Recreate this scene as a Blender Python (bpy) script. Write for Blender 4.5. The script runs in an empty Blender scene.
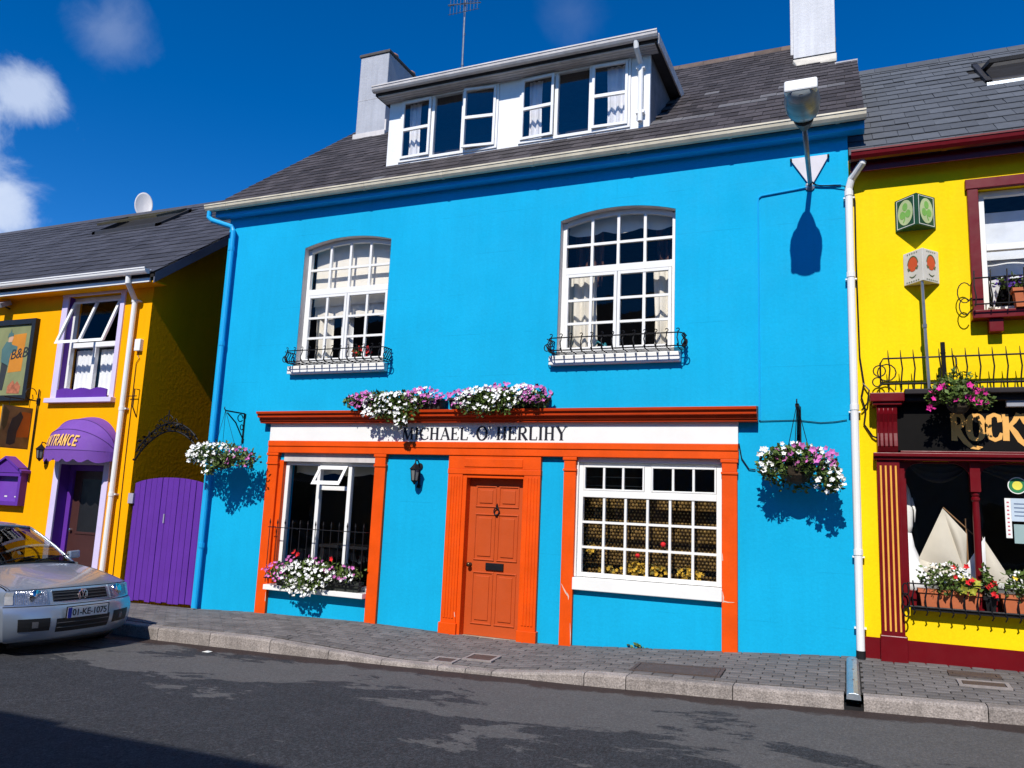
import bpy, bmesh, math, random
from mathutils import Vector, Matrix
R = math.radians
PI = math.pi
rnd = random.Random(7)
S = bpy.context.scene
COL = S.collection

# ------------------------------------------------------------------ camera
cam_d = bpy.data.cameras.new('camera')
cam = bpy.data.objects.new('camera', cam_d)
COL.objects.link(cam)
pitch, yaw, roll = R(8.9436), R(-23.3582), R(2.4387)
d = Vector((math.sin(yaw)*math.cos(pitch), math.cos(yaw)*math.cos(pitch), math.sin(pitch)))
r0 = Vector((math.cos(yaw), -math.sin(yaw), 0))
u0 = r0.cross(d)
rr = math.cos(roll)*r0 + math.sin(roll)*u0
uu = -math.sin(roll)*r0 + math.cos(roll)*u0
m3 = Matrix((rr, uu, -d)).transposed()
cam.matrix_world = Matrix.Translation((0, -9.3, 1.70)) @ m3.to_4x4()
cam_d.sensor_width = 36.0
cam_d.lens = 780/1024*36
cam_d.clip_start = 0.05
cam_d.clip_end = 3000
S.camera = cam

# ------------------------------------------------------------------ world, sun, exposure
TO_SUN = Vector((0.03, -1.0, 0.95)).normalized()
EL = math.asin(TO_SUN.z)
w = bpy.data.worlds.new('World')
S.world = w
w.use_nodes = True
nt = w.node_tree
nt.nodes.clear()
N = nt.nodes.new
L = nt.links.new
out = N('ShaderNodeOutputWorld')
bg = N('ShaderNodeBackground')
sky = N('ShaderNodeTexSky')
sky.sky_type = 'NISHITA'
sky.sun_disc = False
sky.sun_elevation = EL
sky.sun_rotation = math.atan2(TO_SUN.x, TO_SUN.y)
sky.altitude = 900
sky.air_density = 0.75
sky.dust_density = 0.0
sky.ozone_density = 3.0
hsv = N('ShaderNodeHueSaturation')
hsv.inputs['Hue'].default_value = .507
hsv.inputs['Saturation'].default_value = 1.38
hsv.inputs['Value'].default_value = 1.66
L(sky.outputs[0], hsv.inputs['Color'])
geo = N('ShaderNodeTexCoord')
prev = hsv.outputs[0]
nz = N('ShaderNodeTexNoise')
nz.inputs['Scale'].default_value = 13.0
nz.inputs['Detail'].default_value = 9.0
nz.inputs['Roughness'].default_value = 0.62
nz.inputs['Distortion'].default_value = 0.35
L(geo.outputs['Generated'], nz.inputs['Vector'])
def cloud(px, py, rad, dens, soft):
    """a cloud in the direction (px, py) seen in the photograph; rad in radians"""
    global prev
    v = (rr*(px-512) - uu*(py-384) + d*780).normalized()
    dist = N('ShaderNodeVectorMath'); dist.operation = 'DISTANCE'
    L(geo.outputs['Generated'], dist.inputs[0]); dist.inputs[1].default_value = v
    fall = N('ShaderNodeMapRange')
    fall.inputs['From Min'].default_value = 0.0; fall.inputs['From Max'].default_value = rad
    fall.inputs['To Min'].default_value = 0.9; fall.inputs['To Max'].default_value = 0.0
    L(dist.outputs['Value'], fall.inputs['Value'])
    add = N('ShaderNodeMath'); add.operation = 'ADD'
    soft_n = N('ShaderNodeMath'); soft_n.operation = 'MULTIPLY'; soft_n.inputs[1].default_value = .72
    L(nz.outputs[0], soft_n.inputs[0])
    L(fall.outputs[0], add.inputs[0]); L(soft_n.outputs[0], add.inputs[1])
    th = N('ShaderNodeMapRange')
    th.interpolation_type = 'SMOOTHSTEP'
    th.inputs['From Min'].default_value = 0.70; th.inputs['From Max'].default_value = 0.70+soft
    th.inputs['To Max'].default_value = dens
    L(add.outputs[0], th.inputs['Value'])
    mx = N('ShaderNodeMix'); mx.data_type = 'RGBA'
    mx.inputs['B'].default_value = (6.6, 7.6, 9.6, 1)
    L(th.outputs[0], mx.inputs['Factor']); L(prev, mx.inputs['A'])
    prev = mx.outputs['Result']
for a in [(22, 93, .072, .78, .36), (2, 208, .056, .80, .36), (110, 32, .080, .22, .55), (572, 12, .08, .07, .6),
          (-160, 150, .28, .8, .3), (-420, 60, .35, .8, .3), (1400, -300, .3, .6, .4)]:
    cloud(*a)
L(prev, bg.inputs['Color'])
bg.inputs['Strength'].default_value = 0.085
L(bg.outputs[0], out.inputs['Surface'])
sun_d = bpy.data.lights.new('sun', 'SUN')
sun_d.energy = 4.4
sun_d.angle = R(0.5)
sun_d.color = (1.0, 0.95, 0.87)
sun = bpy.data.objects.new('sun', sun_d)
COL.objects.link(sun)
sun.rotation_euler = TO_SUN.to_track_quat('Z', 'Y').to_euler()
S.view_settings.view_transform = 'Standard'
S.view_settings.look = 'None'
S.view_settings.exposure = 0.25
S.view_settings.gamma = 1.0
S.cycles.max_bounces = 8
S.cycles.transparent_max_bounces = 12

# ------------------------------------------------------------------ materials
MATS = {}
def mat(name, col, rough=.6, var=.12, scale=5.0, bump=0.0, bscale=60, spec=.3, metal=0.0, rand=None, ramt=.3,
        streak=0.0, stretch=(1, 1, 1), fine=0.0, coat=0.0, alpha=1.0, trans=0.0):
    """principled paint: large soft variation, optional fine grain, streaks, per-piece tone and bump"""
    if name in MATS:
        return MATS[name]
    m = bpy.data.materials.new(name)
    m.use_nodes = True
    t = m.node_tree
    n = t.nodes.new; l = t.links.new
    p = t.nodes['Principled BSDF']
    p.inputs['Roughness'].default_value = rough
    p.inputs['Metallic'].default_value = metal
    p.inputs['Specular IOR Level'].default_value = spec
    if coat:
        p.inputs['Coat Weight'].default_value = coat
        p.inputs['Coat Roughness'].default_value = .04
    if trans:
        p.inputs['Subsurface Weight'].default_value = 0
    tc = n('ShaderNodeTexCoord')
    mp = n('ShaderNodeMapping')
    mp.inputs['Scale'].default_value = stretch
    l(tc.outputs['Object'], mp.inputs['Vector'])
    def noise(sc, det=4, rg=.55, vec=None):
        x = n('ShaderNodeTexNoise')
        x.inputs['Scale'].default_value = sc
        x.inputs['Detail'].default_value = det
        x.inputs['Roughness'].default_value = rg
        l(vec or mp.outputs[0], x.inputs['Vector'])
        return x.outputs[0]
    def rng(o, lo, hi, a=.3, b=.7):
        x = n('ShaderNodeMapRange')
        x.inputs['From Min'].default_value = a; x.inputs['From Max'].default_value = b
        x.inputs['To Min'].default_value = lo; x.inputs['To Max'].default_value = hi
        l(o, x.inputs['Value'])
        return x.outputs[0]
    def mul(a, b):
        x = n('ShaderNodeMath'); x.operation = 'MULTIPLY'
        l(a, x.inputs[0]); l(b, x.inputs[1])
        return x.outputs[0]
    f = rng(noise(scale), 1-var, 1+var*.6)
    if fine:
        f = mul(f, rng(noise(bscale*1.7, 2), 1-fine, 1+fine))
    if streak:
        m2 = n('ShaderNodeMapping'); m2.inputs['Scale'].default_value = (9, 9, .5)
        l(tc.outputs['Object'], m2.inputs['Vector'])
        f = mul(f, rng(noise(1.3, 5, .6, m2.outputs[0]), 1-streak, 1.0, .25, .6))
    if rand:
        if rand == 'island':
            g = n('ShaderNodeNewGeometry'); o = g.outputs['Random Per Island']
        else:
            g = n('ShaderNodeObjectInfo'); o = g.outputs['Random']
        f = mul(f, rng(o, 1-ramt, 1+ramt, 0, 1))
    vm = n('ShaderNodeVectorMath'); vm.operation = 'SCALE'
    vm.inputs[0].default_value = col[:3]
    l(f, vm.inputs['Scale'])
    l(vm.outputs[0], p.inputs['Base Color'])
    if bump:
        b = n('ShaderNodeBump')
        b.inputs['Strength'].default_value = bump
        b.inputs['Distance'].default_value = .02
        l(noise(bscale, 5), b.inputs['Height'])
        l(b.outputs[0], p.inputs['Normal'])
    r2 = rng(noise(scale*2.3), max(.02, rough*.85), min(1, rough*1.15))
    l(r2, p.inputs['Roughness'])
    MATS[name] = m
    return m

def glass_mat(name, tint=(1, 1, 1), wob=.02, f0=.032):
    m = bpy.data.materials.new(name); m.use_nodes = True
    t = m.node_tree; t.nodes.clear(); n = t.nodes.new; l = t.links.new
    o = n('ShaderNodeOutputMaterial'); mix = n('ShaderNodeMixShader')
    tr = n('ShaderNodeBsdfTransparent'); tr.inputs[0].default_value = (*tint, 1)
    gl = n('ShaderNodeBsdfGlossy'); gl.inputs['Roughness'].default_value = .015
    # Schlick reflectance of a pane, the same from both sides
    ge = n('ShaderNodeNewGeometry'); dt = n('ShaderNodeVectorMath'); dt.operation = 'DOT_PRODUCT'
    l(ge.outputs['Incoming'], dt.inputs[0]); l(ge.outputs['Normal'], dt.inputs[1])
    def op(o, a, b=0.0):
        x = n('ShaderNodeMath'); x.operation = o
        for i, q in enumerate((a, b)):
            if isinstance(q, float): x.inputs[i].default_value = q
            else: l(q, x.inputs[i])
        return x
    fr = op('ADD', op('MULTIPLY', op('POWER', op('SUBTRACT', 1.0, op('ABSOLUTE', dt.outputs['Value']).outputs[0]).outputs[0], 5.0).outputs[0], 1.0-f0).outputs[0], f0)
    tc = n('ShaderNodeTexCoord'); nz = n('ShaderNodeTexNoise'); nz.inputs['Scale'].default_value = 3
    b = n('ShaderNodeBump'); b.inputs['Strength'].default_value = wob; b.inputs['Distance'].default_value = .05
    l(tc.outputs['Object'], nz.inputs['Vector']); l(nz.outputs[0], b.inputs['Height'])
    l(b.outputs[0], gl.inputs['Normal'])
    l(fr.outputs[0], mix.inputs[0]); l(tr.outputs[0], mix.inputs[1]); l(gl.outputs[0], mix.inputs[2])
    l(mix.outputs[0], o.inputs[0])
    return m

def wall_mat(name, col, lines=.06, var=.07):
    """painted render: brush bump, faint scored lines, rain streaks"""
    m = mat(name, col, .75, var, 1.1, .14, 22, .08, streak=.05, fine=.03)
    t = m.node_tree; n = t.nodes.new; l = t.links.new
    p = t.nodes['Principled BSDF']
    src = p.inputs['Base Color'].links[0].from_socket
    tc = n('ShaderNodeTexCoord')
    sep = n('ShaderNodeSeparateXYZ'); l(tc.outputs['Object'], sep.inputs[0])
    cmb = n('ShaderNodeCombineXYZ'); l(sep.outputs[0], cmb.inputs[0]); l(sep.outputs[2], cmb.inputs[1])
    br = n('ShaderNodeTexBrick')
    br.inputs['Color1'].default_value = (0, 0, 0, 1); br.inputs['Color2'].default_value = (0, 0, 0, 1)
    br.inputs['Mortar'].default_value = (1, 1, 1, 1)
    br.inputs['Scale'].default_value = 1; br.inputs['Mortar Size'].default_value = .004
    br.inputs['Brick Width'].default_value = 3.7; br.inputs['Row Height'].default_value = .57
    l(cmb.outputs[0], br.inputs['Vector'])
    nz = n('ShaderNodeTexNoise'); nz.inputs['Scale'].default_value = 1.7
    l(tc.outputs['Object'], nz.inputs['Vector'])
    mr = n('ShaderNodeMapRange'); mr.inputs['From Min'].default_value = .5; mr.inputs['From Max'].default_value = .62
    mr.inputs['To Max'].default_value = lines*4
    l(nz.outputs[0], mr.inputs[0])
    ml = n('ShaderNodeMath'); ml.operation = 'MULTIPLY'; l(br.outputs['Color'], ml.inputs[0]); l(mr.outputs[0], ml.inputs[1])
    mx = n('ShaderNodeMix'); mx.data_type = 'RGBA'; mx.inputs['B'].default_value = (col[0]*.4, col[1]*.4, col[2]*.45, 1)
    l(ml.outputs[0], mx.inputs['Factor']); l(src, mx.inputs['A'])
    l(mx.outputs['Result'], p.inputs['Base Color'])
    return m

BLUE = wall_mat('blue_render', (.006, .388, .67))
YELL_L = wall_mat('amber_render', (.92, .40, .0), .02)
YELL_R = wall_mat('yellow_render', (.92, .64, .005), .02)
BLUEP = mat('blue_gloss', (.012, .38, .76), .35, .05)
ORANGE = mat('orange_paint', (.76, .078, .002), .5, .12, 3, .06, 30, .2, streak=.05, fine=.03)
RUST = mat('cornice_paint', (.55, .050, .005), .5, .12, 3, .08, 30, .2, streak=.1)
DOORC = mat('door_paint', (.50, .075, .014), .45, .05, 3, .04, 25)
WHITE = mat('white_paint', (.80, .80, .78), .4, .04, 4, .04, 30)
UPVC = mat('white_plastic', (.80, .80, .79), .3, .03, 4)
CREAM = mat('cream_gutter', (.66, .60, .46), .45, .15, 4, streak=.12)
DIRTYW = mat('dull_white', (.62, .58, .56), .6, .15, 3, streak=.15)
LILAC = mat('lilac_paint', (.62, .55, .80), .45, .05, 4)
PURPLE = mat('purple_paint', (.112, .030, .31), .55, .08, 3, .05, 30, .2, streak=.08)
PURPLE2 = mat('purple_canvas', (.17, .065, .36), .75, .10, 3, .1, 120, fine=.04)
MAROON = mat('maroon_gloss', (.135, .002, .006), .36, .10, 4, .03, 20)
GOLD = mat('gold_paint', (.85, .42, .07), .4, .08, 8)
BLACK = mat('black_paint', (.012, .012, .014), .4, .2, 5)
BLACKM = mat('matt_black', (.0035, .003, .003), .6, .2, 5, spec=.12)
IRON = mat('black_iron', (.008, .008, .011), .55, .25, 10, spec=.2)
STEEL = mat('grey_steel', (.30, .31, .33), .38, .12, 6, metal=.8)
GALV = mat('galvanised_plate', (.42, .47, .52), .42, .15, 9, .1, 40, metal=.75)
SL_B = mat('slate_brown', (.056, .049, .052), .75, .22, 7, .3, 40, .25, rand='object', ramt=.38)
SL_Bs = mat('slate_brown_field', (.056, .049, .052), .75, .22, 7, .3, 40, .25, rand='island', ramt=.38)
SL_R = mat('slate_grey', (.092, .100, .114), .72, .15, 7, .2, 40, .2, rand='object', ramt=.14)
SL_Rs = mat('slate_grey_field', (.092, .100, .114), .72, .15, 7, .2, 40, .2, rand='island', ramt=.14)
SL_L = mat('slate_dark', (.052, .053, .066), .72, .18, 7, .2, 40, .25, rand='object', ramt=.25)
SL_Ls = mat('slate_dark_field', (.052, .053, .066), .72, .18, 7, .2, 40, .25, rand='island', ramt=.25)
SL_PALE = mat('slate_pale', (.125, .12, .125), .7, .2, 7, .2, 40, .3, rand='object', ramt=.2)
UNDER = mat('roof_underlay', (.016, .015, .015), .9)
CEMENT = mat('cement', (.46, .45, .46), .85, .15, 3, .3, 30, .2, streak=.2)
CHIMW = mat('chimney_render', (.62, .62, .64), .8, .10, 2.2, .3, 25, .25, streak=.15)
CHIMG = mat('chimney_grey', (.40, .41, .45), .8, .12, 2.2, .3, 25, .25, streak=.15)
TERRA = mat('terracotta', (.50, .14, .055), .75, .15, 7, .1, 40)
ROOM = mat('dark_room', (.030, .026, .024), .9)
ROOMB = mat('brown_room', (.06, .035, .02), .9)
CLOTH = mat('cream_curtain', (.72, .68, .60), .9, .05, 6)
NET = mat('white_net', (.78, .79, .80), .9, .05, 6)
BROWNC = mat('brown_curtain', (.10, .045, .03), .9, .1, 6)
LEAF = mat('leaf', (.085, .135, .024), .55, .3, 9, rand='island', ramt=.45, spec=.35)
PW = mat('white_petal', (.82, .82, .80), .7, .06, 9, rand='island', ramt=.1)
PP = mat('pink_petal', (.55, .15, .43), .7, .1, 9, rand='island', ramt=.3)
PM = mat('magenta_petal', (.62, .02, .26), .7, .1, 9, rand='island', ramt=.3)
PR = mat('red_petal', (.60, .015, .02), .7, .1, 9, rand='island', ramt=.3)
PY = mat('yellow_petal', (.80, .55, .06), .7, .1, 9, rand='island', ramt=.2)
WICK = mat('wicker', (.050, .036, .022), .85, .3, 12, .5, 30)
PAVER = mat('paver', (.135, .125, .123), .85, .18, 5, .3, 60, .25, rand='object', ramt=.20, fine=.16)
PAVERs = mat('paver_field', (.135, .125, .123), .85, .18, 5, .3, 60, .25, rand='island', ramt=.20, fine=.16)
SAND = mat('joint_sand', (.018, .016, .015), .95)
KERB = mat('kerb_concrete', (.30, .265, .245), .85, .26, 4, .5, 45, .2, rand='object', ramt=.15, fine=.35, streak=.25)
COVER = mat('rusty_cover', (.085, .062, .055), .7, .2, 8, .4, 40)
COVERW = mat('pale_cover', (.28, .25, .24), .8, .2, 8, .3, 40)
GLASS = glass_mat('window_glass')
GLASSD = glass_mat('double_glazing', wob=.03, f0=.13)
CAR = mat('silver_paint', (.33, .385, .47), .32, .005, 2, metal=.60, coat=.5)
CARD = mat('car_black', (.012, .012, .013), .5)
CARG = glass_mat('car_glass', (.42, .46, .43), .0, .06)
TYRE = mat('tyre_rubber', (.015, .015, .016), .85)
CHROME = mat('chrome', (.75, .75, .77), .12, .02, metal=1.0)
LENS = glass_mat('lens_glass', (.9, .9, .92), .0)
REFL = mat('lamp_reflector', (.34, .35, .38), .18, .35, 14, .35, 22, metal=.7)
PLATEW = mat('plate_white', (.72, .72, .68), .4)
PLATEB = mat('plate_blue', (.02, .04, .35), .4)

# ------------------------------------------------------------------ mesh builder
class MB:
    def __init__(s):
        s.v = []; s.f = []; s.m = []; s.cur = 0
    def add(s, vs, fs):
        b = len(s.v)
        s.v += [tuple(x) for x in vs]
        for f in fs:
            s.f.append([b+i for i in f]); s.m.append(s.cur)
        return s
    def quad(s, a, b, c, dd): return s.add([a, b, c, dd], [(0, 1, 2, 3)])
    def box(s, x0, x1, y0, y1, z0, z1):
        return s.add([(x0, y0, z0), (x1, y0, z0), (x1, y1, z0), (x0, y1, z0), (x0, y0, z1), (x1, y0, z1), (x1, y1, z1), (x0, y1, z1)],
                     [(0, 3, 2, 1), (4, 5, 6, 7), (0, 1, 5, 4), (1, 2, 6, 5), (2, 3, 7, 6), (3, 0, 4, 7)])
    def obox(s, c, ax, ay, az):
        c = Vector(c); ax = Vector(ax); ay = Vector(ay); az = Vector(az)
        vs = [c+i*ax+j*ay+k*az for k in (-1, 1) for i, j in ((-1, -1), (1, -1), (1, 1), (-1, 1))]
        return s.add(vs, [(0, 3, 2, 1), (4, 5, 6, 7), (0, 1, 5, 4), (1, 2, 6, 5), (2, 3, 7, 6), (3, 0, 4, 7)])
    def tube(s, pts, r, n=6, cap=True):
        pts = [Vector(p) for p in pts]
        rings = []
        k = len(pts)
        rs = r if isinstance(r, (list, tuple)) else [r]*k
        ref = None
        for i, p in enumerate(pts):
            t = (pts[min(i+1, k-1)]-pts[max(i-1, 0)])
            if t.length < 1e-9: t = Vector((0, 0, 1))
            t.normalize()
            if ref is None:
                ref = Vector((0, 0, 1)) if abs(t.z) < .9 else Vector((1, 0, 0))
            a = t.cross(ref)
            if a.length < 1e-6: a = t.cross(Vector((.3, .9, .1)))
            a.normalize(); b = t.cross(a); ref = b.cross(t)*1.0
            ref = a.cross(t)
            rings.append([p+rs[i]*(math.cos(2*PI*j/n)*a+math.sin(2*PI*j/n)*b) for j in range(n)])
        vs = [q for g in rings for q in g]
        fs = []
        for i in range(k-1):
            for j in range(n):
                fs.append((i*n+j, i*n+(j+1) % n, (i+1)*n+(j+1) % n, (i+1)*n+j))
        if cap:
            fs.append(tuple(range(n-1, -1, -1))); fs.append(tuple((k-1)*n+j for j in range(n)))
        return s.add(vs, fs)
    def prism(s, poly, lo, hi, axis='y'):
        """poly of 2-D points extruded along an axis ('y': points are x,z; 'x': points are y,z; 'z': x,y)"""
        n = len(poly)
        def P(p, t):
            return {'y': (p[0], t, p[1]), 'x': (t, p[0], p[1]), 'z': (p[0], p[1], t)}[axis]
        vs = [P(p, lo) for p in poly]+[P(p, hi) for p in poly]
        fs = [tuple(range(n)), tuple(range(2*n-1, n-1, -1))]
        for i in range(n):
            j = (i+1) % n
            fs.append((i, i+n, j+n, j))
        return s.add(vs, fs)
    def lathe(s, c, prof, n=16, axis='z'):
        """prof: (radius, height)"""
        vs = []
        for r_, h in prof:
            for j in range(n):
                a = 2*PI*j/n
                x, y = r_*math.cos(a), r_*math.sin(a)
                vs.append({'z': (c[0]+x, c[1]+y, c[2]+h), 'y': (c[0]+x, c[1]+h, c[2]+y), 'x': (c[0]+h, c[1]+x, c[2]+y)}[axis])
        fs = []
        for i in range(len(prof)-1):
            for j in range(n):
                fs.append((i*n+j, i*n+(j+1) % n, (i+1)*n+(j+1) % n, (i+1)*n+j))
        fs.append(tuple(range(n-1, -1, -1))); fs.append(tuple((len(prof)-1)*n+j for j in range(n)))
        return s.add(vs, fs)
    def ribbon(s, pts, w, fr, th, closed=False):
        """flat stroke through 2-D points with width(s) w, mapped by fr(u, v, depth) and th deep"""
        k = len(pts)
        ws = w if isinstance(w, (list, tuple)) else [w]*k
        A = []; B = []
        for i in range(k):
            if closed:
                p, q = pts[(i-1) % k], pts[(i+1) % k]
            else:
                p, q = pts[max(i-1, 0)], pts[min(i+1, k-1)]
            dx, dy = q[0]-p[0], q[1]-p[1]
            L_ = math.hypot(dx, dy) or 1
            nx, ny = -dy/L_*ws[i]/2, dx/L_*ws[i]/2
            A.append((pts[i][0]+nx, pts[i][1]+ny)); B.append((pts[i][0]-nx, pts[i][1]-ny))
        rng_ = range(k if closed else k-1)
        vs = [fr(a[0], a[1], th) for a in A]+[fr(b[0], b[1], th) for b in B]+[fr(a[0], a[1], 0) for a in A]+[fr(b[0], b[1], 0) for b in B]
        fs = []
        for i in rng_:
            j = (i+1) % k
            fs += [(i, k+i, k+j, j), (i, j, 2*k+j, 2*k+i), (k+i, 3*k+i, 3*k+j, k+j)]
        if not closed:
            fs += [(0, 2*k, 3*k, k), (k-1, 2*k-1, 4*k-1, 3*k-1)]
        return s.add(vs, fs)

def worldloc(o):
    v = Vector((0, 0, 0))
    while o is not None:
        v += o.location; o = o.parent
    return v

def obj(name, mb, material, parent=None, smooth=False, bevel=0, kind=None, fix=True, sub=0):
    me = bpy.data.meshes.new(name)
    off = worldloc(parent) if parent else Vector((0, 0, 0))
    me.from_pydata([tuple(Vector(v)-off) for v in mb.v], [], mb.f)
    for m_ in (material if isinstance(material, (list, tuple)) else [material]):
        me.materials.append(m_)
    for i, p in enumerate(me.polygons):
        p.material_index = mb.m[i]
        p.use_smooth = smooth
    if fix:
        bm = bmesh.new(); bm.from_mesh(me)
        bmesh.ops.recalc_face_normals(bm, faces=bm.faces)
        bm.to_mesh(me); bm.free()
    me.update()
    o = bpy.data.objects.new(name, me)
    COL.objects.link(o)
    if parent: o.parent = parent
    if bevel:
        b = o.modifiers.new('bevel', 'BEVEL'); b.width = bevel; b.segments = 2; b.limit_method = 'ANGLE'
    if sub:
        b = o.modifiers.new('sub', 'SUBSURF'); b.levels = sub; b.render_levels = sub
    if kind: o['kind'] = kind
    return o

def tag(o, label=None, cat=None, group=None, kind=None):
    if label: o['label'] = label
    if cat: o['category'] = cat
    if group: o['group'] = group
    if kind: o['kind'] = kind
    return o

def thing(name, loc, label, cat, group=None):
    o = bpy.data.objects.new(name, None)
    o.empty_display_size = .1
    o.location = loc
    COL.objects.link(o)
    return tag(o, label, cat, group)

def bx(name, x0, x1, y0, y1, z0, z1, m, parent, bevel=0):
    return obj(name, MB().box(x0, x1, y0, y1, z0, z1), m, parent, bevel=bevel)

def to_mesh(o):
    dg = bpy.context.evaluated_depsgraph_get()
    me = bpy.data.meshes.new_from_object(o.evaluated_get(dg))
    k = bpy.data.objects.new(o.name, me); COL.objects.link(k)
    k.parent = o.parent; k.location = o.location; k.rotation_euler = o.rotation_euler
    nm = o.name; cu = o.data
    bpy.data.objects.remove(o); bpy.data.curves.remove(cu); k.name = nm
    return k
def lerp(a, b, t): return a+(b-a)*t
def pw(x, pts):
    if x <= pts[0][0]: return pts[0][1]
    for (a, b), (c, e) in zip(pts, pts[1:]):
        if x <= c: return lerp(b, e, (x-a)/(c-a))
    return pts[-1][1]

# ------------------------------------------------------------------ ground levels
BASE = [(-40, -.05), (-10.4, -.03), (-8.95, .0), (-7.8, .05), (-5.9, .085), (-4.2, .06), (-3.2, .08), (-2.2, .15), (-1.1, .225), (0, .30), (1.5, .325), (6, .45), (60, .9)]
ROADK = [(-60, -.18), (-8, -.15), (-6.1, -.11), (-4.7, -.07), (-3.4, -.03), (-2.3, 0.0), (-1.8, .02), (-.9, .05), (0, .09), (1.4, .15), (6, .27), (60, .7)]
KH = [(-60, .15), (-6.4, .15), (-4.7, .045), (-3.4, .04), (-2.35, .118), (60, .118)]
def base(x): return pw(x, BASE)
def roadk(x): return pw(x, ROADK)
def kerbt(x): return roadk(x)+pw(x, KH)
KY0, KY1 = -1.60, -1.45          # kerb face and kerb back
def pave(x, y): return lerp(base(x), kerbt(x), min(1, max(0, -y/1.45)))
def road(x, y):
    t = max(0, -1.6-y)
    return roadk(x)+.018*min(t, 4.0)-.018*max(0, t-5.2)

def frange(a, b, n): return [a+(b-a)*i/n for i in range(n+1)]

# ground sheet to the horizon, road, pavement bed, kerb
g = MB(); g.quad((-900, -900, -.6), (900, -900, -.6), (900, 900, -.6), (-900, 900, -.6))
obj('ground', g, mat('far_ground', (.10, .10, .07), .9, .3, .05), kind='structure')

def asphalt():
    m = bpy.data.materials.new('asphalt'); m.use_nodes = True
    t = m.node_tree; n = t.nodes.new; l = t.links.new
    p = t.nodes['Principled BSDF']; p.inputs['Specular IOR Level'].default_value = .3
    tc = n('ShaderNodeTexCoord')
    def noise(sc, det, rg, st=(1, 1, 1), dist=0):
        mp = n('ShaderNodeMapping'); mp.inputs['Scale'].default_value = st
        l(tc.outputs['Object'], mp.inputs[0])
        x = n('ShaderNodeTexNoise'); x.inputs['Scale'].default_value = sc; x.inputs['Detail'].default_value = det
        x.inputs['Roughness'].default_value = rg; x.inputs['Distortion'].default_value = dist
        l(mp.outputs[0], x.inputs[0]); return x.outputs[0]
    def rng(o, a, b, lo, hi, sm=False):
        x = n('ShaderNodeMapRange')
        if sm: x.interpolation_type = 'SMOOTHSTEP'
        for k, v in zip(('From Min', 'From Max', 'To Min', 'To Max'), (a, b, lo, hi)): x.inputs[k].default_value = v
        l(o, x.inputs[0]); return x.outputs[0]
    def op(o, a, b):
        x = n('ShaderNodeMath'); x.operation = o
        for i, q in enumerate((a, b)):
            if isinstance(q, (int, float)): x.inputs[i].default_value = q
            else: l(q, x.inputs[i])
        return x.outputs[0]
    sep = n('ShaderNodeSeparateXYZ'); l(tc.outputs['Object'], sep.inputs[0])
    x_, y_ = sep.outputs[0], sep.outputs[1]
    # pale worn surfacing in ragged islands, more of it to the right and near the kerb
    pn = noise(.80, 11, .70, (.6, 1.1, 1), .35)
    bias = op('ADD', rng(x_, -6, -1.5, -.03, .085), rng(y_, -3.9, -2.3, -.12, .05))
    patch = rng(op('ADD', pn, bias), .497, .517, 0, 1, True)
    wear = op('MULTIPLY', rng(noise(3.5, 6, .7), .3, .7, .80, 1.18), rng(noise(62, 2, .5), .62, .74, 1, 1.9))
    grit = rng(noise(95, 3, .75), .36, .64, .40, 1.75)
    grit2 = rng(noise(42, 2, .8, (1, .6, 1)), .36, .64, .60, 1.50)
    mx = n('ShaderNodeMix'); mx.data_type = 'RGBA'
    mx.inputs['A'].default_value = (.027, .028, .032, 1); mx.inputs['B'].default_value = (.088, .085, .085, 1)
    l(patch, mx.inputs['Factor'])
    # brown grit washed along the kerb
    dn = op('ADD', y_, rng(noise(2.2, 5, .65), .3, .7, -.14, .12))
    dirt = rng(dn, -1.93, -1.83, 0, .92, True)
    m2 = n('ShaderNodeMix'); m2.data_type = 'RGBA'; m2.inputs['B'].default_value = (.034, .021, .018, 1)
    l(dirt, m2.inputs['Factor']); l(mx.outputs['Result'], m2.inputs['A'])
    vs = n('ShaderNodeVectorMath'); vs.operation = 'SCALE'
    l(m2.outputs['Result'], vs.inputs[0]); rough_amt = rng(patch, 0, 1, 1.0, .38)      # the worn patches are smoother
    gg = op('ADD', 1.0, op('MULTIPLY', op('SUBTRACT', op('MULTIPLY', op('MULTIPLY', wear, grit), grit2), 1.0), rough_amt))
    l(gg, vs.inputs['Scale'])
    l(vs.outputs[0], p.inputs['Base Color'])
    p.inputs['Roughness'].default_value = .85
    b = n('ShaderNodeBump'); b.inputs['Strength'].default_value = .55; b.inputs['Distance'].default_value = .012
    l(op('ADD', noise(120, 3, .6), op('MULTIPLY', noise(9, 3, .6), .6)), b.inputs['Height']); l(b.outputs[0], p.inputs['Normal'])
    return m
xs = [-60, -40, -25]+frange(-14, 8, 88)+[20, 40, 60]
ys = [KY0+.005, -1.75, -2.2, -3, -4, -5, -5.6, -6.8, -8, -9.2, -10.4]
g = MB()
for i in range(len(xs)-1):
    for j in range(len(ys)-1):
        P = lambda a, b: (a, b, road(a, b))
        g.quad(P(xs[i], ys[j+1]), P(xs[i+1], ys[j+1]), P(xs[i+1], ys[j]), P(xs[i], ys[j]))
obj('road', g, asphalt(), kind='structure', smooth=True)

pv = MB()
pys = frange(KY1, .02, 6)
for i in range(len(xs)-1):
    for j in range(6):
        P = lambda a, b: (a, b, pave(a, b)-.012)
        pv.quad(P(xs[i], pys[j]), P(xs[i+1], pys[j]), P(xs[i+1], pys[j+1]), P(xs[i], pys[j+1]))
pav = obj('pavement', pv, SAND, kind='structure')

# inspection covers let into the paving: (x0, x1, y0, y1)
COVERS = [(-2.05, -1.16, -1.27, -.88), (-4.27, -3.98, -1.40, -1.16), (-3.98, -3.62, -1.17, -.86), (.90, 1.32, -.86, -.62), (.86, 1.30, -.45, -.28), (-.048, .078, -1.47, -.2)]
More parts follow.
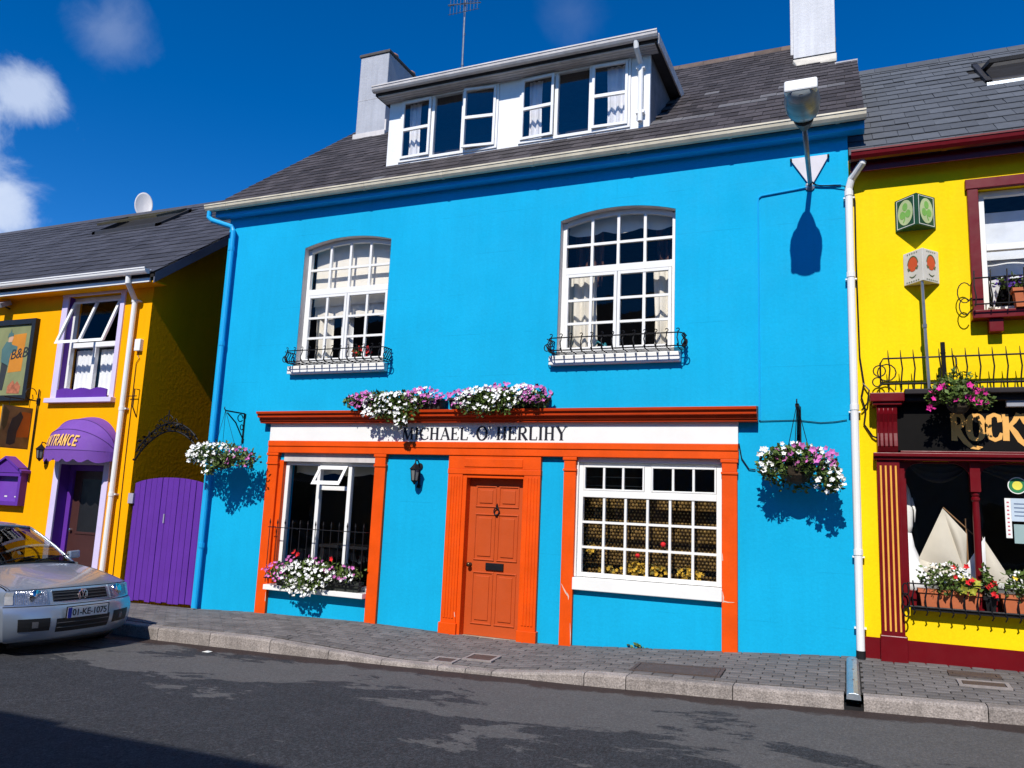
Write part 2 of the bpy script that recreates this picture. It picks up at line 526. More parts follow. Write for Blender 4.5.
# pavers in running bond; the 300 that show largest are parts, the rest one field
pb = MB()
pw_, ph_, c_ = .0960, .0455, .009
def paver_geo(mb, M4=None):
    vs = []
    for (ax, ay, z) in ((pw_, ph_, -.03), (pw_, ph_, -.005), (pw_-c_, ph_-c_, 0)):
        for sx, sy in ((-1, -1), (1, -1), (1, 1), (-1, 1)):
            v = Vector((sx*ax, sy*ay, z)); vs.append(M4 @ v if M4 else v)
    fs = [(8, 9, 10, 11)]
    for k in (0, 4):
        for i in range(4):
            fs.append((k+i, k+(i+1) % 4, k+4+(i+1) % 4, k+4+i))
    mb.add(vs, fs)
spots = []
row = 0
y = -.055
while y > KY1+.04:
    x = -16 + (.1 if row % 2 else 0)
    while x < 6:
        iv = [(x-.1, x+.1)]
        for a, b, c, e in COVERS:
            if c-.01 < y < e+.01:
                iv = [q for lo, hi in iv for q in ((lo, min(hi, a-.003)), (max(lo, b+.003), hi)) if q[1]-q[0] > .03]
        for lo, hi in iv: spots.append(((lo+hi)/2, y, (hi-lo)/.2))
        x += .2
    y -= .0985; row += 1
VIS = lambda x, y: -9.0 < x < 1.75
spots.sort(key=lambda p: (0 if VIS(p[0], p[1]) else 1, (p[0])**2+(p[1]+9.3)**2))
paver_geo(pb)
pm = bpy.data.meshes.new('paver')
pm.from_pydata([tuple(v) for v in pb.v], [], pb.f); pm.materials.append(PAVER); pm.update()
field = MB()
for i, (x, y, wf) in enumerate(spots):
    e = .05
    tx = (pave(x+e, y)-pave(x-e, y))/(2*e); ty = (pave(x, y+e)-pave(x, y-e))/(2*e)
    X = Vector((1, 0, tx)).normalized(); Z = Vector((-tx, -ty, 1)).normalized(); Y = Z.cross(X)
    q = Matrix((X, Y, Z)).transposed().to_4x4()
    q = q @ Matrix.Rotation(rnd.uniform(-.012, .012), 4, 'Z') @ Matrix.Rotation(rnd.uniform(-.012, .012), 4, 'X') @ Matrix.Rotation(rnd.uniform(-.008, .008), 4, 'Y')
    q.translation = (x+rnd.uniform(-.0015, .0015), y+rnd.uniform(-.001, .001), pave(x, y)+rnd.uniform(-.002, .002))
    q = q @ Matrix.Diagonal((wf, 1, 1, 1))
    if i < 300:
        o = bpy.data.objects.new('paver', pm); COL.objects.link(o); o.parent = pav; o.matrix_local = q
    else:
        paver_geo(field, q)
obj('paver_field', field, PAVERs, pav, kind='stuff', fix=False)

kb_root = bpy.data.objects.new('kerb', None); COL.objects.link(kb_root); kb_root['kind'] = 'structure'
cuts = [-16, -14.9, -13.9, -12.9, -11.9, -10.9, -9.9, -8.95, -8.05, -7.2, -6.28, -5.45, -4.75, -4.05, -3.72, -3.42, -2.42, -2.0, -1.0, -.06, 0.09, 1.02, 1.95, 2.9, 3.8, 4.7, 5.6, 6]
for a, b in zip(cuts, cuts[1:]):
    if (a, b) == (-.06, .09): continue
    k = MB(); n = 4
    ring = []
    a2, b2 = a+.004, b-.004
    for x in frange(a2, b2, n):
        t, rd = kerbt(x)+.004, road(x, KY0)-.12
        ring.append([(x, KY1-.002, rd), (x, KY1-.002, t), (x, KY0+.022, t-.001), (x, KY0+.006, t-.007), (x, KY0-.002, t-.024), (x, KY0-.010, rd)])
    m_ = len(ring[0])
    k.add([p for q in ring for p in q], [(i*m_+j, i*m_+(j+1) % m_, (i+1)*m_+(j+1) % m_, (i+1)*m_+j) for i in range(n) for j in range(m_)]
          + [tuple(range(m_)), tuple(n*m_+j for j in range(m_-1, -1, -1))])
    obj('kerb_stone', k, KERB, kb_root)

def slabcover(name, x0, x1, y0, y1, m, label, cat, rim=None, group=None):
    c = ((x0+x1)/2, (y0+y1)/2, pave((x0+x1)/2, (y0+y1)/2))
    t = thing(name, c, label, cat, group)
    tx = (pave(x1, c[1])-pave(x0, c[1]))/(x1-x0); ty = (pave(c[0], y1)-pave(c[0], y0))/(y1-y0)
    def slab(mb, a, b, e, f, zb, zt):
        P = lambda x, y, z: (x, y, c[2]+tx*(x-c[0])+ty*(y-c[1])+z)
        mb.add([P(a, e, zb), P(b, e, zb), P(b, f, zb), P(a, f, zb), P(a, e, zt), P(b, e, zt), P(b, f, zt), P(a, f, zt)],
               [(0, 3, 2, 1), (4, 5, 6, 7), (0, 1, 5, 4), (1, 2, 6, 5), (2, 3, 7, 6), (3, 0, 4, 7)])
    k = .035
    lid = MB(); slab(lid, x0+k+.006, x1-k-.006, y0+k+.006, y1-k-.006, -.03, .003)
    obj('lid', lid, m, t)
    fr = MB()
    for q in ((x0, x1, y0, y0+k), (x0, x1, y1-k, y1), (x0, x0+k, y0+k, y1-k), (x1-k, x1, y0+k, y1-k)): slab(fr, *q, -.03, .006)
    obj('frame', fr, rim or m, t)
    return t
slabcover('inspection_cover', *COVERS[0], COVER, 'long brown inspection cover in the pavement below the big wine window', 'cover')
slabcover('inspection_cover', *COVERS[1], COVER, 'small cover nearest the kerb in front of the orange door', 'cover', COVERW)
slabcover('inspection_cover', *COVERS[2], COVER, 'small rust square cover with pale surround below the orange door', 'cover', COVERW)
slabcover('inspection_cover', *COVERS[3], COVER, 'brown cover with pale edges in front of the yellow pub, nearer the kerb', 'cover', COVERW)
slabcover('inspection_cover', *COVERS[4], COVER, 'flat brown cover close to the maroon plinth of the pub', 'cover')
# ridged metal channel that takes the white downpipe's water across the pavement
ch = MB()
ring = []
for y in (-.20, -.8, -1.40, -1.66):
    z = pave(.03, max(y, -1.45))
    ring.append([(-.044, y, z-.02), (-.041, y, z+.012), (-.024, y, z+.030), (.015, y, z+.037), (.054, y, z+.030), (.071, y, z+.012), (.074, y, z-.02)])
ch.add([p for q in ring for p in q], [(i*7+j, i*7+j+1, (i+1)*7+j+1, (i+1)*7+j) for i in range(3) for j in range(6)]+[(0, 1, 2, 3, 4, 5, 6), tuple(21+j for j in range(6, -1, -1))])
t = thing('drain_channel', (.03, -.9, pave(.03, -.9)), 'blue grey metal channel cover crossing the pavement from white downpipe to kerb', 'drain cover')
obj('channel_plate', ch, GALV, t, bevel=.004)
b_ = MB()
for y in (-.35, -.75, -1.15): b_.lathe((.015, y, pave(.015, y)+.034), [(.010, 0), (.010, .008), (.004, .011)], 8)
obj('bolt', b_, STEEL, t)
b_ = MB(); b_.box(-.057, .087, KY0-.0, KY1-.01, roadk(0)-.05, roadk(0)+.03)
obj('outlet', b_, CARD, t)

# ------------------------------------------------------------------ building helpers
def wall(mb, x0, x1, zb, z1, ops, depth=.25, y=0.0):
    """front wall sheet at y with openings (xa, xb, za, zb, rise) and reveals that run back to y+depth"""
    br = {x0, x1}
    for o in ops:
        br |= {o[0], o[1]}
        if o[4]: br |= set(frange(o[0], o[1], 14))
    br |= set(frange(x0, x1, int((x1-x0)/.6)+1))
    br = sorted(br)
    def top(o, x):
        if not o[4]: return o[3]
        h = (o[1]-o[0])/2; q = (x-(o[0]+o[1])/2)/h
        Rr = (h*h+o[4]**2)/(2*o[4])
        return o[3]+math.sqrt(max(0, Rr*Rr-(q*h)**2))-(Rr-o[4])
    for a, b in zip(br, br[1:]):
        if b-a < 1e-6: continue
        here = sorted([o for o in ops if o[0] <= a+1e-6 and o[1] >= b-1e-6], key=lambda o: o[2])
        la, lb = zb(a), zb(b)
        for o in here:
            mb.quad((a, y, la), (b, y, lb), (b, y, o[2]), (a, y, o[2]))
            la, lb = top(o, a), top(o, b)
            mb.quad((a, y, la), (b, y, lb), (b, y+depth, lb), (a, y+depth, la))
            mb.quad((a, y, o[2]), (b, y, o[2]), (b, y+depth, o[2]), (a, y+depth, o[2]))
        mb.quad((a, y, la), (b, y, lb), (b, y, z1), (a, y, z1))
    for o in ops:
        for x in (o[0], o[1]):
            mb.quad((x, y, o[2]), (x, y+depth, o[2]), (x, y+depth, top(o, x)), (x, y, top(o, x)))
    return mb

def room(house, x0, x1, z0, z1, y0, dep, m=ROOM):
    r_ = MB()
    r_.quad((x0, y0, z0), (x1, y0, z0), (x1, y0+dep, z0), (x0, y0+dep, z0))
    r_.quad((x0, y0, z1), (x1, y0, z1), (x1, y0+dep, z1), (x0, y0+dep, z1))
    r_.quad((x0, y0, z0), (x0, y0+dep, z0), (x0, y0+dep, z1), (x0, y0, z1))
    r_.quad((x1, y0, z0), (x1, y0+dep, z0), (x1, y0+dep, z1), (x1, y0, z1))
    r_.quad((x0, y0+dep, z0), (x1, y0+dep, z0), (x1, y0+dep, z1), (x0, y0+dep, z1))
    return obj('room', r_, m, house, fix=False)

def frame_obj(name, x0, x1, z0, z1, y0, y1, t, m, parent, bevel=.004, tb=None):
    tb = tb or t
    f = MB()
    f.box(x0, x0+t, y0, y1, z0, z1); f.box(x1-t, x1, y0, y1, z0, z1)
    f.box(x0+t, x1-t, y0+.001, y1-.001, z1-t, z1); f.box(x0+t, x1-t, y0+.001, y1-.001, z0, z0+tb)
    return obj(name, f, m, parent, bevel=bevel)

def pane(x0, x1, z0, z1, y, parent, top=None, m=None, tilt=.004):
    a, b = rnd.uniform(-tilt, tilt), rnd.uniform(-tilt, tilt)
    p = MB()
    zt0, zt1 = (top(x0), top(x1)) if top else (z1, z1)
    y0 = y
    p.add([(x0, y0-a, z0), (x1, y0+a, z0), (x1, y0+a+b, zt1), (x0, y0-a+b, zt0)], [(0, 1, 2, 3)])
    return obj('pane', p, m or GLASS, parent, fix=False)

def curtain(name, x0, x1, z0, z1, y, waves, amp, m, label=None, cat='curtain', parent=None, hem=None, top=None, group=None):
    c = MB(); n = max(8, int(waves*8)); rows = 5
    zt = top or (lambda x: z1)
    for j in range(rows+1):
        for i in range(n+1):
            u = i/n; x = lerp(x0, x1, u); v = j/rows
            zz = lerp(hem(x) if hem else z0, zt(x), v)
            c.v.append((x+amp*.4*math.sin(u*waves*2*PI*1.7+j), y+amp*math.sin(u*waves*2*PI)*(1-.35*v)+amp*.3*math.sin(u*waves*5.1+j*.7), zz))
    for j in range(rows):
        for i in range(n):
            a = j*(n+1)+i
            c.f.append([a, a+1, a+n+2, a+n+1]); c.m.append(0)
    o = obj(name, c, m, parent, smooth=True, fix=False)
    if label: tag(o, label, cat, group)
    return o

def slates(roof, x0, x1, y0, z0, tan, ymax, sw, ex, mo, ms, near, skip=None, pale=None, part_limit=300):
    """courses of slate over the slope that starts at (y0, z0); near(x, y) sorts by closeness"""
    c = 1/math.sqrt(1+tan*tan); s = tan*c
    th = .009
    def geo(mb, M4):
        ln = ex*1.25
        vs = [(-sw/2+.002, 0, 0), (sw/2-.002, 0, 0), (sw/2-.002, ln, 0), (-sw/2+.002, ln, 0), (-sw/2+.002, 0, th), (sw/2-.002, 0, th), (sw/2-.002, ln, th*.6), (-sw/2+.002, ln, th*.6)]
        mb.add([M4 @ Vector(v) for v in vs], [(4, 5, 6, 7), (0, 1, 5, 4), (1, 2, 6, 5), (3, 0, 4, 7)])
    b = MB(); geo(b, Matrix.Identity(4))
    me = bpy.data.meshes.new('slate'); me.from_pydata(b.v, [], b.f); me.materials.append(mo); me.update()
    me2 = bpy.data.meshes.new('slate'); me2.from_pydata(b.v, [], b.f); me2.materials.append(SL_PALE); me2.update()
    X = Vector((1, 0, 0)); Y = Vector((0, c, s)); Z = Vector((0, -s, c))
    B3 = Matrix((X, Y, Z)).transposed().to_4x4()
    pos = []
    nrow = int((ymax-y0)/(ex*c))
    for k in range(nrow+1):
        yy = y0+k*ex*c; zz = z0+k*ex*s
        x = x0+sw/2 - (sw/2 if k % 2 else 0)
        while x < x1+sw*.3:
            if not (skip and skip(x, yy)):
                if x-sw/2 > x0-.02 and x+sw/2 < x1+.02:
                    pos.append((x, yy, zz, 1.0))
                else:
                    a, e = max(x-sw/2, x0), min(x+sw/2, x1)
                    if e-a > .05: pos.append(((a+e)/2, yy, zz, (e-a)/sw))
            x += sw
    pos.sort(key=lambda p: near(p[0], p[1]))
    off = worldloc(roof)
    fld = MB(); k = 0
    for (x, yy, zz, wf) in pos:
        q = B3 @ Matrix.Rotation(rnd.gauss(0, .006), 4, 'Z') @ Matrix.Rotation(-.030+rnd.uniform(-.008, .008), 4, 'X') @ Matrix.Diagonal((wf, 1, 1, 1))
        q.translation = Vector((x, yy, zz))+Z*(.012+rnd.uniform(0, .004))
        if k < part_limit:
            o = bpy.data.objects.new('slate', me2 if pale and pale(x, yy) else me); COL.objects.link(o); o.parent = roof
            q.translation -= off
            o.matrix_local = q
        else:
            geo(fld, q)
        k += 1
    if fld.v: obj('slate_field', fld, ms, roof, kind='stuff', fix=False)

def gutter_profile(y, z, r=.06):
    """half-round gutter hung with its lip at height z, centred on y"""
    p = [(y+r, z)]
    for i in range(7):
        a = PI*i/6
        p.append((y+r*math.cos(a), z-r*1.2*math.sin(a)-.012))
    p += [(y-r-.008, z-.012), (y-r-.008, z+.008), (y-r+.006, z+.008), (y-r+.006, z-.01), (y+r-.01, z-.01)]
    return p

# ==================================================================== BLUE HOUSE
blue = thing('blue_house', (-4.5, 3, 0), 'bright blue two storey shop house with orange door and slate roof', 'house')
XL, XR = -9.12, .10
OPS = [(-7.57, -6.03, 3.62, 5.49, .11), (-3.41, -1.89, 3.62, 5.47, .115), (-7.62, -6.03, .46, 2.23, 0), (-4.60, -3.76, .03, 2.07, 0), (-3.07, -1.33, .76, 2.29, 0)]
wl = MB()
wall(wl, XL, XR, lambda x: -.4, 6.22, OPS)
obj('wall', wl, BLUE, blue, fix=False)
wl = MB()
wl.add([(XL, .004, -.4), (XL, 8.2, -.4), (XL, 8.2, 6.2), (XL, 4.1, 9.75), (XL, .004, 6.22)], [(0, 1, 2, 3, 4)])
wl.add([(XR, .004, -.4), (XR, 2.40, -.4), (XR, 2.40, 8.33), (XR, .004, 6.22)], [(0, 1, 2, 3)])
wl.add([(-.02, 2.39, -.4), (-.02, 8.2, -.4), (-.02, 8.2, 6.2), (-.02, 4.1, 9.75), (-.02, 2.39, 8.2)], [(0, 1, 2, 3, 4)])
wl.quad((-.02, 2.40, -.4), (XR, 2.40, -.4), (XR, 2.40, 8.33), (-.02, 2.40, 8.33))
wl.quad((XL, 8.2, -.4), (-.02, 8.2, -.4), (-.02, 8.2, 6.2), (XL, 8.2, 6.2))
obj('side_wall', wl, mat('side_render', (.16, .13, .10), .9, .15, 2), blue, fix=False)  # unseen sides; dull brown chosen to keep blue-green bounce off the amber gable
# window heads and jamb linings painted white
for o in OPS[:2]:
    t_ = MB()
    n = 14; h = (o[1]-o[0])/2; Rr = (h*h+o[4]**2)/(2*o[4])
    zz = lambda x: o[3]+math.sqrt(max(0, Rr*Rr-(x-(o[0]+o[1])/2)**2))-(Rr-o[4])
    pts = frange(o[0]+.003, o[1]-.003, n)
    for a, b in zip(pts, pts[1:]):
        t_.quad((a, .002, zz(a)-.003), (b, .002, zz(b)-.003), (b, .12, zz(b)-.003), (a, .12, zz(a)-.003))
    for x in (o[0]+.003, o[1]-.003):
        t_.quad((x, .002, o[2]), (x, .12, o[2]), (x, .12, zz(x)-.004), (x, .002, zz(x)-.004))
    obj('reveal', t_, DIRTYW, blue, fix=False)

def upper_window(o, mode):
    xa, xb, za, zt, rise = o
    xa += .006; xb -= .006
    y0, y1 = .105, .165
    h = (xb-xa)/2; xc = (xa+xb)/2; Rr = (h*h+rise**2)/(2*rise)
    arch = lambda x, dz=0: zt+math.sqrt(max(0, Rr*Rr-(x-xc)**2))-(Rr-rise)-.006-dz
    wn = MB(); t = .052
    wn.box(xa, xa+t, y0, y1, za+.02, arch(xa+.001)); wn.box(xb-t, xb, y0, y1, za+.02, arch(xb-.001))
    pts = frange(xa+t, xb-t, 12)
    for a, b in zip(pts, pts[1:]):
        vs = [(a, y0+.002, arch(a, .062)), (b, y0+.002, arch(b, .062)), (b, y0+.002, arch(b)), (a, y0+.002, arch(a)),
              (a, y1-.002, arch(a, .062)), (b, y1-.002, arch(b, .062)), (b, y1-.002, arch(b)), (a, y1-.002, arch(a))]
        wn.add(vs, [(0, 1, 2, 3), (0, 4, 5, 1), (7, 6, 5, 4)])
    wn.box(xa+t, xb-t, y0-.012, y1, za+.02, za+.105)
    zT = 4.80
    wn.box(xa+t, xb-t, y0-.010, y1+.002, zT-.045, zT+.045)
    win = obj('window', wn, WHITE, blue)
    ia, ib = xa+t, xb-t
    W4 = [lerp(ia, ib, k/4) for k in range(5)]
    gb = .018
    for k in (1, 2, 3):
        bx('glazing_bar', W4[k]-gb, W4[k]+gb, y0+.004, y1-.012, zT+.045, arch(W4[k], .06), WHITE, win)
    zm = lerp(zT+.045, zt-.02, .5)
    for k in range(4):
        a = W4[k]+(gb if k else 0); b = W4[k+1]-(gb if k < 3 else 0)
        bx('glazing_bar', a, b, y0+.008, y1-.014, zm-.017, zm+.017, WHITE, win)
        pane(a, b, zT+.045, zm-.017, y0+.035, win)
        pane(a, b, zm+.017, 0, y0+.035, win, top=lambda x: arch(x, .06))
    # two casements below the transom
    xm = (ia+ib)/2; zb = za+.105; ztop = zT-.045
    for (a, b) in ((ia+.004, xm-.003), (xm+.003, ib-.004)):
        f = frame_obj('casement', a, b, zb+.004, ztop-.004, y0-.012, y1-.02, .040, WHITE, win)
        m_ = (a+b)/2; zr = [lerp(zb+.05, ztop-.045, q/3) for q in range(4)]
        bx('glazing_bar', m_-gb, m_+gb, y0-.004, y1-.03, zb+.044, ztop-.044, WHITE, win)
        for q in range(3):
            for (e, g_) in ((a+.04, m_-gb), (m_+gb, b-.04)):
                if q: bx('glazing_bar', e, g_, y0-.001, y1-.032, zr[q]-.016, zr[q]+.016, WHITE, win)
                pane(e, g_, zr[q]+(.016 if q else -.006), zr[q+1]-(.016 if q < 2 else -.001), y0+.02, win)
    # sill
    bx('sill', o[0]-.075, o[1]+.085, -.085, .10, 3.515, 3.635, WHITE, blue, bevel=.008)
upper_window(OPS[0], 0)
upper_window(OPS[1], 1)
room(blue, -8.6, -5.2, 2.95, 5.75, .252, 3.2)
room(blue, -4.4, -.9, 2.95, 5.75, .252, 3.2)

# soft furnishings behind the upper windows
cl = MB()
n = 10
tz = lambda x: 5.46+.09*(1-((x+6.8)/.77)**2)
curtain('roller_blind', -7.52, -6.08, 4.62, 5.5, .262, 1, .004, CLOTH, 'cream blind half drawn down in the upper left window', 'blind', top=lambda x: tz(x)+.03)
curtain('pelmet', -7.52, -6.08, 4.45, 4.64, .30, 5, .012, CLOTH, 'scalloped cream edging hanging under the half drawn blind', 'valance', hem=lambda x: 4.47-.05*abs(math.sin((x+7.5)*6.3)))
curtain('curtain', -7.52, -7.20, 3.6, 4.75, .36, 2.4, .03, CLOTH, 'cream curtain at the left side of the upper left window')
curtain('curtain', -7.10, -6.88, 3.6, 4.75, .42, 2.4, .03, NET, 'narrow white curtain left of the red flowers, upper left window')
curtain('curtain', -3.38, -2.98, 3.6, 4.80, .34, 3.0, .035, CLOTH, 'cream curtain at the left side of the upper right window')
curtain('curtain', -2.22, -1.90, 3.6, 4.92, .33, 2.5, .035, CLOTH, 'cream curtain at the right side of the upper right window')
curtain('curtain', -3.38, -2.98, 4.7, 5.6, .55, 4, .04, BROWNC, 'dark brown drape top left of the upper right window')
curtain('curtain', -2.25, -1.90, 4.7, 5.6, .55, 4, .04, BROWNC, 'dark brown drape top right of the upper right window')
curtain('pelmet', -3.38, -1.92, 5.2, 5.66, .275, 5, .012, CLOTH, 'scalloped cream valance across the top of the upper right window', 'valance', hem=lambda x: 5.37-.05*abs(math.sin((x+3.4)*6.3)))

# ---- shopfront
def pilaster(x0, x1, zb_, m=ORANGE, flutes=0, y=-.055):
    p = MB()
    p.box(x0, x1, y, 0.002, zb_, 2.20)
    o = obj('pilaster', p, m, blue, bevel=.006)
    c = MB(); c.box(x0-.012, x1+.012, y-.018, .001, 2.305, 2.344); c.box(x0+.002, x1-.002, y-.006, .001, 2.20, 2.305); c.box(x0-.008, x1+.008, y-.014, .0005, 2.17, 2.20)
    obj('capital', c, m, o, bevel=.005)
    return o
pilaster(-7.88, -7.69, base(-7.8)-.05)
pilaster(-6.015, -5.838, base(-5.9)-.05)
pilaster(-3.24, -3.082, base(-3.2)-.05)
pilaster(-1.320, -1.147, base(-1.2)-.05)
bd = MB(); bd.box(-7.875, -1.13, -.075, .003, 2.345, 2.44); bd.box(-7.872, -1.133, -.088, .002, 2.44, 2.518)
obj('frieze', bd, ORANGE, blue, bevel=.006)
fas = bx('name_board', -7.87, -1.135, -.065, .004, 2.519, 2.79, WHITE, blue, bevel=.004)
co = MB()
prof = [(.004, 2.775), (-.125, 2.775), (-.13, 2.802), (-.15, 2.805), (-.155, 2.846), (-.198, 2.852), (-.205, 2.898), (-.232, 2.902), (-.24, 2.935), (.004, 2.965)]
co.prism(prof, -8.02, -.915, 'x')
obj('cornice', co, RUST, blue, bevel=.003)

# lettering in ribbons: (strokes, advance) in a unit-high box
def arc(cx, cy, rx, ry, a0, a1, n=14): return [(cx+rx*math.cos(R(lerp(a0, a1, i/n))), cy+ry*math.sin(R(lerp(a0, a1, i/n)))) for i in range(n+1)]
def serif_glyph(ch):
    K, T, s = .19, .065, .04
    sf = lambda x, y, w=.30: ([(x-w/2, y), (x+w/2, y)], s)
    if ch == 'I': return [([(.2, 0), (.2, 1)], K), sf(.2, .018), sf(.2, .982)], .44
    if ch == 'H': return [([(.18, 0), (.18, 1)], K), ([(.66, 0), (.66, 1)], K), ([(.18, .52), (.66, .52)], T)]+[sf(a, b) for a in (.18, .66) for b in (.018, .982)], .90
    if ch == 'L': return [([(.18, 0), (.18, 1)], K), ([(.18, .02), (.66, .02)], T), ([(.63, 0), (.66, .25)], T), sf(.18, .982)], .74
    if ch == 'E': return [([(.18, 0), (.18, 1)], K), ([(.06, .02), (.66, .02)], T), ([(.06, .98), (.64, .98)], T), ([(.18, .52), (.48, .52)], T), ([(.63, 0), (.67, .24)], T), ([(.61, 1), (.64, .78)], T), ([(.48, .4), (.48, .64)], T)], .76
    if ch == 'M': return [([(.14, 0), (.20, 1)], T), ([(.20, 1), (.52, 0)], K), ([(.52, 0), (.84, 1)], T), ([(.86, 0), (.84, 1)], K), sf(.14, .018, .26), sf(.88, .018), sf(.16, .982, .2), sf(.88, .982, .2)], 1.08
    if ch == 'A': return [([(.10, 0), (.42, 1)], T), ([(.40, 1), (.74, 0)], K), ([(.2, .33), (.62, .33)], T), sf(.10, .018, .24), sf(.74, .018, .3)], .86
    if ch == 'C':
        p = arc(.46, .5, .36, .49, 45, 315, 20)
        return [(p, [T+(K-T)*max(0, -math.cos(R(lerp(45, 315, i/20)))) for i in range(21)]), ([(.735, .70), (.74, .95)], T), ([(.735, .30), (.74, .08)], T)], .86
    if ch == 'O':
        p = arc(.46, .5, .36, .49, 0, 360, 28)[:-1]
        return [(p, [T+(K-T)*abs(math.cos(2*PI*i/28)) for i in range(28)], True)], .96
    if ch == 'R': return [([(.18, 0), (.18, 1)], K), ([(.18, .98), (.42, .98)]+arc(.42, .745, .22, .235, 80, -80, 10)+[(.18, .51)], [T]*3+[T+(K-T)*math.sin(PI*i/9) for i in range(9)]+[T, T]), ([(.38, .5), (.72, 0)], K), sf(.18, .018), sf(.10, .982, .16), sf(.74, .018, .2)], .86
    if ch == 'Y': return [([(.12, 1), (.42, .48)], K), ([(.74, 1), (.44, .48)], T), ([(.43, 0), (.43, .5)], K), sf(.43, .018), sf(.12, .982), sf(.74, .982, .24)], .86
    if ch == "'": return [([(.12, 1), (.10, .72)], [.12, .05])], .30
    return [], .42
def sans_glyph(ch):
    K = .17
    if ch == 'E': return [([(.12, 0), (.12, 1)], K), ([(.2, .085), (.58, .085)], K), ([(.2, .5), (.54, .5)], K), ([(.2, .915), (.58, .915)], K)], .72
    if ch == 'N': return [([(.12, 0), (.12, 1)], K), ([(.58, 0), (.58, 1)], K), ([(.12, 1), (.58, 0)], K)], .82
    if ch == 'T': return [([(.34, 0), (.34, .83)], K), ([(.04, .915), (.64, .915)], K)], .72
    if ch == 'R': return [([(.12, 0), (.12, 1)], K), ([(.12, .915), (.38, .915)]+arc(.38, .70, .17, .215, 80, -80, 8)+[(.2, .485)], K*.9), ([(.34, .46), (.60, 0)], K)], .78
    if ch == 'A': return [([(.06, 0), (.34, 1)], K), ([(.34, 1), (.62, 0)], K), ([(.18, .3), (.5, .3)], K*.8)], .76
    if ch == 'C': return [(arc(.40, .5, .29, .415, 48, 312, 16), K)], .78
    return [], .4
def letters(text, glyph, fr, x0, x1, zb, h, th, m, parent, gap=0.0):
    tot = sum(glyph(c)[1]+gap for c in text)-gap
    sx = (x1-x0)/tot
    x = x0
    for c in text:
        st, adv = glyph(c)
        if st:
            q = MB()
            for i, s_ in enumerate(st):
                pts = [(p[0]*sx/h, p[1]) for p in s_[0]]
                w_ = s_[1]
                f = lambda u, v, dd, x=x, i=i: fr(x+u*h, zb+v*h, (dd*th)*(1+.06*i) if dd else 0)
                q.ribbon(pts, w_, f, 1, closed=len(s_) > 2)
            obj('letter', q, m, parent, fix=False)
        x += (adv+gap)*sx
NAVY = mat('sign_ink', (.012, .012, .022), .5)
board = lambda x, z, dd: (x, -.0655-dd, z)
letters("MICHAEL", serif_glyph, board, -5.60, -4.58, 2.548, .165, .004, NAVY, fas)
letters("O'", serif_glyph, board, -4.47, -4.24, 2.546, .18, .004, NAVY, fas)
letters("HERLIHY", serif_glyph, board, -4.18, -3.205, 2.552, .17, .004, NAVY, fas)

CHIP = mat('bare_plaster', (.62, .50, .42), .9, .2, 20)
def chip(pts, wd, y):
    q = MB(); q.ribbon(pts, wd, lambda u, v, dd: (u, y-(.0012 if dd else -.001), v), 1)
    obj('paint_chip', q, CHIP, blue, fix=False)
chip([(-3.225, .80), (-3.19, .74), (-3.165, .70), (-3.135, .66)], [.004, .012, .018, .008], -.0555)
chip([(-3.145, .70), (-3.13, .66), (-3.128, .62)], [.004, .014, .004], -.0556)
chip([(-3.10, .35), (-3.09, .22), (-3.088, .10)], [.003, .009, .004], -.0556)
chip([(-1.31, .86), (-1.30, .79), (-1.305, .74)], [.004, .016, .008], -.0555)
chip([(-1.30, .755), (-1.25, .748), (-1.18, .752)], [.014, .010, .004], -.0556)
chip([(-1.312, 1.28), (-1.308, 1.20)], [.004, .010], -.0555)
chip([(-7.70, .35), (-7.695, .22)], [.004, .012], -.0555)
chip([(-4.66, .34), (-4.65, .28)], [.006, .010], -.0605)
# ---- door and its surround
ds = MB()
zb0 = base(-4.2)-.08
ds.box(-4.858, -4.64, -.06, .003, zb0, 2.10); ds.box(-3.77, -3.547, -.06, .003, zb0, 2.10)
ds.box(-4.858, -3.547, -.061, .003, 2.17, 2.344); ds.box(-4.862, -3.543, -.066, .004, 2.10, 2.17)
sur = obj('door_surround', ds, ORANGE, blue, bevel=.006)
for x0, x1 in ((-4.858, -4.64), (-3.77, -3.547)):
    fl = MB()
    for k in range(4):
        a = lerp(x0+.028, x1-.028, k/4); b = lerp(x0+.028, x1-.028, (k+1)/4)
        fl.box(a+.006, b-.006, -.069, -.058, .26, 2.07)
    obj('reed', fl, ORANGE, sur, bevel=.003)
    bx('plinth_block', x0-.018, x1+.018, -.082, .002, zb0, .20, ORANGE, sur, bevel=.005)
hd = MB(); hd.box(-4.62, -3.79, -.072, -.058, 2.195, 2.305)
obj('head_panel', hd, ORANGE, sur, bevel=.006)
jm = MB(); jm.box(-4.642, -4.585, -.045, .14, .04, 2.10); jm.box(-3.785, -3.768, -.045, .14, .04, 2.10); jm.box(-4.585, -3.785, -.044, .14, 2.055, 2.099)
obj('door_lining', jm, ORANGE, sur, bevel=.004)
bx('door_step', -4.60, -3.75, -.05, .12, .0, .055, mat('worn_step', (.40, .36, .28), .85, .2, 5), blue, bevel=.006)
dl = MB(); dl.box(-4.583, -3.787, .075, .115, .06, 2.052)
door = obj('door', dl, DOORC, blue)
xa, xm1, xm2, xb = -4.475, -4.215, -4.145, -3.895
for (z0, z1) in ((1.70, 1.94), (1.02, 1.58), (.22, .84)):
    for (a, b) in ((xa, xm1), (xm2, xb)):
        p = MB()
        # sunk moulding round a raised field
        p.box(a-.018, b+.018, .062, .078, z0-.018, z0); p.box(a-.018, b+.018, .062, .078, z1, z1+.018)
        p.box(a-.018, a, .0625, .078, z0, z1); p.box(b, b+.018, .0625, .078, z0, z1)
        p.box(a+.035, b-.035, .063, .078, z0+.035, z1-.035)
        obj('door_panel', p, DOORC, door, bevel=.005)
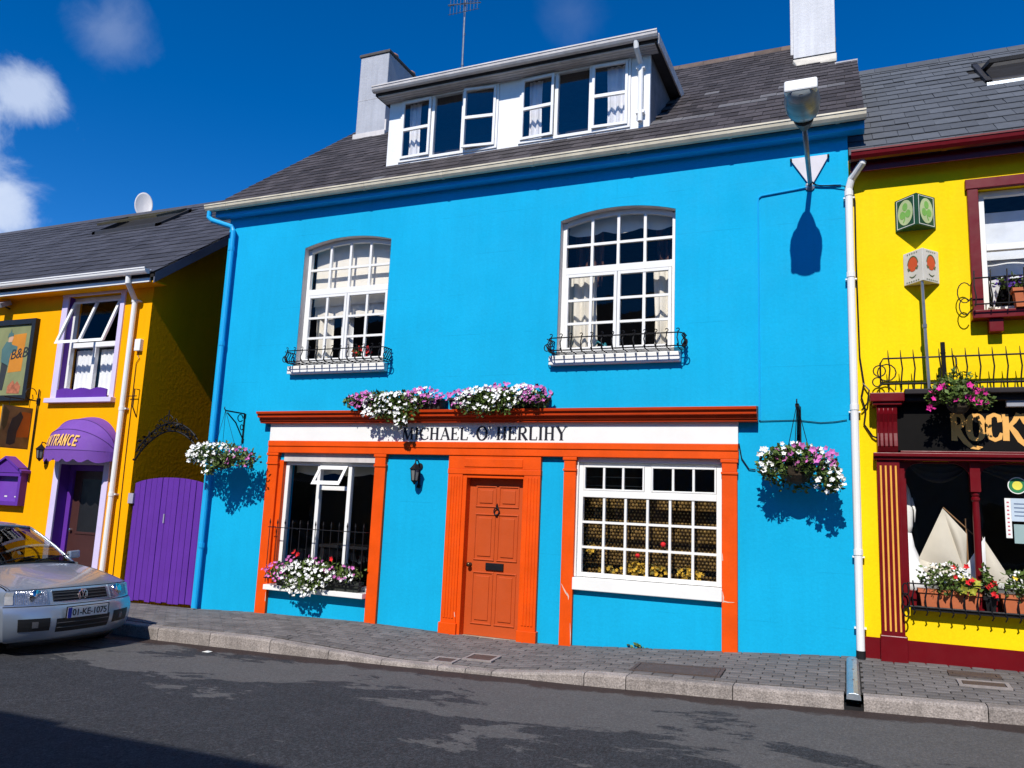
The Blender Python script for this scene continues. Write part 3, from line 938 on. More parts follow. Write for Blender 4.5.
lb = MB(); lb.box(-4.305, -4.055, .052, .078, .885, .975)
obj('letter_plate', lb, IRON, door, bevel=.004)
kn = MB(); kn.lathe((-4.53, .075, .94), [(.026, 0), (.026, -.008), (.011, -.012), (.011, -.04), (.027, -.05), (.030, -.064), (.018, -.078), (.004, -.081)], 14, 'y')
obj('door_knob', kn, mat('dark_brass', (.10, .07, .04), .35, metal=.8), door, smooth=True)
kk = MB(); kk.lathe((-4.18, .073, 1.68), [(.02, 0), (.02, -.012), (.006, -.02)], 10, 'y')
kk.tube([(-4.18+.036*math.cos(R(a)), .048, 1.632+.048*math.sin(R(a))) for a in range(80, 462, 24)], .0085, 6)
kk.lathe((-4.18, .073, 1.585), [(.014, 0), (.014, -.018), (.004, -.022)], 8, 'y')
kk.prism([(-4.195, 1.69), (-4.165, 1.69), (-4.18, 1.735)], .05, .074, 'y')
obj('door_knocker', kk, IRON, door)

# ---- big wine window (lower right)
wn = MB(); x0, x1, z0, z1 = -3.062, -1.335, .90, 2.286
y0, y1 = .03, .10
wn.box(x0, x0+.055, y0, y1, z0, z1); wn.box(x1-.055, x1, y0, y1, z0, z1)
wn.box(x0+.055, x1-.055, y0+.001, y1, z1-.045, z1); wn.box(x0+.055, x1-.055, y0+.001, y1, z0, z0+.05)
zt = 1.905
wn.box(x0+.055, x1-.055, y0-.006, y1, zt-.045, zt+.035)
xm = (x0+x1)/2
wn.box(xm-.04, xm+.04, y0+.0015, y1, zt+.035, z1-.045)
win = obj('window', wn, WHITE, blue, bevel=.004)
gx = [lerp(x0+.055, x1-.055, k/6) for k in range(7)]
zz = [lerp(z0+.05, zt-.045, k/3) for k in range(4)]
for k in range(1, 6):
    bx('glazing_bar', gx[k]-.014, gx[k]+.014, y0+.006, y1-.02, z0+.05, zt-.045, WHITE, win)
for k in range(6):
    a = gx[k]+(.014 if k else 0); b = gx[k+1]-(.014 if k < 5 else 0)
    for q in range(3):
        if q: bx('glazing_bar', a, b, y0+.009, y1-.022, zz[q]-.014, zz[q]+.014, WHITE, win)
        pane(a, b, zz[q]+(.014 if q else 0), zz[q+1]-(.014 if q < 2 else 0), y0+.035, win)
for (a, b) in ((x0+.055, xm-.04), (xm+.04, x1-.055)):
    frame_obj('fanlight', a+.003, b-.003, zt+.038, z1-.040, y0-.008, y1-.03, .020, WHITE, win)
    gg = [lerp(a+.023, b-.023, k/3) for k in range(4)]
    for k in range(3):
        if k: bx('glazing_bar', gg[k]-.013, gg[k]+.013, y0-.002, y1-.04, zt+.058, z1-.060, WHITE, win)
        pane(gg[k]+(.013 if k else 0), gg[k+1]-(.013 if k < 2 else 0), zt+.058, z1-.060, y0+.02, win)
si = MB(); si.prism([(.12, .895), (-.075, .89), (-.075, .745), (.12, .745)], -3.085, -1.315, 'x')
obj('sill', si, WHITE, blue, bevel=.008)
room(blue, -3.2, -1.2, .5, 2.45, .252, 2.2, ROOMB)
# beaded screen of brown bottle-end discs with bright glints behind the glass
bc = MB()
scr = thing('beaded_screen', (-2.2, .33, .9), 'brown beaded screen with gold dots filling the big lower right window', 'bead screen')
rows = 0; z = .93
bd2 = MB(); disc = MB()
while z < 1.93:
    x = -3.05+(.022 if rows % 2 else 0)
    while x < -1.34:
        s = .0075*rnd.uniform(.7, 1.3)
        bd2.add([(x-s, .30, z), (x+s, .30, z), (x, .292, z+s), (x, .292, z-s), (x, .282, z)], [(0, 4, 2), (4, 1, 2), (0, 3, 4), (3, 1, 4)])
        disc.add([(x+.020*math.cos(k*PI/3), .305, z-.0+.020*math.sin(k*PI/3)) for k in range(6)], [tuple(range(6))])
        x += .045
    z += .041; rows += 1
obj('gold_beads', bd2, mat('gold_bead', (.80, .58, .20), .3, .2, 30, metal=.5, rand='island', ramt=.4), scr, kind='stuff', fix=False)
obj('brown_discs', disc, mat('brown_disc', (.13, .078, .024), .35, .3, 6, rand='island', ramt=.6), scr, kind='stuff', fix=False)
st = MB()
for q in (-3.05, -2.6, -2.2, -1.8, -1.35): st.tube([(q, .31, .86), (q, .31, 1.97)], .004, 5)
st.tube([(-3.06, .31, 1.97), (-1.34, .31, 1.97)], .006, 6)
obj('hanging_rail', st, BLACKM, scr)
for i, (z, ) in enumerate([(1.99,), (2.12,)]):
    pass
bl = MB()
for z in (2.02, 2.13): bl.tube([(-3.1, .45, z), (-2.25, .45, z)], .006, 6)
tag(obj('shelf_wire', bl, STEEL), 'two thin pale wires across the dark top panes of the wine window', 'wire')
# dried yellow flowers and fruit on the ledge between glass and screen
def blossoms(mb, pts, size, face, petals=5):
    for p in pts:
        p = Vector(p); s = size*rnd.triangular(.55, 1.35, 1.0)
        nrm = (Vector(face)+Vector((rnd.gauss(0, .5), rnd.gauss(0, .35), rnd.gauss(0, .45)))).normalized()
        a = nrm.orthogonal().normalized(); b = nrm.cross(a); a0 = rnd.uniform(0, 6.28)
        vs = [p-nrm*s*.25]
        for k in range(petals*2):
            t_ = a0+PI*k/petals; r_ = s if k % 2 == 0 else s*.62
            vs.append(p+r_*(math.cos(t_)*a+math.sin(t_)*b)+nrm*s*(.05 if k % 2 else .18))
        mb.add(vs, [(0, 1+k, 1+(k+1) % (petals*2)) for k in range(petals*2)])
def leaves(mb, pts, size, bias=(0, -.5, .6)):
    for p in pts:
        p = Vector(p); s = size*rnd.uniform(.6, 1.35)
        dr = (Vector(bias)*.6+Vector((rnd.gauss(0, 1), rnd.gauss(0, .8), rnd.gauss(0, .8)))).normalized()
        sd = dr.cross(Vector((rnd.gauss(0, 1), rnd.gauss(0, 1), rnd.gauss(0, 1))))
        if sd.length < 1e-3: continue
        sd.normalize(); up = sd.cross(dr)
        mb.add([p, p+dr*s*.5+sd*s*.30+up*s*.06, p+dr*s, p+dr*s*.5-sd*s*.30+up*s*.06], [(0, 1, 2), (0, 2, 3)])
def cloud_pts(blobs, n, lo=.45, outward=None):
    res = []
    tot = sum(b[2] for b in blobs)
    while len(res) < n:
        q = rnd.uniform(0, tot)
        for c, rd, wgt in blobs:
            q -= wgt
            if q <= 0: break
        v = Vector((rnd.gauss(0, 1), rnd.gauss(0, 1), rnd.gauss(0, 1))).normalized()
        if outward and v.dot(Vector(outward)) < -.25 and rnd.random() < .85: continue
        k = lerp(lo, 1.0, rnd.random()**.6)*rnd.uniform(.9, 1.1)
        res.append((c[0]+rd[0]*v.x*k, c[1]+rd[1]*v.y*k, c[2]+rd[2]*v.z*k))
    return res
FACE = (0, -1, .45)
def planting(root, blobs, nl, fl, lsize=.05, lo=.35):
    """foliage and flowers of one planter: blobs are (centre, radii, weight); fl is [(name, material, count, size, blobs)]"""
    m_ = MB(); leaves(m_, cloud_pts(blobs, nl, lo), lsize)
    obj('leaves', m_, LEAF, root, kind='stuff', fix=False)
    for nm, mt, cnt, sz, bb in fl:
        q = MB(); blossoms(q, cloud_pts(bb or blobs, cnt, .82, FACE), sz, FACE)
        obj(nm, q, mt, root, kind='stuff', fix=False)
t = thing('dried_flowers', (-2.2, .2, .95), 'yellow dried flowers standing along the bottom of the wine window', 'flowers')
blb = [((-2.35, .2, 1.02), (.22, .05, .12), 2), ((-1.72, .2, 1.0), (.16, .05, .08), 1.2), ((-2.95, .2, 1.22), (.06, .04, .07), .5), ((-2.72, .2, .98), (.14, .05, .06), .8), ((-2.1, .2, 1.03), (.14, .05, .10), .8)]
q = MB(); blossoms(q, cloud_pts(blb, 190, .2), .026, FACE); obj('yellow_flowers', q, mat('straw_yellow', (.50, .31, .03), .8, .2, 9, rand='island', ramt=.5), t, kind='stuff', fix=False)
q = MB(); leaves(q, cloud_pts(blb, 130, .2), .05); obj('dry_leaves', q, mat('straw_green', (.17, .14, .03), .8, .3, 9, rand='island', ramt=.5), t, kind='stuff', fix=False)
for x, z, s, lab in ((-2.04, 1.33, .034, 'round red fruit hanging in the wine window, higher one'), (-2.35, 1.18, .030, 'small red flower cluster in the wine window, lower one')):
    m_ = MB(); m_.lathe((x, .2, z), [(.003, -s), (s*.7, -s*.7), (s, 0), (s*.75, s*.65), (.004, s*.9)], 12);
    tag(obj('red_fruit', m_, PR, smooth=True), lab, 'ornament')

# ---- lower left shop window with the open top light
wn = MB(); x0, x1, z0, z1 = -7.612, -6.038, .47, 2.222
y0, y1 = .05, .12
wn.box(x0, x0+.06, y0, y1, z0, z1); wn.box(x1-.035, x1, y0, y1, z0, z1)
wn.box(x0+.06, x1-.035, y0+.001, y1, z1-.05, z1); wn.box(x0+.06, x1-.035, y0+.001, y1, z0, z0+.06)
wn.box(-7.045, -6.985, y0+.002, y1, z0+.06, z1-.05); wn.box(-6.515, -6.455, y0+.002, y1, z0+.06, z1-.05)
wn.box(-6.985, -6.515, y0+.003, y1, 1.825, 1.885)
win = obj('window', wn, WHITE, blue, bevel=.004)
pane(x0+.06, -7.045, z0+.06, z1-.05, y0+.035, win); pane(-6.455, x1-.035, z0+.06, z1-.05, y0+.035, win); pane(-6.985, -6.515, z0+.06, 1.825, y0+.035, win)
# top-hung light pushed out
sa, sb, sh = -6.99, -6.51, .31
ang = R(34)
fr = MB()
P = lambda x, h, o=0: (x, y0-.012-h*math.sin(ang)-o*math.cos(ang), 2.175-h*math.cos(ang)+o*math.sin(ang)*-1)
def slab(mb, xa, xb, h0, h1, o0, o1):
    mb.add([P(xa, h0, o0), P(xb, h0, o0), P(xb, h1, o0), P(xa, h1, o0), P(xa, h0, o1), P(xb, h0, o1), P(xb, h1, o1), P(xa, h1, o1)],
           [(0, 3, 2, 1), (4, 5, 6, 7), (0, 1, 5, 4), (1, 2, 6, 5), (2, 3, 7, 6), (3, 0, 4, 7)])
slab(fr, sa, sa+.045, 0, sh, 0, .035); slab(fr, sb-.045, sb, 0, sh, 0, .035); slab(fr, sa+.045, sb-.045, 0, .045, .001, .034); slab(fr, sa+.045, sb-.045, sh-.045, sh, .001, .034)
tl = obj('top_light', fr, WHITE, win, bevel=.003)
q = MB(); q.quad(P(sa+.045, .045, .018), P(sb-.045, .045, .018), P(sb-.045, sh-.045, .018), P(sa+.045, sh-.045, .018)); obj('pane', q, GLASS, win, fix=False)
bx('sill', -7.69, -6.015, -.14, .10, .392, .462, WHITE, blue, bevel=.006)
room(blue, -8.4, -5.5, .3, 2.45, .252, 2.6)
curtain('pelmet', -7.55, -6.06, 2.05, 2.2, .22, 4, .012, mat('cream_lace', (.60, .55, .40), .9), 'scalloped cream valance across the top of the lower left window', 'valance', hem=lambda x: 2.075-.04*abs(math.sin((x+7.5)*5)))
t = thing('side_table', (-6.8, .9, .3), 'dark table with folded paper seen through the lower left window', 'table')
q = MB(); q.box(-7.4, -6.1, .7, 1.3, .98, 1.02); obj('table_top', q, BLACK, t)
q = MB()
for x in (-7.35, -6.15):
    for y in (.75, 1.25): q.box(x-.03, x+.03, y-.03, y+.03, .3, .98)
obj('leg', q, BLACK, t)

bx('reveal', -7.689, -7.613, -.012, .05, .47, 2.24, ORANGE, blue)
bx('reveal', -7.612, -6.02, -.012, .055, 2.224, 2.344, DIRTYW, blue)
bx('reveal', -3.081, -3.063, -.01, .03, .90, 2.29, WHITE, blue)
bx('reveal', -1.334, -1.321, -.01, .03, .90, 2.29, WHITE, blue)
bx('reveal', -3.081, -1.321, -.011, .031, 2.288, 2.344, WHITE, blue)
def weed(x, n, s, label):
    t = thing('weed_tuft', (x, -.02, base(x)), label, 'weed')
    q = MB(); leaves(q, [(x+rnd.gauss(0, s*.8), -.03+rnd.uniform(-.02, .015), base(x)+abs(rnd.gauss(0, s*.25))) for _ in range(n)], .045, (0, -.3, 1.0)); obj('leaves', q, LEAF, t, kind='stuff', fix=False)
weed(-2.25, 18, .07, 'small green weed at the foot of the blue wall below the wine window')
q = MB(); q.add([(-6.95, -1.98, road(-6.95, -1.98)+.004), (-6.84, -1.99, road(-6.84, -1.99)+.006), (-6.83, -1.93, road(-6.83, -1.93)+.012), (-6.94, -1.92, road(-6.94, -1.92)+.004), (-6.89, -1.95, road(-6.89, -1.95)+.02)], [(0, 1, 4), (1, 2, 4), (2, 3, 4), (3, 0, 4)])
tag(obj('paper_scrap', q, PLATEW, fix=False), 'scrap of white paper lying on the road by the kerb', 'litter')
# ---- roof, gutter, chimneys
TANB = .83
ZE = 6.30
rz = lambda y: ZE+TANB*(y+.2)
rf = MB()
rf.add([(-9.36, -.22, rz(-.22)-.02), (0, -.22, rz(-.22)-.02), (0, 4.1, rz(4.1)-.02), (-9.36, 4.1, rz(4.1)-.02), (-9.36, 8.4, rz(-.2)), (0, 8.4, rz(-.2)),
        (-9.36, -.22, rz(-.22)-.10), (0, -.22, rz(-.22)-.10), (0, 4.1, rz(4.1)-.12), (-9.36, 4.1, rz(4.1)-.12), (-9.36, 8.4, rz(-.2)-.1), (0, 8.4, rz(-.2)-.1)],
       [(0, 1, 2, 3), (3, 2, 5, 4), (6, 9, 8, 7), (9, 10, 11, 8), (0, 6, 7, 1), (0, 3, 9, 6), (3, 4, 10, 9), (1, 7, 8, 2), (2, 8, 11, 5), (4, 5, 11, 10)])
rf.add([(0, -.22, rz(-.22)-.02), (.285, -.22, rz(-.22)-.02), (.285, 2.42, rz(2.42)-.02), (0, 2.42, rz(2.42)-.02), (0, -.22, rz(-.22)-.1), (.285, -.22, rz(-.22)-.1), (.285, 2.42, rz(2.42)-.2), (0, 2.42, rz(2.42)-.2)],
       [(0, 1, 2, 3), (4, 7, 6, 5), (0, 4, 5, 1), (1, 5, 6, 2), (2, 6, 7, 3)])
roof = obj('roof', rf, UNDER, blue)
def bskip(x, y):
    if -6.60 < x < -2.36 and .55 < y < 2.1: return True
    if x > -.14 and y > 2.36: return True
    return False
def bpale(x, y):
    h = math.sin(x*3.1+y*7.7)*math.sin(x*1.3-y*5.1)
    return h > .97 or (-.9 < x < .1 and abs(y-1.12) < .12) or (-2.3 < x < -1.5 and abs(y-.55) < .12) or (-1.6 < x < -.9 and abs(y-.9) < .1) or (-.8 < x < -.55 and 1.3 < y < 1.55)
slates(roof, -9.36, .285, -.245, rz(-.245)-.02, TANB, 4.0, .215, .215, SL_B, SL_Bs,
       lambda x, y: (0 if (x > -2.5 or (y < .45)) else 1, x*x+(y+9.3)**2), bskip, bpale)
for i in range(21):
    a = -9.36+i*.446
    q = MB(); q.prism([(3.96, rz(3.96)+.012), (4.1, rz(4.1)+.05), (4.24, rz(3.96)+.012), (4.24, rz(3.96)-.01), (4.1, rz(4.1)+.028), (3.96, rz(3.96)-.01)], a, a+.442, 'x')
    if a+.44 < 0.05: obj('ridge_tile', q, mat('ridge_clay', (.135, .098, .080), .85, .25, 6, .3, 40, rand='object', ramt=.3), roof)
q = MB(); q.add([(-.02, 2.36, rz(2.36)+.02), (.29, 2.36, rz(2.36)+.02), (.29, 2.5, rz(2.42)+.03), (-.02, 2.5, rz(2.42)+.03), (-.02, 2.36, rz(2.36)-.06), (.29, 2.36, rz(2.36)-.06), (.29, 2.5, rz(2.42)-.06), (-.02, 2.5, rz(2.42)-.06)],
                [(0, 1, 2, 3), (0, 4, 5, 1), (1, 5, 6, 2), (2, 6, 7, 3), (3, 7, 4, 0)])
obj('flashing', q, CEMENT, roof)
gt = MB()
for k in range(1):
    gt.prism(gutter_profile(-.225, 6.285, .068), -9.42, .30, 'x')
gut = obj('gutter', gt, CREAM, blue, smooth=False)
for x in (-9.0, -7.7, -6.4, -5.1, -3.75, -2.45, -1.2, 0.0):
    q = MB()
    q.prism([(p[0]*1.0-.003, p[1]-.003) for p in gutter_profile(-.225, 6.285, .071)], x-.022, x+.022, 'x')
    obj('gutter_joint', q, CREAM, gut)
q = MB(); q.box(-9.30, .28, -.155, -.135, 6.12, 6.30); obj('fascia', q, BLUEP, blue, bevel=.003)
q = MB(); q.box(-9.30, .28, -.135, .002, 6.125, 6.15); obj('soffit', q, BLUEP, blue)
# chimneys
cm = MB(); cm.box(-8.93, -8.26, 2.90, 4.75, 8.4, 10.62)
chl = obj('chimney', cm, CHIMG, blue, bevel=.012); chl['label'] = 'grey rendered chimney at the left end of the roof'
q = MB(); q.box(-8.955, -8.235, 2.875, 4.78, 10.62, 10.68); obj('chimney_cap', q, mat('cap_dark', (.09, .08, .075), .85, .2, 6), chl, bevel=.01)
q = MB()
q.lathe((-8.6, 3.5, 10.70), [(.15, 0), (.13, .05), (.12, .20), (.145, .22), (.145, .26), (.11, .26), (.10, .1)], 14)
q.lathe((-8.6, 4.2, 10.70), [(.15, 0), (.13, .05), (.12, .20), (.145, .22), (.145, .26), (.11, .26), (.10, .1)], 14)
obj('chimney_pot', q, mat('pot_clay', (.34, .17, .11), .85, .2, 6), chl, smooth=True)
q = MB(); q.box(-8.97, -8.22, 2.86, 2.905, rz(2.86)-.02, rz(2.9)+.07); q.box(-8.262, -8.222, 2.9, 3.6, rz(2.9)-.1, rz(3.2)+.06); obj('chimney_flashing', q, DIRTYW, chl, bevel=.008)
q = MB(); q.box(-8.932, -8.258, 2.897, 2.9005, 9.66, 9.675); obj('render_joint', q, CEMENT, chl)
cm = MB(); cm.box(-.62, -.005, 2.78, 3.45, 8.3, 12.0); cm.box(-.70, -.06, 3.45, 4.75, 8.3, 12.0)
chr_ = obj('chimney', cm, CHIMW, blue, bevel=.012); chr_['label'] = 'tall white rendered chimney at the right end of the roof'
q = MB()
q.add([(-.58, 2.60, rz(2.60)-.02), (.01, 2.60, rz(2.60)-.02), (.01, 2.80, rz(2.80)-.03), (-.64, 2.80, rz(2.80)-.03), (-.56, 2.60, rz(2.60)+.025), (.005, 2.60, rz(2.60)+.025), (.01, 2.775, rz(2.775)+.075), (-.63, 2.775, rz(2.775)+.075)],
      [(0, 3, 2, 1), (4, 5, 6, 7), (0, 1, 5, 4), (1, 2, 6, 5), (2, 3, 7, 6), (3, 0, 4, 7)])
obj('mortar_fillet', q, mat('fillet', (.55, .51, .44), .9, .2, 5, .3, 30), chr_, bevel=.01)
q = MB(); q.box(-.625, .0, 2.774, 2.7795, 8.85, 8.865); obj('drip_line', q, UNDER, chr_)

# ---- dormer
YD = .55
dm = MB()
dm.box(-6.58, -6.36, YD, YD+.06, rz(YD)-.05, 8.005)
dm.box(-4.66, -4.32, YD, YD+.06, rz(YD)-.05, 8.005)
dm.box(-2.64, -2.37, YD, YD+.06, rz(YD)-.05, 8.005)
dm.box(-6.36, -4.66, YD+.001, YD+.06, rz(YD)-.05, 6.944); dm.box(-4.32, -2.64, YD+.001, YD+.06, rz(YD)-.05, 6.944)
dm.box(-6.36, -4.66, YD+.001, YD+.06, 7.985, 8.004); dm.box(-4.32, -2.64, YD+.001, YD+.06, 7.985, 8.004)
dorm = obj('dormer', dm, UPVC, blue, bevel=.004)
for x in (-6.58, -2.37):
    q = MB(); s = 1 if x < -4 else -1
    poly = [(YD+.06, rz(YD+.06)-.1), (2.3, rz(2.3)-.1), (2.3, 8.1), (YD+.06, 8.1)]
    poly = [(YD+.06, rz(YD+.06)-.1), (2.03, 8.004), (YD+.06, 8.005)]
    q.prism(poly, x, x+.05*s, 'x'); obj('cheek', q, mat('cheek_lead', (.16, .16, .18), .6, .2, 6), dorm)
q = MB()
q.add([(-6.70, .30, 8.002), (-2.22, .30, 8.002), (-2.22, 2.25, 8.062), (-6.70, 2.25, 8.062), (-6.70, .30, 8.137), (-2.22, .30, 8.137), (-2.22, 2.3, 8.242), (-6.70, 2.3, 8.242)],
      [(0, 3, 2, 1), (4, 5, 6, 7), (0, 1, 5, 4), (1, 2, 6, 5), (2, 3, 7, 6), (3, 0, 4, 7)])
obj('dormer_roof', q, mat('roof_felt', (.055, .055, .06), .85), dorm)
q = MB(); q.box(-6.66, -2.26, .315, YD+.01, 7.987, 8.001); obj('soffit', q, DIRTYW, dorm)
q = MB()
for k in range(3): q.box(-6.66, -2.26, .36+k*.06, .364+k*.06, 7.982, 7.988)
obj('soffit_groove', q, CEMENT, dorm)
q = MB(); q.add([(-2.215, .29, 7.962), (-2.195, .29, 7.962), (-2.195, 2.2, 8.042), (-2.215, 2.2, 8.042), (-2.215, .29, 8.112), (-2.195, .29, 8.112), (-2.195, 2.2, 8.202), (-2.215, 2.2, 8.202)],
                [(0, 3, 2, 1), (4, 5, 6, 7), (0, 1, 5, 4), (1, 2, 6, 5), (2, 3, 7, 6), (3, 0, 4, 7)]); obj('bargeboard', q, DIRTYW, dorm)
q = MB(); q.prism(gutter_profile(.235, 8.102, .062), -6.70, -2.20, 'x'); obj('gutter', q, DIRTYW, dorm)
# its downpipe
q = MB(); q.tube([(-2.50, .24, 8.03), (-2.50, .26, 7.95), (-2.49, .47, 7.84), (-2.49, .49, 7.80), (-2.49, .49, 6.98)], .036, 10)
q.box(-2.55, -2.43, .47, .55, 7.10, 7.14); q.box(-2.55, -2.43, .47, .55, 7.76, 7.80)
obj('downpipe', q, UPVC, dorm, smooth=False)
def dormer_window(x0, x1, sashes):
    f = MB(); z0, z1 = 6.945, 7.984; y0, y1 = YD-.02, YD+.05
    f.box(x0, x0+.034, y0, y1, z0, z1); f.box(x1-.034, x1, y0, y1, z0, z1); f.box(x0+.034, x1-.034, y0+.001, y1, z1-.03, z1); f.box(x0+.034, x1-.034, y0+.001, y1, z0, z0+.045)
    a, b = lerp(x0, x1, .345), lerp(x0, x1, .655)
    f.box(a-.026, a+.026, y0+.002, y1, z0+.045, z1-.03); f.box(b-.026, b+.026, y0+.002, y1, z0+.045, z1-.03)
    w_ = obj('window', f, UPVC, blue, bevel=.004)
    pane(a+.026, b-.026, z0+.045, z1-.03, YD+.01, w_, m=GLASSD)
    for (p, q_, hinge, an) in ((x0+.036, a-.028, 'l', sashes[0]), (b+.028, x1-.036, 'r', sashes[1])):
        an = R(an)
        hx = p if hinge == 'l' else q_
        def T(x, y, z):
            dx = x-hx; s = 1 if hinge == 'l' else -1
            return (hx+dx*math.cos(an)-s*0*y, y0-.02-abs(dx)*math.sin(an)+y, z)
        fr_ = MB()
        zb_, zt_ = z0+.048, z1-.034; zm = lerp(zb_, zt_, .5)
        for (xa_, xb_, za_, zc_) in ((p, p+.038, zb_, zt_), (q_-.038, q_, zb_, zt_), (p+.038, q_-.038, zt_-.04, zt_), (p+.038, q_-.038, zb_, zb_+.04), (p+.038, q_-.038, zm-.024, zm+.024)):
            vs = [T(x, y, z) for z in (za_, zc_) for x, y in ((xa_, 0), (xb_, 0), (xb_, .035), (xa_, .035))]
            fr_.add(vs, [(0, 3, 2, 1), (4, 5, 6, 7), (0, 1, 5, 4), (1, 2, 6, 5), (2, 3, 7, 6), (3, 0, 4, 7)])
        obj('casement', fr_, UPVC, w_, bevel=.003)
        for za_, zc_ in ((zb_+.04, zm-.024), (zm+.024, zt_-.04)):
            g_ = MB(); g_.quad(T(p+.038, .018, za_), T(q_-.038, .018, za_), T(q_-.038, .018, zc_), T(p+.038, .018, zc_)); obj('pane', g_, GLASSD, w_, fix=False)
dormer_window(-6.358, -4.662, (1.5, 6))
dormer_window(-4.318, -2.642, (3, 2))
room(dorm, -6.5, -2.4, 6.96, 8.0, YD+.07, 1.0)
NETG = mat('attic_net', (.80, .80, .82), .9, .05)
curtain('curtain', -6.28, -6.08, 7.0, 7.98, YD+.14, 2.5, .02, NETG, 'white net curtain in the leftmost attic casement')
curtain('curtain', -4.22, -4.02, 7.0, 7.98, YD+.14, 2.5, .02, NETG, 'white net curtain left in the right attic window')
curtain('curtain', -3.02, -2.70, 7.0, 7.98, YD+.14, 3.5, .02, NETG, 'white net curtain in the rightmost attic casement')

# ---- blue downpipe on the left corner, white one on the right
dp = MB()
dp.tube([(-9.36, -.225, 6.20), (-9.36, -.225, 6.10), (-9.30, -.21, 6.05), (-8.99, -.10, 5.95), (-8.95, -.09, 5.88), (-8.96, -.09, .02)], .040, 10)
for z in (5.55, 4.0, 2.4, .9): dp.lathe((-8.955, -.09, z), [(.047, 0), (.047, .07)], 10)
obj('downpipe', dp, BLUEP, blue, smooth=False)
dp = MB()
dp.tube([(.25, -.22, 5.74), (.245, -.22, 5.68), (.13, -.10, 5.55), (.098, -.075, 5.44), (.098, -.075, .36)], .041, 12)
for z in (5.36, 4.4, 2.9, 1.35): dp.lathe((.098, -.075, z), [(.047, 0), (.047, .06)], 12)
wp = thing('white_downpipe', (.088, -.075, .3), 'white round downpipe between the blue and yellow houses', 'drainpipe')
obj('pipe', dp, UPVC, wp)
for z in (5.34, 4.38, 2.88, 1.33, .6): bx('pipe_clip', .040, .158, -.080, .0, z-.008, z+.008, UPVC, wp)
q = MB(); q.tube([(.098, -.075, .27), (.098, -.075, .375)], .047, 12); obj('shoe', q, CARD, wp)

# ==================================================================== AMBER HOUSE ON THE LEFT
amber = thing('amber_house', (-15, 3, 0), 'amber yellow house with lilac window trim, purple awning and dark slate roof', 'house')
ops = [(-12.66, -11.37, 3.27, 5.06, 0), (-12.36, -11.25, -.03, 2.15, 0)]
q = MB(); wall(q, -22, -10.65, lambda x: -.4, 5.30, ops)
q.add([(-10.65, 0, -.4), (-10.65, 7.6, -.4), (-10.65, 7.6, 5.3), (-10.65, 3.8, 8.2), (-10.65, 0, 5.3)], [(0, 1, 2, 3, 4)])
q.add([(-22, 0, -.4), (-22, 7.6, -.4), (-22, 7.6, 5.3), (-22, 3.8, 8.2), (-22, 0, 5.3)], [(0, 1, 2, 3, 4)])
q.quad((-22, 7.6, -.4), (-10.65, 7.6, -.4), (-10.65, 7.6, 5.3), (-22, 7.6, 5.3))
obj('wall', q, YELL_L, amber, fix=False)
TANL = .76
rl = lambda y: 5.27+TANL*(y+.3)
q = MB()
q.add([(-22.2, -.3, rl(-.3)-.02), (-10.32, -.3, rl(-.3)-.02), (-10.32, 3.8, rl(3.8)-.02), (-22.2, 3.8, rl(3.8)-.02), (-10.32, 7.9, rl(-.3)), (-22.2, 7.9, rl(-.3)),
       (-22.2, -.3, rl(-.3)-.10), (-10.32, -.3, rl(-.3)-.10), (-10.32, 3.8, rl(3.8)-.12), (-22.2, 3.8, rl(3.8)-.12), (-10.32, 7.9, rl(-.3)-.1), (-22.2, 7.9, rl(-.3)-.1)],
      [(0, 1, 2, 3), (3, 2, 4, 5), (6, 9, 8, 7), (9, 11, 10, 8), (0, 6, 7, 1), (1, 7, 8, 2), (2, 8, 10, 4), (0, 3, 9, 6), (3, 5, 11, 9), (5, 4, 10, 11)])
lroof = obj('roof', q, UNDER, amber)
slates(lroof, -22.2, -10.32, -.32, rl(-.32)-.02, TANL, 3.72, .30, .28, SL_L, SL_Ls, lambda x, y: (x*x+(y+9.3)**2), lambda x, y: -15.62 < x < -13.55 and 2.45 < y < 3.35)
q = MB()
for i in range(26): q.prism([(3.66, rl(3.66)+.01), (3.8, rl(3.8)+.045), (3.94, rl(3.66)+.01), (3.8, rl(3.8)+.02)], -22.2+i*.457, -22.2+i*.457+.453, 'x')
obj('ridge', q, SL_L, lroof)
q = MB(); q.prism([(-.30, rl(-.3)-.20), (3.8, rl(3.8)-.22), (3.8, rl(3.8)-.03), (-.30, rl(-.3)-.03)], -10.345, -10.318, 'x')
obj('bargeboard', q, mat('barge_grey', (.13, .14, .18), .6, .2, 4), amber)
q = MB(); q.box(-22, -10.36, -.25, .002, 5.10, 5.125); obj('soffit', q, YELL_L, amber)
q = MB(); q.prism(gutter_profile(-.36, 5.30, .065), -22.2, -10.42, 'x'); obj('gutter', q, UPVC, amber)
q = MB(); q.box(-22, -10.45, -.285, -.255, 5.10, 5.30); obj('fascia', q, UPVC, amber)
dp = MB(); dp.tube([(-10.88, -.33, 5.24), (-10.88, -.33, 5.10), (-10.92, -.20, 4.98), (-10.96, -.085, 4.88), (-10.96, -.08, 4.80), (-10.97, -.08, -.03)], .043, 12)
for z in (4.83, 3.0, 1.6): dp.lathe((-10.965, -.08, z), [(.049, 0), (.049, .06)], 12); dp.box(-11.04, -10.89, -.07, .0, z+.02, z+.045)
obj('downpipe', dp, UPVC, amber)
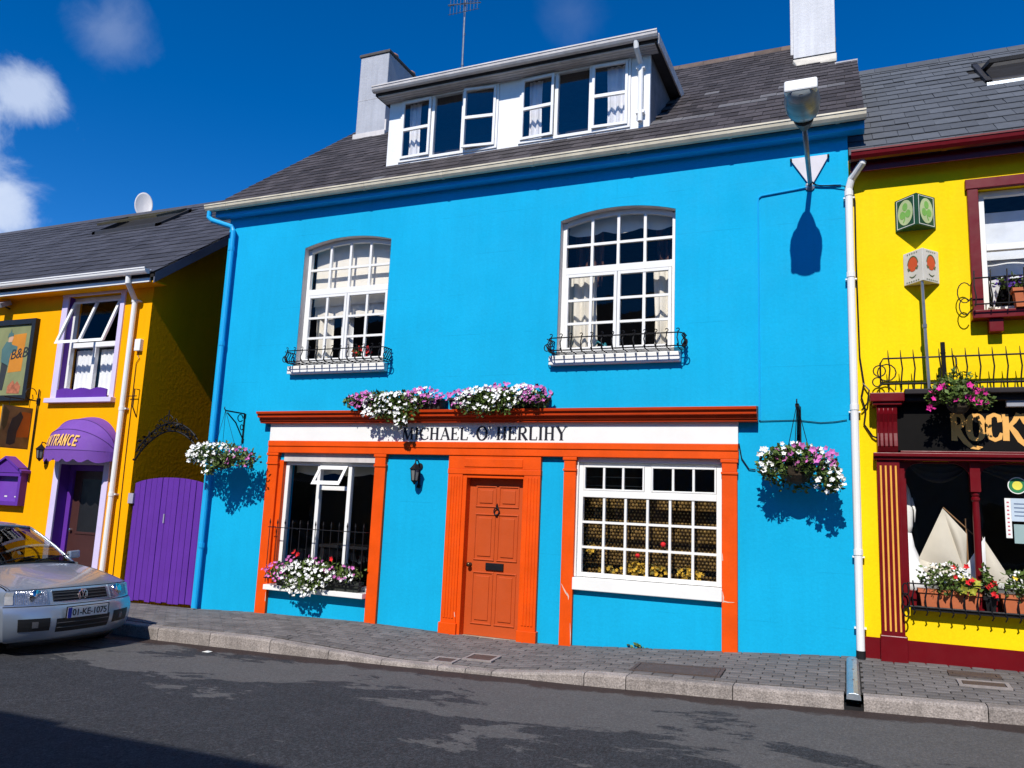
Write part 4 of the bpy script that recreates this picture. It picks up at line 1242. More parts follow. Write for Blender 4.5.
# roof light swung open
sk = MB(); x0, x1, ya, yb = -15.6, -13.58, 2.47, 3.33
s = TANL
for (a, b, c_, e) in ((x0, x0+.09, ya, yb), (x1-.09, x1, ya, yb), (x0, x1, ya, ya+.08), (x0, x1, yb-.08, yb)):
    sk.add([(a, c_, rl(c_)-.02), (b, c_, rl(c_)-.02), (b, e, rl(e)-.02), (a, e, rl(e)-.02), (a, c_, rl(c_)+.07), (b, c_, rl(c_)+.07), (b, e, rl(e)+.07), (a, e, rl(e)+.07)],
           [(0, 3, 2, 1), (4, 5, 6, 7), (0, 1, 5, 4), (1, 2, 6, 5), (2, 3, 7, 6), (3, 0, 4, 7)])
sky1 = obj('roof_window', sk, mat('dark_metal', (.035, .033, .033), .5, .2), amber)
def pivot_sash(parent, x0, x1, yc, zc, half, ang, mf, lead=None):
    c, s_ = math.cos(ang), math.sin(ang)
    def P(x, h, o): return (x, yc+h*c-o*s_, zc+h*s_+o*c)
    f = MB()
    for (a, b, h0, h1) in ((x0, x0+.07, -half, half), (x1-.07, x1, -half, half), (x0+.07, x1-.07, -half, -half+.09), (x0+.07, x1-.07, half-.08, half)):
        f.add([P(a, h0, 0), P(b, h0, 0), P(b, h1, 0), P(a, h1, 0), P(a, h0, .05), P(b, h0, .05), P(b, h1, .05), P(a, h1, .05)], [(0, 3, 2, 1), (4, 5, 6, 7), (0, 1, 5, 4), (1, 2, 6, 5), (2, 3, 7, 6), (3, 0, 4, 7)])
    o = obj('sash', f, mf, parent)
    g_ = MB(); g_.quad(P(x0+.07, -half+.09, .02), P(x1-.07, -half+.09, .02), P(x1-.07, half-.08, .02), P(x0+.07, half-.08, .02)); obj('pane', g_, GLASS, parent, fix=False)
    return o
pivot_sash(sky1, x0+.10, x1-.10, 2.9, rl(2.9)+.13, .46, R(30), mat('olive_metal', (.10, .085, .05), .5, .2))
q = MB(); q.add([(x0+.1, 2.5, rl(2.5)-.3), (x1-.1, 2.5, rl(2.5)-.3), (x1-.1, 3.3, rl(3.3)-.3), (x0+.1, 3.3, rl(3.3)-.3)], [(0, 1, 2, 3)])
obj('light_well', q, ROOM, sky1, fix=False)

# upstairs window: lilac surround, white frame, tilted top sash
q = MB()
q.box(-12.80, -12.66, -.03, .004, 3.20, 5.075); q.box(-11.37, -11.27, -.03, .004, 3.20, 5.075); q.box(-12.82, -11.25, -.032, .003, 5.06, 5.10)
q.box(-12.86, -11.23, -.10, .003, 3.15, 3.23)
obj('window_surround', q, LILAC, amber, bevel=.006)
q = MB(); 
for x in (-12.657, -11.373): q.quad((x, .003, 3.27), (x, .16, 3.27), (x, .16, 5.06), (x, .003, 5.06))
obj('reveal', q, PURPLE, amber, fix=False)
lw = frame_obj('window', -12.655, -11.375, 3.28, 5.055, .10, .17, .055, UPVC, amber)
bx('transom', -12.60, -11.43, .095, .172, 4.15, 4.235, UPVC, lw)
bx('mullion', -12.05, -11.98, .102, .171, 3.335, 4.15, UPVC, lw)
pane(-12.60, -12.05, 3.335, 4.15, .14, lw); pane(-11.98, -11.43, 3.335, 4.15, .14, lw)
zt, sh, ang = 4.99, .86, R(19)
def P2(x, h, o): return (x, .085-h*math.sin(ang)-o*math.cos(ang), zt-h*math.cos(ang)-o*math.sin(ang))
f = MB()
for (a, b, h0, h1) in ((-12.60, -12.545, 0, sh), (-11.485, -11.43, 0, sh), (-12.04, -11.99, 0, sh), (-12.545, -11.485, sh-.055, sh), (-12.545, -11.485, 0, .05)):
    f.add([P2(a, h0, 0), P2(b, h0, 0), P2(b, h1, 0), P2(a, h1, 0), P2(a, h0, .045), P2(b, h0, .045), P2(b, h1, .045), P2(a, h1, .045)], [(0, 3, 2, 1), (4, 5, 6, 7), (0, 1, 5, 4), (1, 2, 6, 5), (2, 3, 7, 6), (3, 0, 4, 7)])
obj('open_sash', f, UPVC, lw)
for a, b in ((-12.545, -12.04), (-11.99, -11.485)):
    g_ = MB(); g_.quad(P2(a, .05, .02), P2(b, .05, .02), P2(b, sh-.055, .02), P2(a, sh-.055, .02)); obj('pane', g_, GLASS, lw, fix=False)
room(amber, -13.4, -11.0, 2.9, 5.2, .252, 2.2)
curtain('net_curtain', -12.58, -12.06, 3.30, 4.12, .22, 5, .016, NET, 'white gathered net curtain in left half of the lilac window', 'curtain')
curtain('net_curtain', -11.97, -11.44, 3.30, 4.12, .22, 5, .016, NET, 'white gathered net curtain in right half of the lilac window', 'curtain')
pts = [(-12.62, 3.232)]+[(-12.62+1.22*i/24, 3.37+.035*abs(math.sin(i/24*PI*3.0))) for i in range(25)]+[(-11.40, 3.232)]
q = MB(); q.prism(pts, -.055, -.035, 'y'); tag(obj('sill_board', q, PURPLE), 'purple scalloped board standing on the lilac window sill', 'board')

# entrance door, frame, awning
q = MB(); q.box(-12.46, -12.33, -.03, .16, -.04, 2.2); q.box(-11.28, -11.15, -.03, .16, -.04, 2.2); q.box(-12.33, -11.28, -.029, .16, 2.10, 2.2)
obj('door_frame', q, LILAC, amber, bevel=.006)
room(amber, -12.45, -11.1, -.06, 2.3, .253, 1.8, mat('hall_brown', (.045, .022, .02), .8))
q = MB(); q.quad((-12.327, .0, -.04), (-12.327, .24, -.04), (-12.327, .24, 2.10), (-12.327, .0, 2.10)); obj('door_reveal', q, PURPLE, amber, fix=False)
q = MB(); q.box(-12.32, -12.22, .17, .25, -.04, 2.10); q.box(-11.34, -11.285, .17, .25, -.04, 2.10); q.box(-12.22, -11.34, .171, .25, 2.0, 2.10); obj('inner_frame', q, PURPLE, amber, bevel=.006)
q = MB(); q.box(-12.22, -11.34, .215, .255, -.04, 2.0); idr = obj('door', q, mat('door_brown', (.055, .020, .018), .5, .1), amber)
bx('pane', -12.02, -11.50, .205, .216, .98, 1.86, BLACK, idr)
frame_obj('pane_moulding', -12.06, -11.46, .94, 1.90, .20, .216, .04, mat('door_brown', (.055, .020, .018), .5, .1), idr)
q = MB(); q.lathe((-12.16, .214, 1.0), [(.02, 0), (.02, -.02), (.028, -.04), (.01, -.055)], 10, 'y'); obj('door_knob', q, CHROME, idr)
aw = thing('awning', (-11.83, 0, 2.3), 'purple domed fabric awning lettered ENTRANCE over the doorway', 'awning')
AX, AW, AH, AZ = -11.74, .73, .60, 2.30
def dome(u, a):
    """u -1..1 across, a 0 (flat on the wall) .. 90 degrees (level, facing the street)"""
    rr_ = AH*(max(0, 1-abs(u)**2.3))**.5
    return (AX+AW*u, -rr_*math.sin(R(a))*.86-.01, AZ+rr_*math.cos(R(a)))
for k, (a0, a1) in enumerate(((0, 27), (27, 54), (54, 90))):
    q = MB(); nu, na = 26, 4
    for j in range(na+1):
        for i in range(nu+1):
            p = Vector(dome(-1+2*i/nu, lerp(a0, a1, j/na)))
            sag = .014*math.sin(PI*j/na)
            c = Vector((p.x, 0, AZ)); dv = (p-c)
            q.v.append(tuple(p-dv*sag*2.2))
    for j in range(na):
        for i in range(nu):
            b = j*(nu+1)+i; q.f.append([b, b+1, b+nu+2, b+nu+1]); q.m.append(0)
    o = obj('canopy_panel', q, PURPLE2, aw, smooth=True, fix=False)
q = MB()
for a in (27, 54, 89): q.tube([dome(-1+2*i/26, a) for i in range(27)], .007, 5)
obj('hoop', q, mat('purple_seam', (.08, .03, .19), .8), aw)
q = MB(); nv = 72
for i in range(nv+1):
    u = -1+2*i/nu if False else -1+2*i/nv
    x, y_, z = dome(u, 90)
    dz = .13+.055*abs(math.sin((u+1)*PI*3.5))
    q.v += [(x, y_-.003, AZ+.002), (x, y_-.003, AZ-dz)]
for i in range(nv): q.f.append([2*i, 2*i+2, 2*i+3, 2*i+1]); q.m.append(0)
for xx in (-1, 1):
    pass
obj('valance', q, PURPLE2, aw, fix=False)
def onband(x, z, dd):
    u = (x-AX)/AW; a = lerp(88, 56, (z-.0))
    p = Vector(dome(u, a)); c = Vector((p.x, 0, AZ))
    return tuple(p+(p-c).normalized()*(dd+.002))
ent = [c for c in 'ENTRANCE']
def ent_fr(x, z, dd): return onband(x, z, dd)
# letters sit on the front band: height runs 15%..85% of the band
tot = sum(sans_glyph(c)[1] for c in ent); x = -12.20; sx = .80/tot
for c in ent:
    st, adv = sans_glyph(c); q = MB()
    for i, (pts, w_) in enumerate([(s_[0], s_[1]) for s_ in st]):
        fine = []
        for a, b in zip(pts, pts[1:]): fine += [(lerp(a[0], b[0], k/3), lerp(a[1], b[1], k/3)) for k in range(3)]
        fine.append(pts[-1])
        q.ribbon([(p[0]+.12*p[1], p[1]) for p in fine], w_, lambda u, v, dd, x=x, i=i: ent_fr(x+u*sx, .16+.60*v, (.003+.0004*i) if dd else 0), 1)
    obj('letter', q, mat('awning_yellow', (.85, .48, .12), .7), aw, fix=False)
    x += adv*sx
# lantern left of the awning
def wall_lantern(loc, label, s=1.0, m=IRON):
    t = thing('wall_lantern', loc, label, 'lantern')
    x, y_, z = loc
    q = MB(); q.lathe((x, y_, z+.12*s), [(.045*s, 0), (.045*s, -.015), (.01, -.02)], 10, 'y'); q.tube([(x, y_, z+.12*s), (x, y_-.06*s, z+.19*s), (x, y_-.12*s, z+.20*s), (x, y_-.13*s, z+.15*s)], .010*s, 6)
    obj('bracket', q, m, t)
    c = (x, y_-.13*s, z)
    q = MB(); q.lathe(c, [(.012*s, .16*s), (.03*s, .135*s), (.075*s, .085*s), (.085*s, .075*s), (.07*s, .07*s)], 6)
    q.lathe(c, [(.045*s, -.085*s), (.055*s, -.075*s), (.02*s, -.11*s), (.008*s, -.13*s)], 6)
    for k in range(6):
        a = 2*PI*k/6
        q.tube([(c[0]+.066*s*math.cos(a), c[1]+.066*s*math.sin(a), c[2]+.075*s), (c[0]+.046*s*math.cos(a), c[1]+.046*s*math.sin(a), c[2]-.08*s)], .006*s, 4)
    obj('cage', q, m, t)
    q = MB(); q.lathe(c, [(.043*s, -.078*s), (.063*s, .072*s)], 6); obj('lantern_glass', q, mat('frosted', (.16, .17, .17), .25), t)
    q = MB(); q.box(x-.012*s, x+.012*s, y_-.015, y_, z-.12*s, z+.12*s); q.lathe((x, y_-.01, z-.14*s), [(.028*s, -.03), (.03*s, 0), (.01, .03)], 8); obj('backplate', q, m, t)
    return t
wall_lantern((-12.70, -.01, 2.26), 'small black wall lantern beside the purple awning', 1.0)
wall_lantern((-5.32, -.005, 2.07), 'black wall lantern on blue wall between window and orange door', 1.0)

# framed poster, hanging sign, menu case, floodlight, meter box
t = thing('framed_poster', (-13.95, -.04, 3.9), 'large black framed B and B poster with a teal figure on amber wall', 'poster')
frame_obj('frame', -14.55, -13.36, 3.20, 4.70, -.09, .0, .10, BLACK, t)
pgm = mat('poster_green', (.22, .24, .11), .7, .2, 2.5)
bx('picture', -14.45, -13.46, -.055, -.01, 3.30, 4.60, pgm, t)
fl = lambda name, poly, m_, d0, par: obj(name, MB().prism(poly, -.055-d0, -.054, 'y'), m_, par)
fl('print_panel', [(-13.98, 3.72), (-13.62, 3.74), (-13.60, 4.44), (-13.96, 4.42)], mat('print_orange', (.55, .21, .02), .7, .1), .002, t)
teal = mat('print_teal', (.07, .15, .15), .7, .15); skin = mat('print_skin', (.55, .33, .22), .7); dk = mat('print_dark', (.03, .035, .04), .7)
fl('print_coat', [(-14.20, 3.92), (-14.00, 3.84), (-13.95, 4.08), (-13.80, 4.13), (-13.80, 4.20), (-13.96, 4.24), (-14.02, 4.30), (-14.12, 4.30), (-14.22, 4.16)], teal, .004, t)
fl('print_head', [(-14.07, 4.29), (-13.97, 4.29), (-13.94, 4.37), (-13.98, 4.43), (-14.06, 4.42)], skin, .005, t)
fl('print_hat', [(-14.10, 4.38), (-13.94, 4.40), (-13.97, 4.46), (-14.01, 4.47), (-14.02, 4.53), (-14.04, 4.47), (-14.08, 4.45)], teal, .006, t)
fl('print_skirt', [(-14.18, 3.92), (-14.0, 3.85), (-14.03, 3.62), (-14.06, 3.40), (-14.12, 3.40), (-14.18, 3.62)], dk, .004, t)
fl('print_basket', [(-13.93, 3.34), (-13.60, 3.33), (-13.58, 3.46), (-13.68, 3.56), (-13.74, 3.50), (-13.80, 3.58), (-13.93, 3.47)], mat('print_red', (.42, .14, .07), .7, .4, 14), .003, t)
tx = bpy.data.curves.new('lettering', 'FONT'); tx.body = 'B&B'; tx.size = .26; tx.extrude = .002; tx.shear = .25
o = bpy.data.objects.new('lettering', tx); COL.objects.link(o); o.parent = t
o.location = Vector((-13.96, -.060, 3.96))-worldloc(t); o.rotation_euler = (PI/2, R(-6), 0); tx.materials.append(dk)
o = to_mesh(o)
t = thing('floodlight', (-14.32, 0, 5.0), 'grey floodlight on a bracket above the framed poster', 'floodlight')
q = MB(); q.obox((-14.25, -.16, 4.99), (.12, 0, 0), (0, .09, .05), (0, -.02, .035)); obj('lamp_head', q, mat('flood_grey', (.28, .28, .30), .5), t)
q = MB(); q.tube([(-14.25, 0, 4.94), (-14.25, -.09, 4.96)], .015, 6); obj('arm', q, BLACK, t)
t = thing('hanging_sign', (-13.10, 0, 2.7), 'square pub style picture sign hanging from a black iron bracket on amber wall', 'sign')
q = MB(); q.tube([(-13.10, -.03, 1.95), (-13.10, -.03, 3.40)], .013, 6); q.tube([(-13.10, -.03, 3.19), (-13.12, -.62, 3.19)], .011, 6)
q.tube([(-13.10, -.05+.10*math.cos(R(a))-.12, 3.30+.10*math.sin(R(a))) for a in range(0, 330, 30)]+[(-13.1, -.14, 3.29)], .008, 5)
for y_ in (-.16, -.52): q.tube([(-13.11, y_, 3.19), (-13.11, y_, 3.06)], .005, 5)
q.box(-13.13, -13.07, -.035, -.002, 3.14, 3.24)
obj('bracket', q, IRON, t)
q = MB(); q.box(-13.135, -13.105, -.62, -.09, 2.33, 3.05); obj('board', q, mat('sign_edge', (.16, .11, .04), .6, .3), t)
fx = lambda name, poly, m_, dd: obj(name, MB().prism(poly, -13.1055, -13.103+dd, 'x'), m_, t)
fx('print_ground', [(-.60, 2.35), (-.11, 2.35), (-.11, 3.03), (-.60, 3.03)], mat('print_umber', (.20, .135, .055), .7, .45, 5), .0)
fx('print_panel', [(-.33, 2.52), (-.115, 2.54), (-.115, 2.96), (-.27, 2.97), (-.36, 2.80)], mat('print_amber', (.38, .12, .02), .7, .15), .001)
fx('print_figure', [(-.49, 2.40), (-.42, 2.38), (-.34, 2.42), (-.33, 2.62), (-.29, 2.74), (-.25, 2.88), (-.31, 2.97), (-.37, 2.89), (-.44, 2.84), (-.49, 2.62)], dk, .002)
fx('print_trees', [(-.60, 2.70), (-.56, 2.62), (-.52, 2.72), (-.50, 2.95), (-.57, 3.02), (-.60, 3.02)], mat('print_olive', (.08, .075, .03), .7, .3), .0015)
t = thing('menu_case', (-13.62, 0, 1.75), 'purple gabled menu case fixed to the amber wall beside the car', 'notice case')
frame_obj('case_frame', -13.92, -13.12, 1.36, 1.93, -.13, .0, .07, PURPLE, t, bevel=.004)
bx('back_panel', -13.85, -13.19, -.03, -.002, 1.43, 1.86, mat('purple_back', (.16, .05, .40), .5, .1), t)
q = MB(); q.prism([(-13.98, 1.92), (-13.52, 2.17), (-13.06, 1.92), (-13.06, 1.96), (-13.52, 2.21), (-13.98, 1.96)], -.18, .0, 'y'); obj('roof', q, PURPLE, t)
q = MB(); q.prism([(-13.93, 1.925), (-13.11, 1.925), (-13.52, 2.165)], -.14, -.002, 'y'); obj('gable', q, PURPLE, t)
q = MB(); q.box(-13.62, -13.55, -.034, -.029, 1.50, 1.525); q.box(-13.36, -13.28, -.034, -.029, 1.50, 1.52); obj('paper_slip', q, PLATEW, t)
t = thing('junction_box', (-10.80, 0, 4.1), 'small white junction box with wires by the amber house corner', 'utility box')
bx('box', -10.87, -10.74, -.07, .0, 4.0, 4.2, UPVC, t, bevel=.008)
q = MB(); q.tube([(-10.80, -.02, 4.0), (-10.82, -.02, 3.93), (-10.78, -.015, 3.88), (-10.84, -.015, 3.80), (-10.84, -.012, 3.3), (-10.83, -.012, 2.0), (-10.80, -.012, .05)], .006, 5); obj('wire', q, BLACK, t)
q = MB(); q.tube([(-10.70, -.01, 3.35), (-10.70, -.10, 3.35), (-10.70, -.10, 3.05), (-10.70, -.01, 2.9)], .010, 6); q.tube([(-10.9, -.05, 3.24), (-10.7, -.05, 3.24)], .008, 5)
tag(obj('pipe_hook', q, IRON), 'thin black iron hook on the amber wall corner beside the pipe', 'hook')

# satellite dish behind the ridge
t = thing('satellite_dish', (-15.55, 4.0, 8.5), 'pale oval satellite dish standing up behind the dark left roof', 'satellite dish')
q = MB(); n = 28
nrm = Vector((.80, -.58, .20)).normalized(); A = Vector((0, 0, 1)).cross(nrm).normalized(); B = nrm.cross(A)
C0 = Vector((-15.85, 3.95, 8.70))
for k, (rad, dep) in enumerate(((0.001, -.05), (.16, -.04), (.27, -.012), (.31, 0), (.315, -.02), (.16, -.07), (.001, -.08))):
    for i in range(n):
        a = 2*PI*i/n; q.v.append(tuple(C0+A*rad*.66*math.cos(a)+B*rad*1.12*math.sin(a)+nrm*dep))
for k in range(6):
    for i in range(n): q.f.append([k*n+i, k*n+(i+1) % n, (k+1)*n+(i+1) % n, (k+1)*n+i]); q.m.append(0)
obj('dish', q, mat('dish_grey', (.55, .53, .53), .5, .05), t, smooth=True)
q = MB(); q.tube([C0-nrm*.08, C0-nrm*.2, C0-nrm*.2-Vector((0, 0, .6))], .025, 8); obj('mast', q, STEEL, t)

# purple gate and the iron overthrow above it
t = thing('purple_gate', (-9.75, .02, -.03), 'arched purple plank gate between the amber and blue houses', 'gate')
x = -10.58; i = 0
W_ = .118
arch_z = lambda x: 1.70+.23*math.sqrt(max(0, 1-((x+9.80)/.92)**2))
while x < -9.16:
    z0 = base(x)+.03+rnd.uniform(-.012, .02)
    a, b = x+.004, x+W_-.004
    q = MB(); n = 4
    pts = [(a, z0), (b, z0)]+[(lerp(b, a, k/n), arch_z(lerp(b, a, k/n))) for k in range(n+1)]
    q.prism(pts, .02+rnd.uniform(-.004, .004), .05, 'y'); obj('plank', q, PURPLE, t, bevel=.004)
    x += W_; i += 1
q = MB()
for z in (.25, 1.45): q.box(-10.58, -9.15, .052, .10, z, z+.10)
obj('ledge', q, PURPLE, t)
q = MB(); q.box(-10.66, -10.55, -.02, .03, 1.50, 1.66); q.box(-9.88, -9.86, .0, .02, 1.22, 1.36); obj('latch', q, mat('latch_grey', (.35, .33, .42), .5), t)
t = thing('iron_overthrow', (-9.9, 0, 2.6), 'curly black wrought iron arch spanning above the purple gate', 'iron arch')
q = MB()
ax = lambda u: (-10.60+1.28*u, -.02, 2.20+.36*math.sin(PI*min(1, u*1.0))**.8+.20*u)
for o_ in (0, .13): q.tube([(ax(i/16)[0], ax(i/16)[1], ax(i/16)[2]+o_) for i in range(17)], .014, 6)
for i in range(1, 16):
    c = ax(i/16)
    s = 1 if i % 2 else -1
    q.tube([(c[0]+.055*math.cos(R(a))*(1-a/700), c[1]-.01, c[2]+.065+.052*math.sin(R(a))*s*(1-a/700)) for a in range(0, 420, 40)], .007, 5)
c = ax(.5)
for sgn in (-1, 1):
    q.tube([(c[0]+sgn*(.02+.07*math.sin(R(a))), -.03, c[2]+.15+.11*a/180) for a in range(0, 200, 20)], .008, 5)
    q.tube([(c[0]+sgn*.07, -.03, c[2]+.14), (c[0]+sgn*.16, -.03, c[2]+.20), (c[0]+sgn*.20, -.03, c[2]+.15)], .008, 5)
q.tube([(c[0], -.03, c[2]+.12), (c[0], -.03, c[2]+.34)], .009, 6)
obj('scrollwork', q, IRON, t)
q = MB(); leaves(q, [(ax(rnd.random())[0], -.03, 0) for _ in range(0)], .05)
for i in range(2, 16):
    c = ax(i/16.); leaves(q, [(c[0]+rnd.uniform(-.03, .03), -.035, c[2]+.06+rnd.uniform(-.05, .08)) for _ in range(5)], .07, (0, -.2, .3))
obj('iron_leaves', q, IRON, t, kind='stuff', fix=False)
q = MB(); q.tube([(-10.64, -.02, 2.2), (-10.60, -.02, 2.2)], .02, 6); q.tube([(-9.34, -.02, 2.30), (-9.10, -.02, 2.28)], .012, 6); obj('fixing', q, IRON, t)

# ==================================================================== YELLOW PUB ON THE RIGHT
pub = thing('yellow_pub', (4, 3, .3), 'bright yellow pub with maroon shopfront, gutter and grey slate roof', 'pub')
XP0, XP1 = .10, 6.6
ops = [(1.37, 2.62, 3.94, 5.30, 0), (.54, 4.4, .86, 2.37, 0)]
q = MB(); wall(q, XP0, XP1, lambda x: -.3, 5.82, ops)
q.add([(XP1, 0, -.3), (XP1, 7.4, -.3), (XP1, 7.4, 5.8), (XP1, 3.7, 8.7), (XP1, 0, 5.8)], [(0, 1, 2, 3, 4)])
q.add([(XP0, 0, 5.5), (XP0, 7.4, 5.5), (XP0, 7.4, 5.8), (XP0, 3.7, 8.7), (XP0, 0, 5.8)], [(0, 1, 2, 3, 4)])
q.quad((XP0, 7.4, -.3), (XP1, 7.4, -.3), (XP1, 7.4, 5.8), (XP0, 7.4, 5.8))
obj('wall', q, YELL_R, pub, fix=False)
TANP = .80
rp = lambda y: 5.80+TANP*(y+.22)
q = MB()
q.add([(.105, -.24, rp(-.24)-.02), (6.8, -.24, rp(-.24)-.02), (6.8, 3.7, rp(3.7)-.02), (.105, 3.7, rp(3.7)-.02), (6.8, 7.6, rp(-.2)), (.105, 7.6, rp(-.2)),
       (.105, -.24, rp(-.24)-.10), (6.8, -.24, rp(-.24)-.10), (6.8, 3.7, rp(3.7)-.12), (.105, 3.7, rp(3.7)-.12), (6.8, 7.6, rp(-.2)-.1), (.105, 7.6, rp(-.2)-.1)],
      [(0, 1, 2, 3), (3, 2, 4, 5), (6, 9, 8, 7), (9, 11, 10, 8), (0, 6, 7, 1), (1, 7, 8, 2), (2, 8, 10, 4), (0, 3, 9, 6), (3, 5, 11, 9), (5, 4, 10, 11)])
proof = obj('roof', q, UNDER, pub)
slates(proof, .105, 6.8, -.265, rp(-.265)-.02, TANP, 3.62, .27, .30, SL_R, SL_Rs, lambda x, y: (0 if x < 3 else 1, x*x+(y+9.3)**2), lambda x, y: 1.78 < x < 3.1 and 1.76 < y < 2.90)
for i in range(14):
    q = MB(); q.prism([(3.57, rp(3.57)+.012), (3.7, rp(3.7)+.05), (3.83, rp(3.57)+.012), (3.7, rp(3.7)+.025)], .11+i*.46, .11+i*.46+.455, 'x'); obj('ridge_tile', q, SL_R, proof)
q = MB(); q.prism(gutter_profile(-.245, 5.79, .07), .13, 6.8, 'x'); pgut = obj('gutter', q, MAROON, pub)
for x in (1.05, 2.0, 2.95, 3.9):
    q = MB(); q.prism([(p[0]-.003, p[1]-.003) for p in gutter_profile(-.245, 5.79, .073)], x-.025, x+.025, 'x'); obj('gutter_joint', q, MAROON, pgut)
q = MB(); q.box(.12, 6.6, -.17, -.145, 5.60, 5.80); obj('fascia', q, MAROON, pub)
q = MB(); q.box(.12, 6.6, -.145, .002, 5.66, 5.68); obj('soffit', q, MAROON, pub)
x0, x1, ya, yb = 1.82, 3.1, 1.86, 2.95
sk = MB()
for (a, b, c_, e) in ((x0, x0+.07, ya, yb), (x1-.07, x1, ya, yb), (x0, x1, ya, ya+.07), (x0, x1, yb-.07, yb)):
    sk.add([(a, c_, rp(c_)-.02), (b, c_, rp(c_)-.02), (b, e, rp(e)-.02), (a, e, rp(e)-.02), (a, c_, rp(c_)+.06), (b, c_, rp(c_)+.06), (b, e, rp(e)+.06), (a, e, rp(e)+.06)],
           [(0, 3, 2, 1), (4, 5, 6, 7), (0, 1, 5, 4), (1, 2, 6, 5), (2, 3, 7, 6), (3, 0, 4, 7)])
sky2 = obj('roof_window', sk, mat('dark_metal', (.035, .033, .033), .5, .2), pub)
pivot_sash(sky2, x0+.06, x1-.06, 2.42, rp(2.42)+.08, .50, R(20), mat('dark_metal', (.035, .033, .033), .5, .2))
q = MB(); q.box(x0+.0, x1, ya-.04, ya+.02, rp(ya)-.03, rp(ya)+.012); obj('flashing', q, GALV, sky2)
q = MB(); q.add([(x0+.07, ya+.05, rp(ya)-.1), (x1-.07, ya+.05, rp(ya)-.1), (x1-.07, yb-.05, rp(yb)-.2), (x0+.07, yb-.05, rp(yb)-.2)], [(0, 1, 2, 3)]); obj('light_well', q, NET, sky2, fix=False)

# upper window of the pub
q = MB()
q.box(1.27, 1.375, -.05, .004, 3.90, 5.40); q.box(2.62, 2.74, -.05, .004, 3.90, 5.40); q.box(1.255, 2.755, -.06, .003, 5.30, 5.41)
obj('window_surround', q, MAROON, pub, bevel=.006)
q = MB(); q.box(1.25, 2.76, -.16, .003, 3.84, 3.93); q.box(1.40, 1.53, -.12, .002, 3.70, 3.84); q.box(2.45, 2.58, -.12, .002, 3.70, 3.84); obj('sill', q, MAROON, pub, bevel=.008)
pw_in = frame_obj('window', 1.38, 2.61, 3.95, 5.295, .06, .13, .06, UPVC, pub)
bx('meeting_rail', 1.44, 2.55, .055, .125, 4.63, 4.70, UPVC, pw_in)
pane(1.44, 2.55, 4.01, 4.63, .10, pw_in); pane(1.44, 2.55, 4.70, 5.235, .08, pw_in)
room(pub, 1.1, 3.0, 3.7, 5.45, .252, 1.6)
curtain('roller_blind', 1.42, 2.58, 4.58, 5.12, .26, 1, .004, mat('pale_blind', (.66, .70, .76), .9), 'pale blind behind the top sash of the maroon window', 'blind')
curtain('curtain', 1.42, 2.58, 4.36, 4.60, .30, 3, .01, NET, 'scalloped white curtain edge below the pale blind', 'curtain', hem=lambda x: 4.44-.07*math.sin((x-1.42)*5.5))

# shopfront
q = MB(); q.box(.12, 6.5, -.02, .004, .0, .515); pl = obj('plinth', q, MAROON, pub)
q = MB(); q.box(.300, .520, -.09, .003, .55, 2.39); pil = obj('pilaster', q, MAROON, pub, bevel=.006)
for k in range(4):
    x = .326+k*.048
    q = MB(); q.tube([(x+.012, -.089, .60), (x+.012, -.089, 2.30)], .010, 8); obj('gilt_reed', q, GOLD, pil)
bx('pilaster_base', .285, .540, -.12, .002, .15, .56, MAROON, pil, bevel=.01)
q = MB(); q.prism([(.003, 2.44), (-.14, 2.44), (-.175, 2.50), (-.165, 2.56), (-.15, 2.64), (-.16, 2.76), (-.20, 2.84), (-.215, 2.92), (-.20, 2.965), (.003, 2.965)], .312, .508, 'x')
con = obj('console', q, MAROON, pil, bevel=.004)
for k in range(4):
    x = .335+k*.043; q = MB(); q.tube([(x, -.172, 2.50), (x, -.153, 2.62), (x, -.160, 2.76), (x, -.196, 2.84), (x, -.212, 2.90)], .010, 6); obj('console_reed', q, MAROON, con, smooth=True)
q = MB(); q.box(.25, .58, -.27, .003, 2.965, 3.06); q.box(.275, .555, -.245, .002, 2.93, 2.966); obj('console_cap', q, MAROON, pil, bevel=.008)
q = MB(); q.box(.506, 4.6, -.10, .003, 2.46, 2.97); sb = obj('sign_board', q, BLACKM, pub)
q = MB(); q.box(.27, 4.8, -.15, .0025, 2.395, 2.435); q.box(.27, 4.8, -.12, .002, 2.36, 2.395); q.box(.53, 4.8, -.13, .0015, 2.435, 2.458); obj('lower_cornice', q, MAROON, pub, bevel=.006)
q = MB(); q.box(.58, 4.8, -.30, .0025, 3.035, 3.09); q.box(.58, 4.8, -.22, .002, 2.972, 3.035); obj('upper_cornice', q, mat('lead_black', (.016, .012, .014), .6, .2), pub, bevel=.008)
q = MB(); q.box(1.50, 4.4, -.20, -.135, 2.905, 2.995); obj('lamp_trough', q, mat('trough_grey', (.30, .31, .35), .5), sb, bevel=.006)
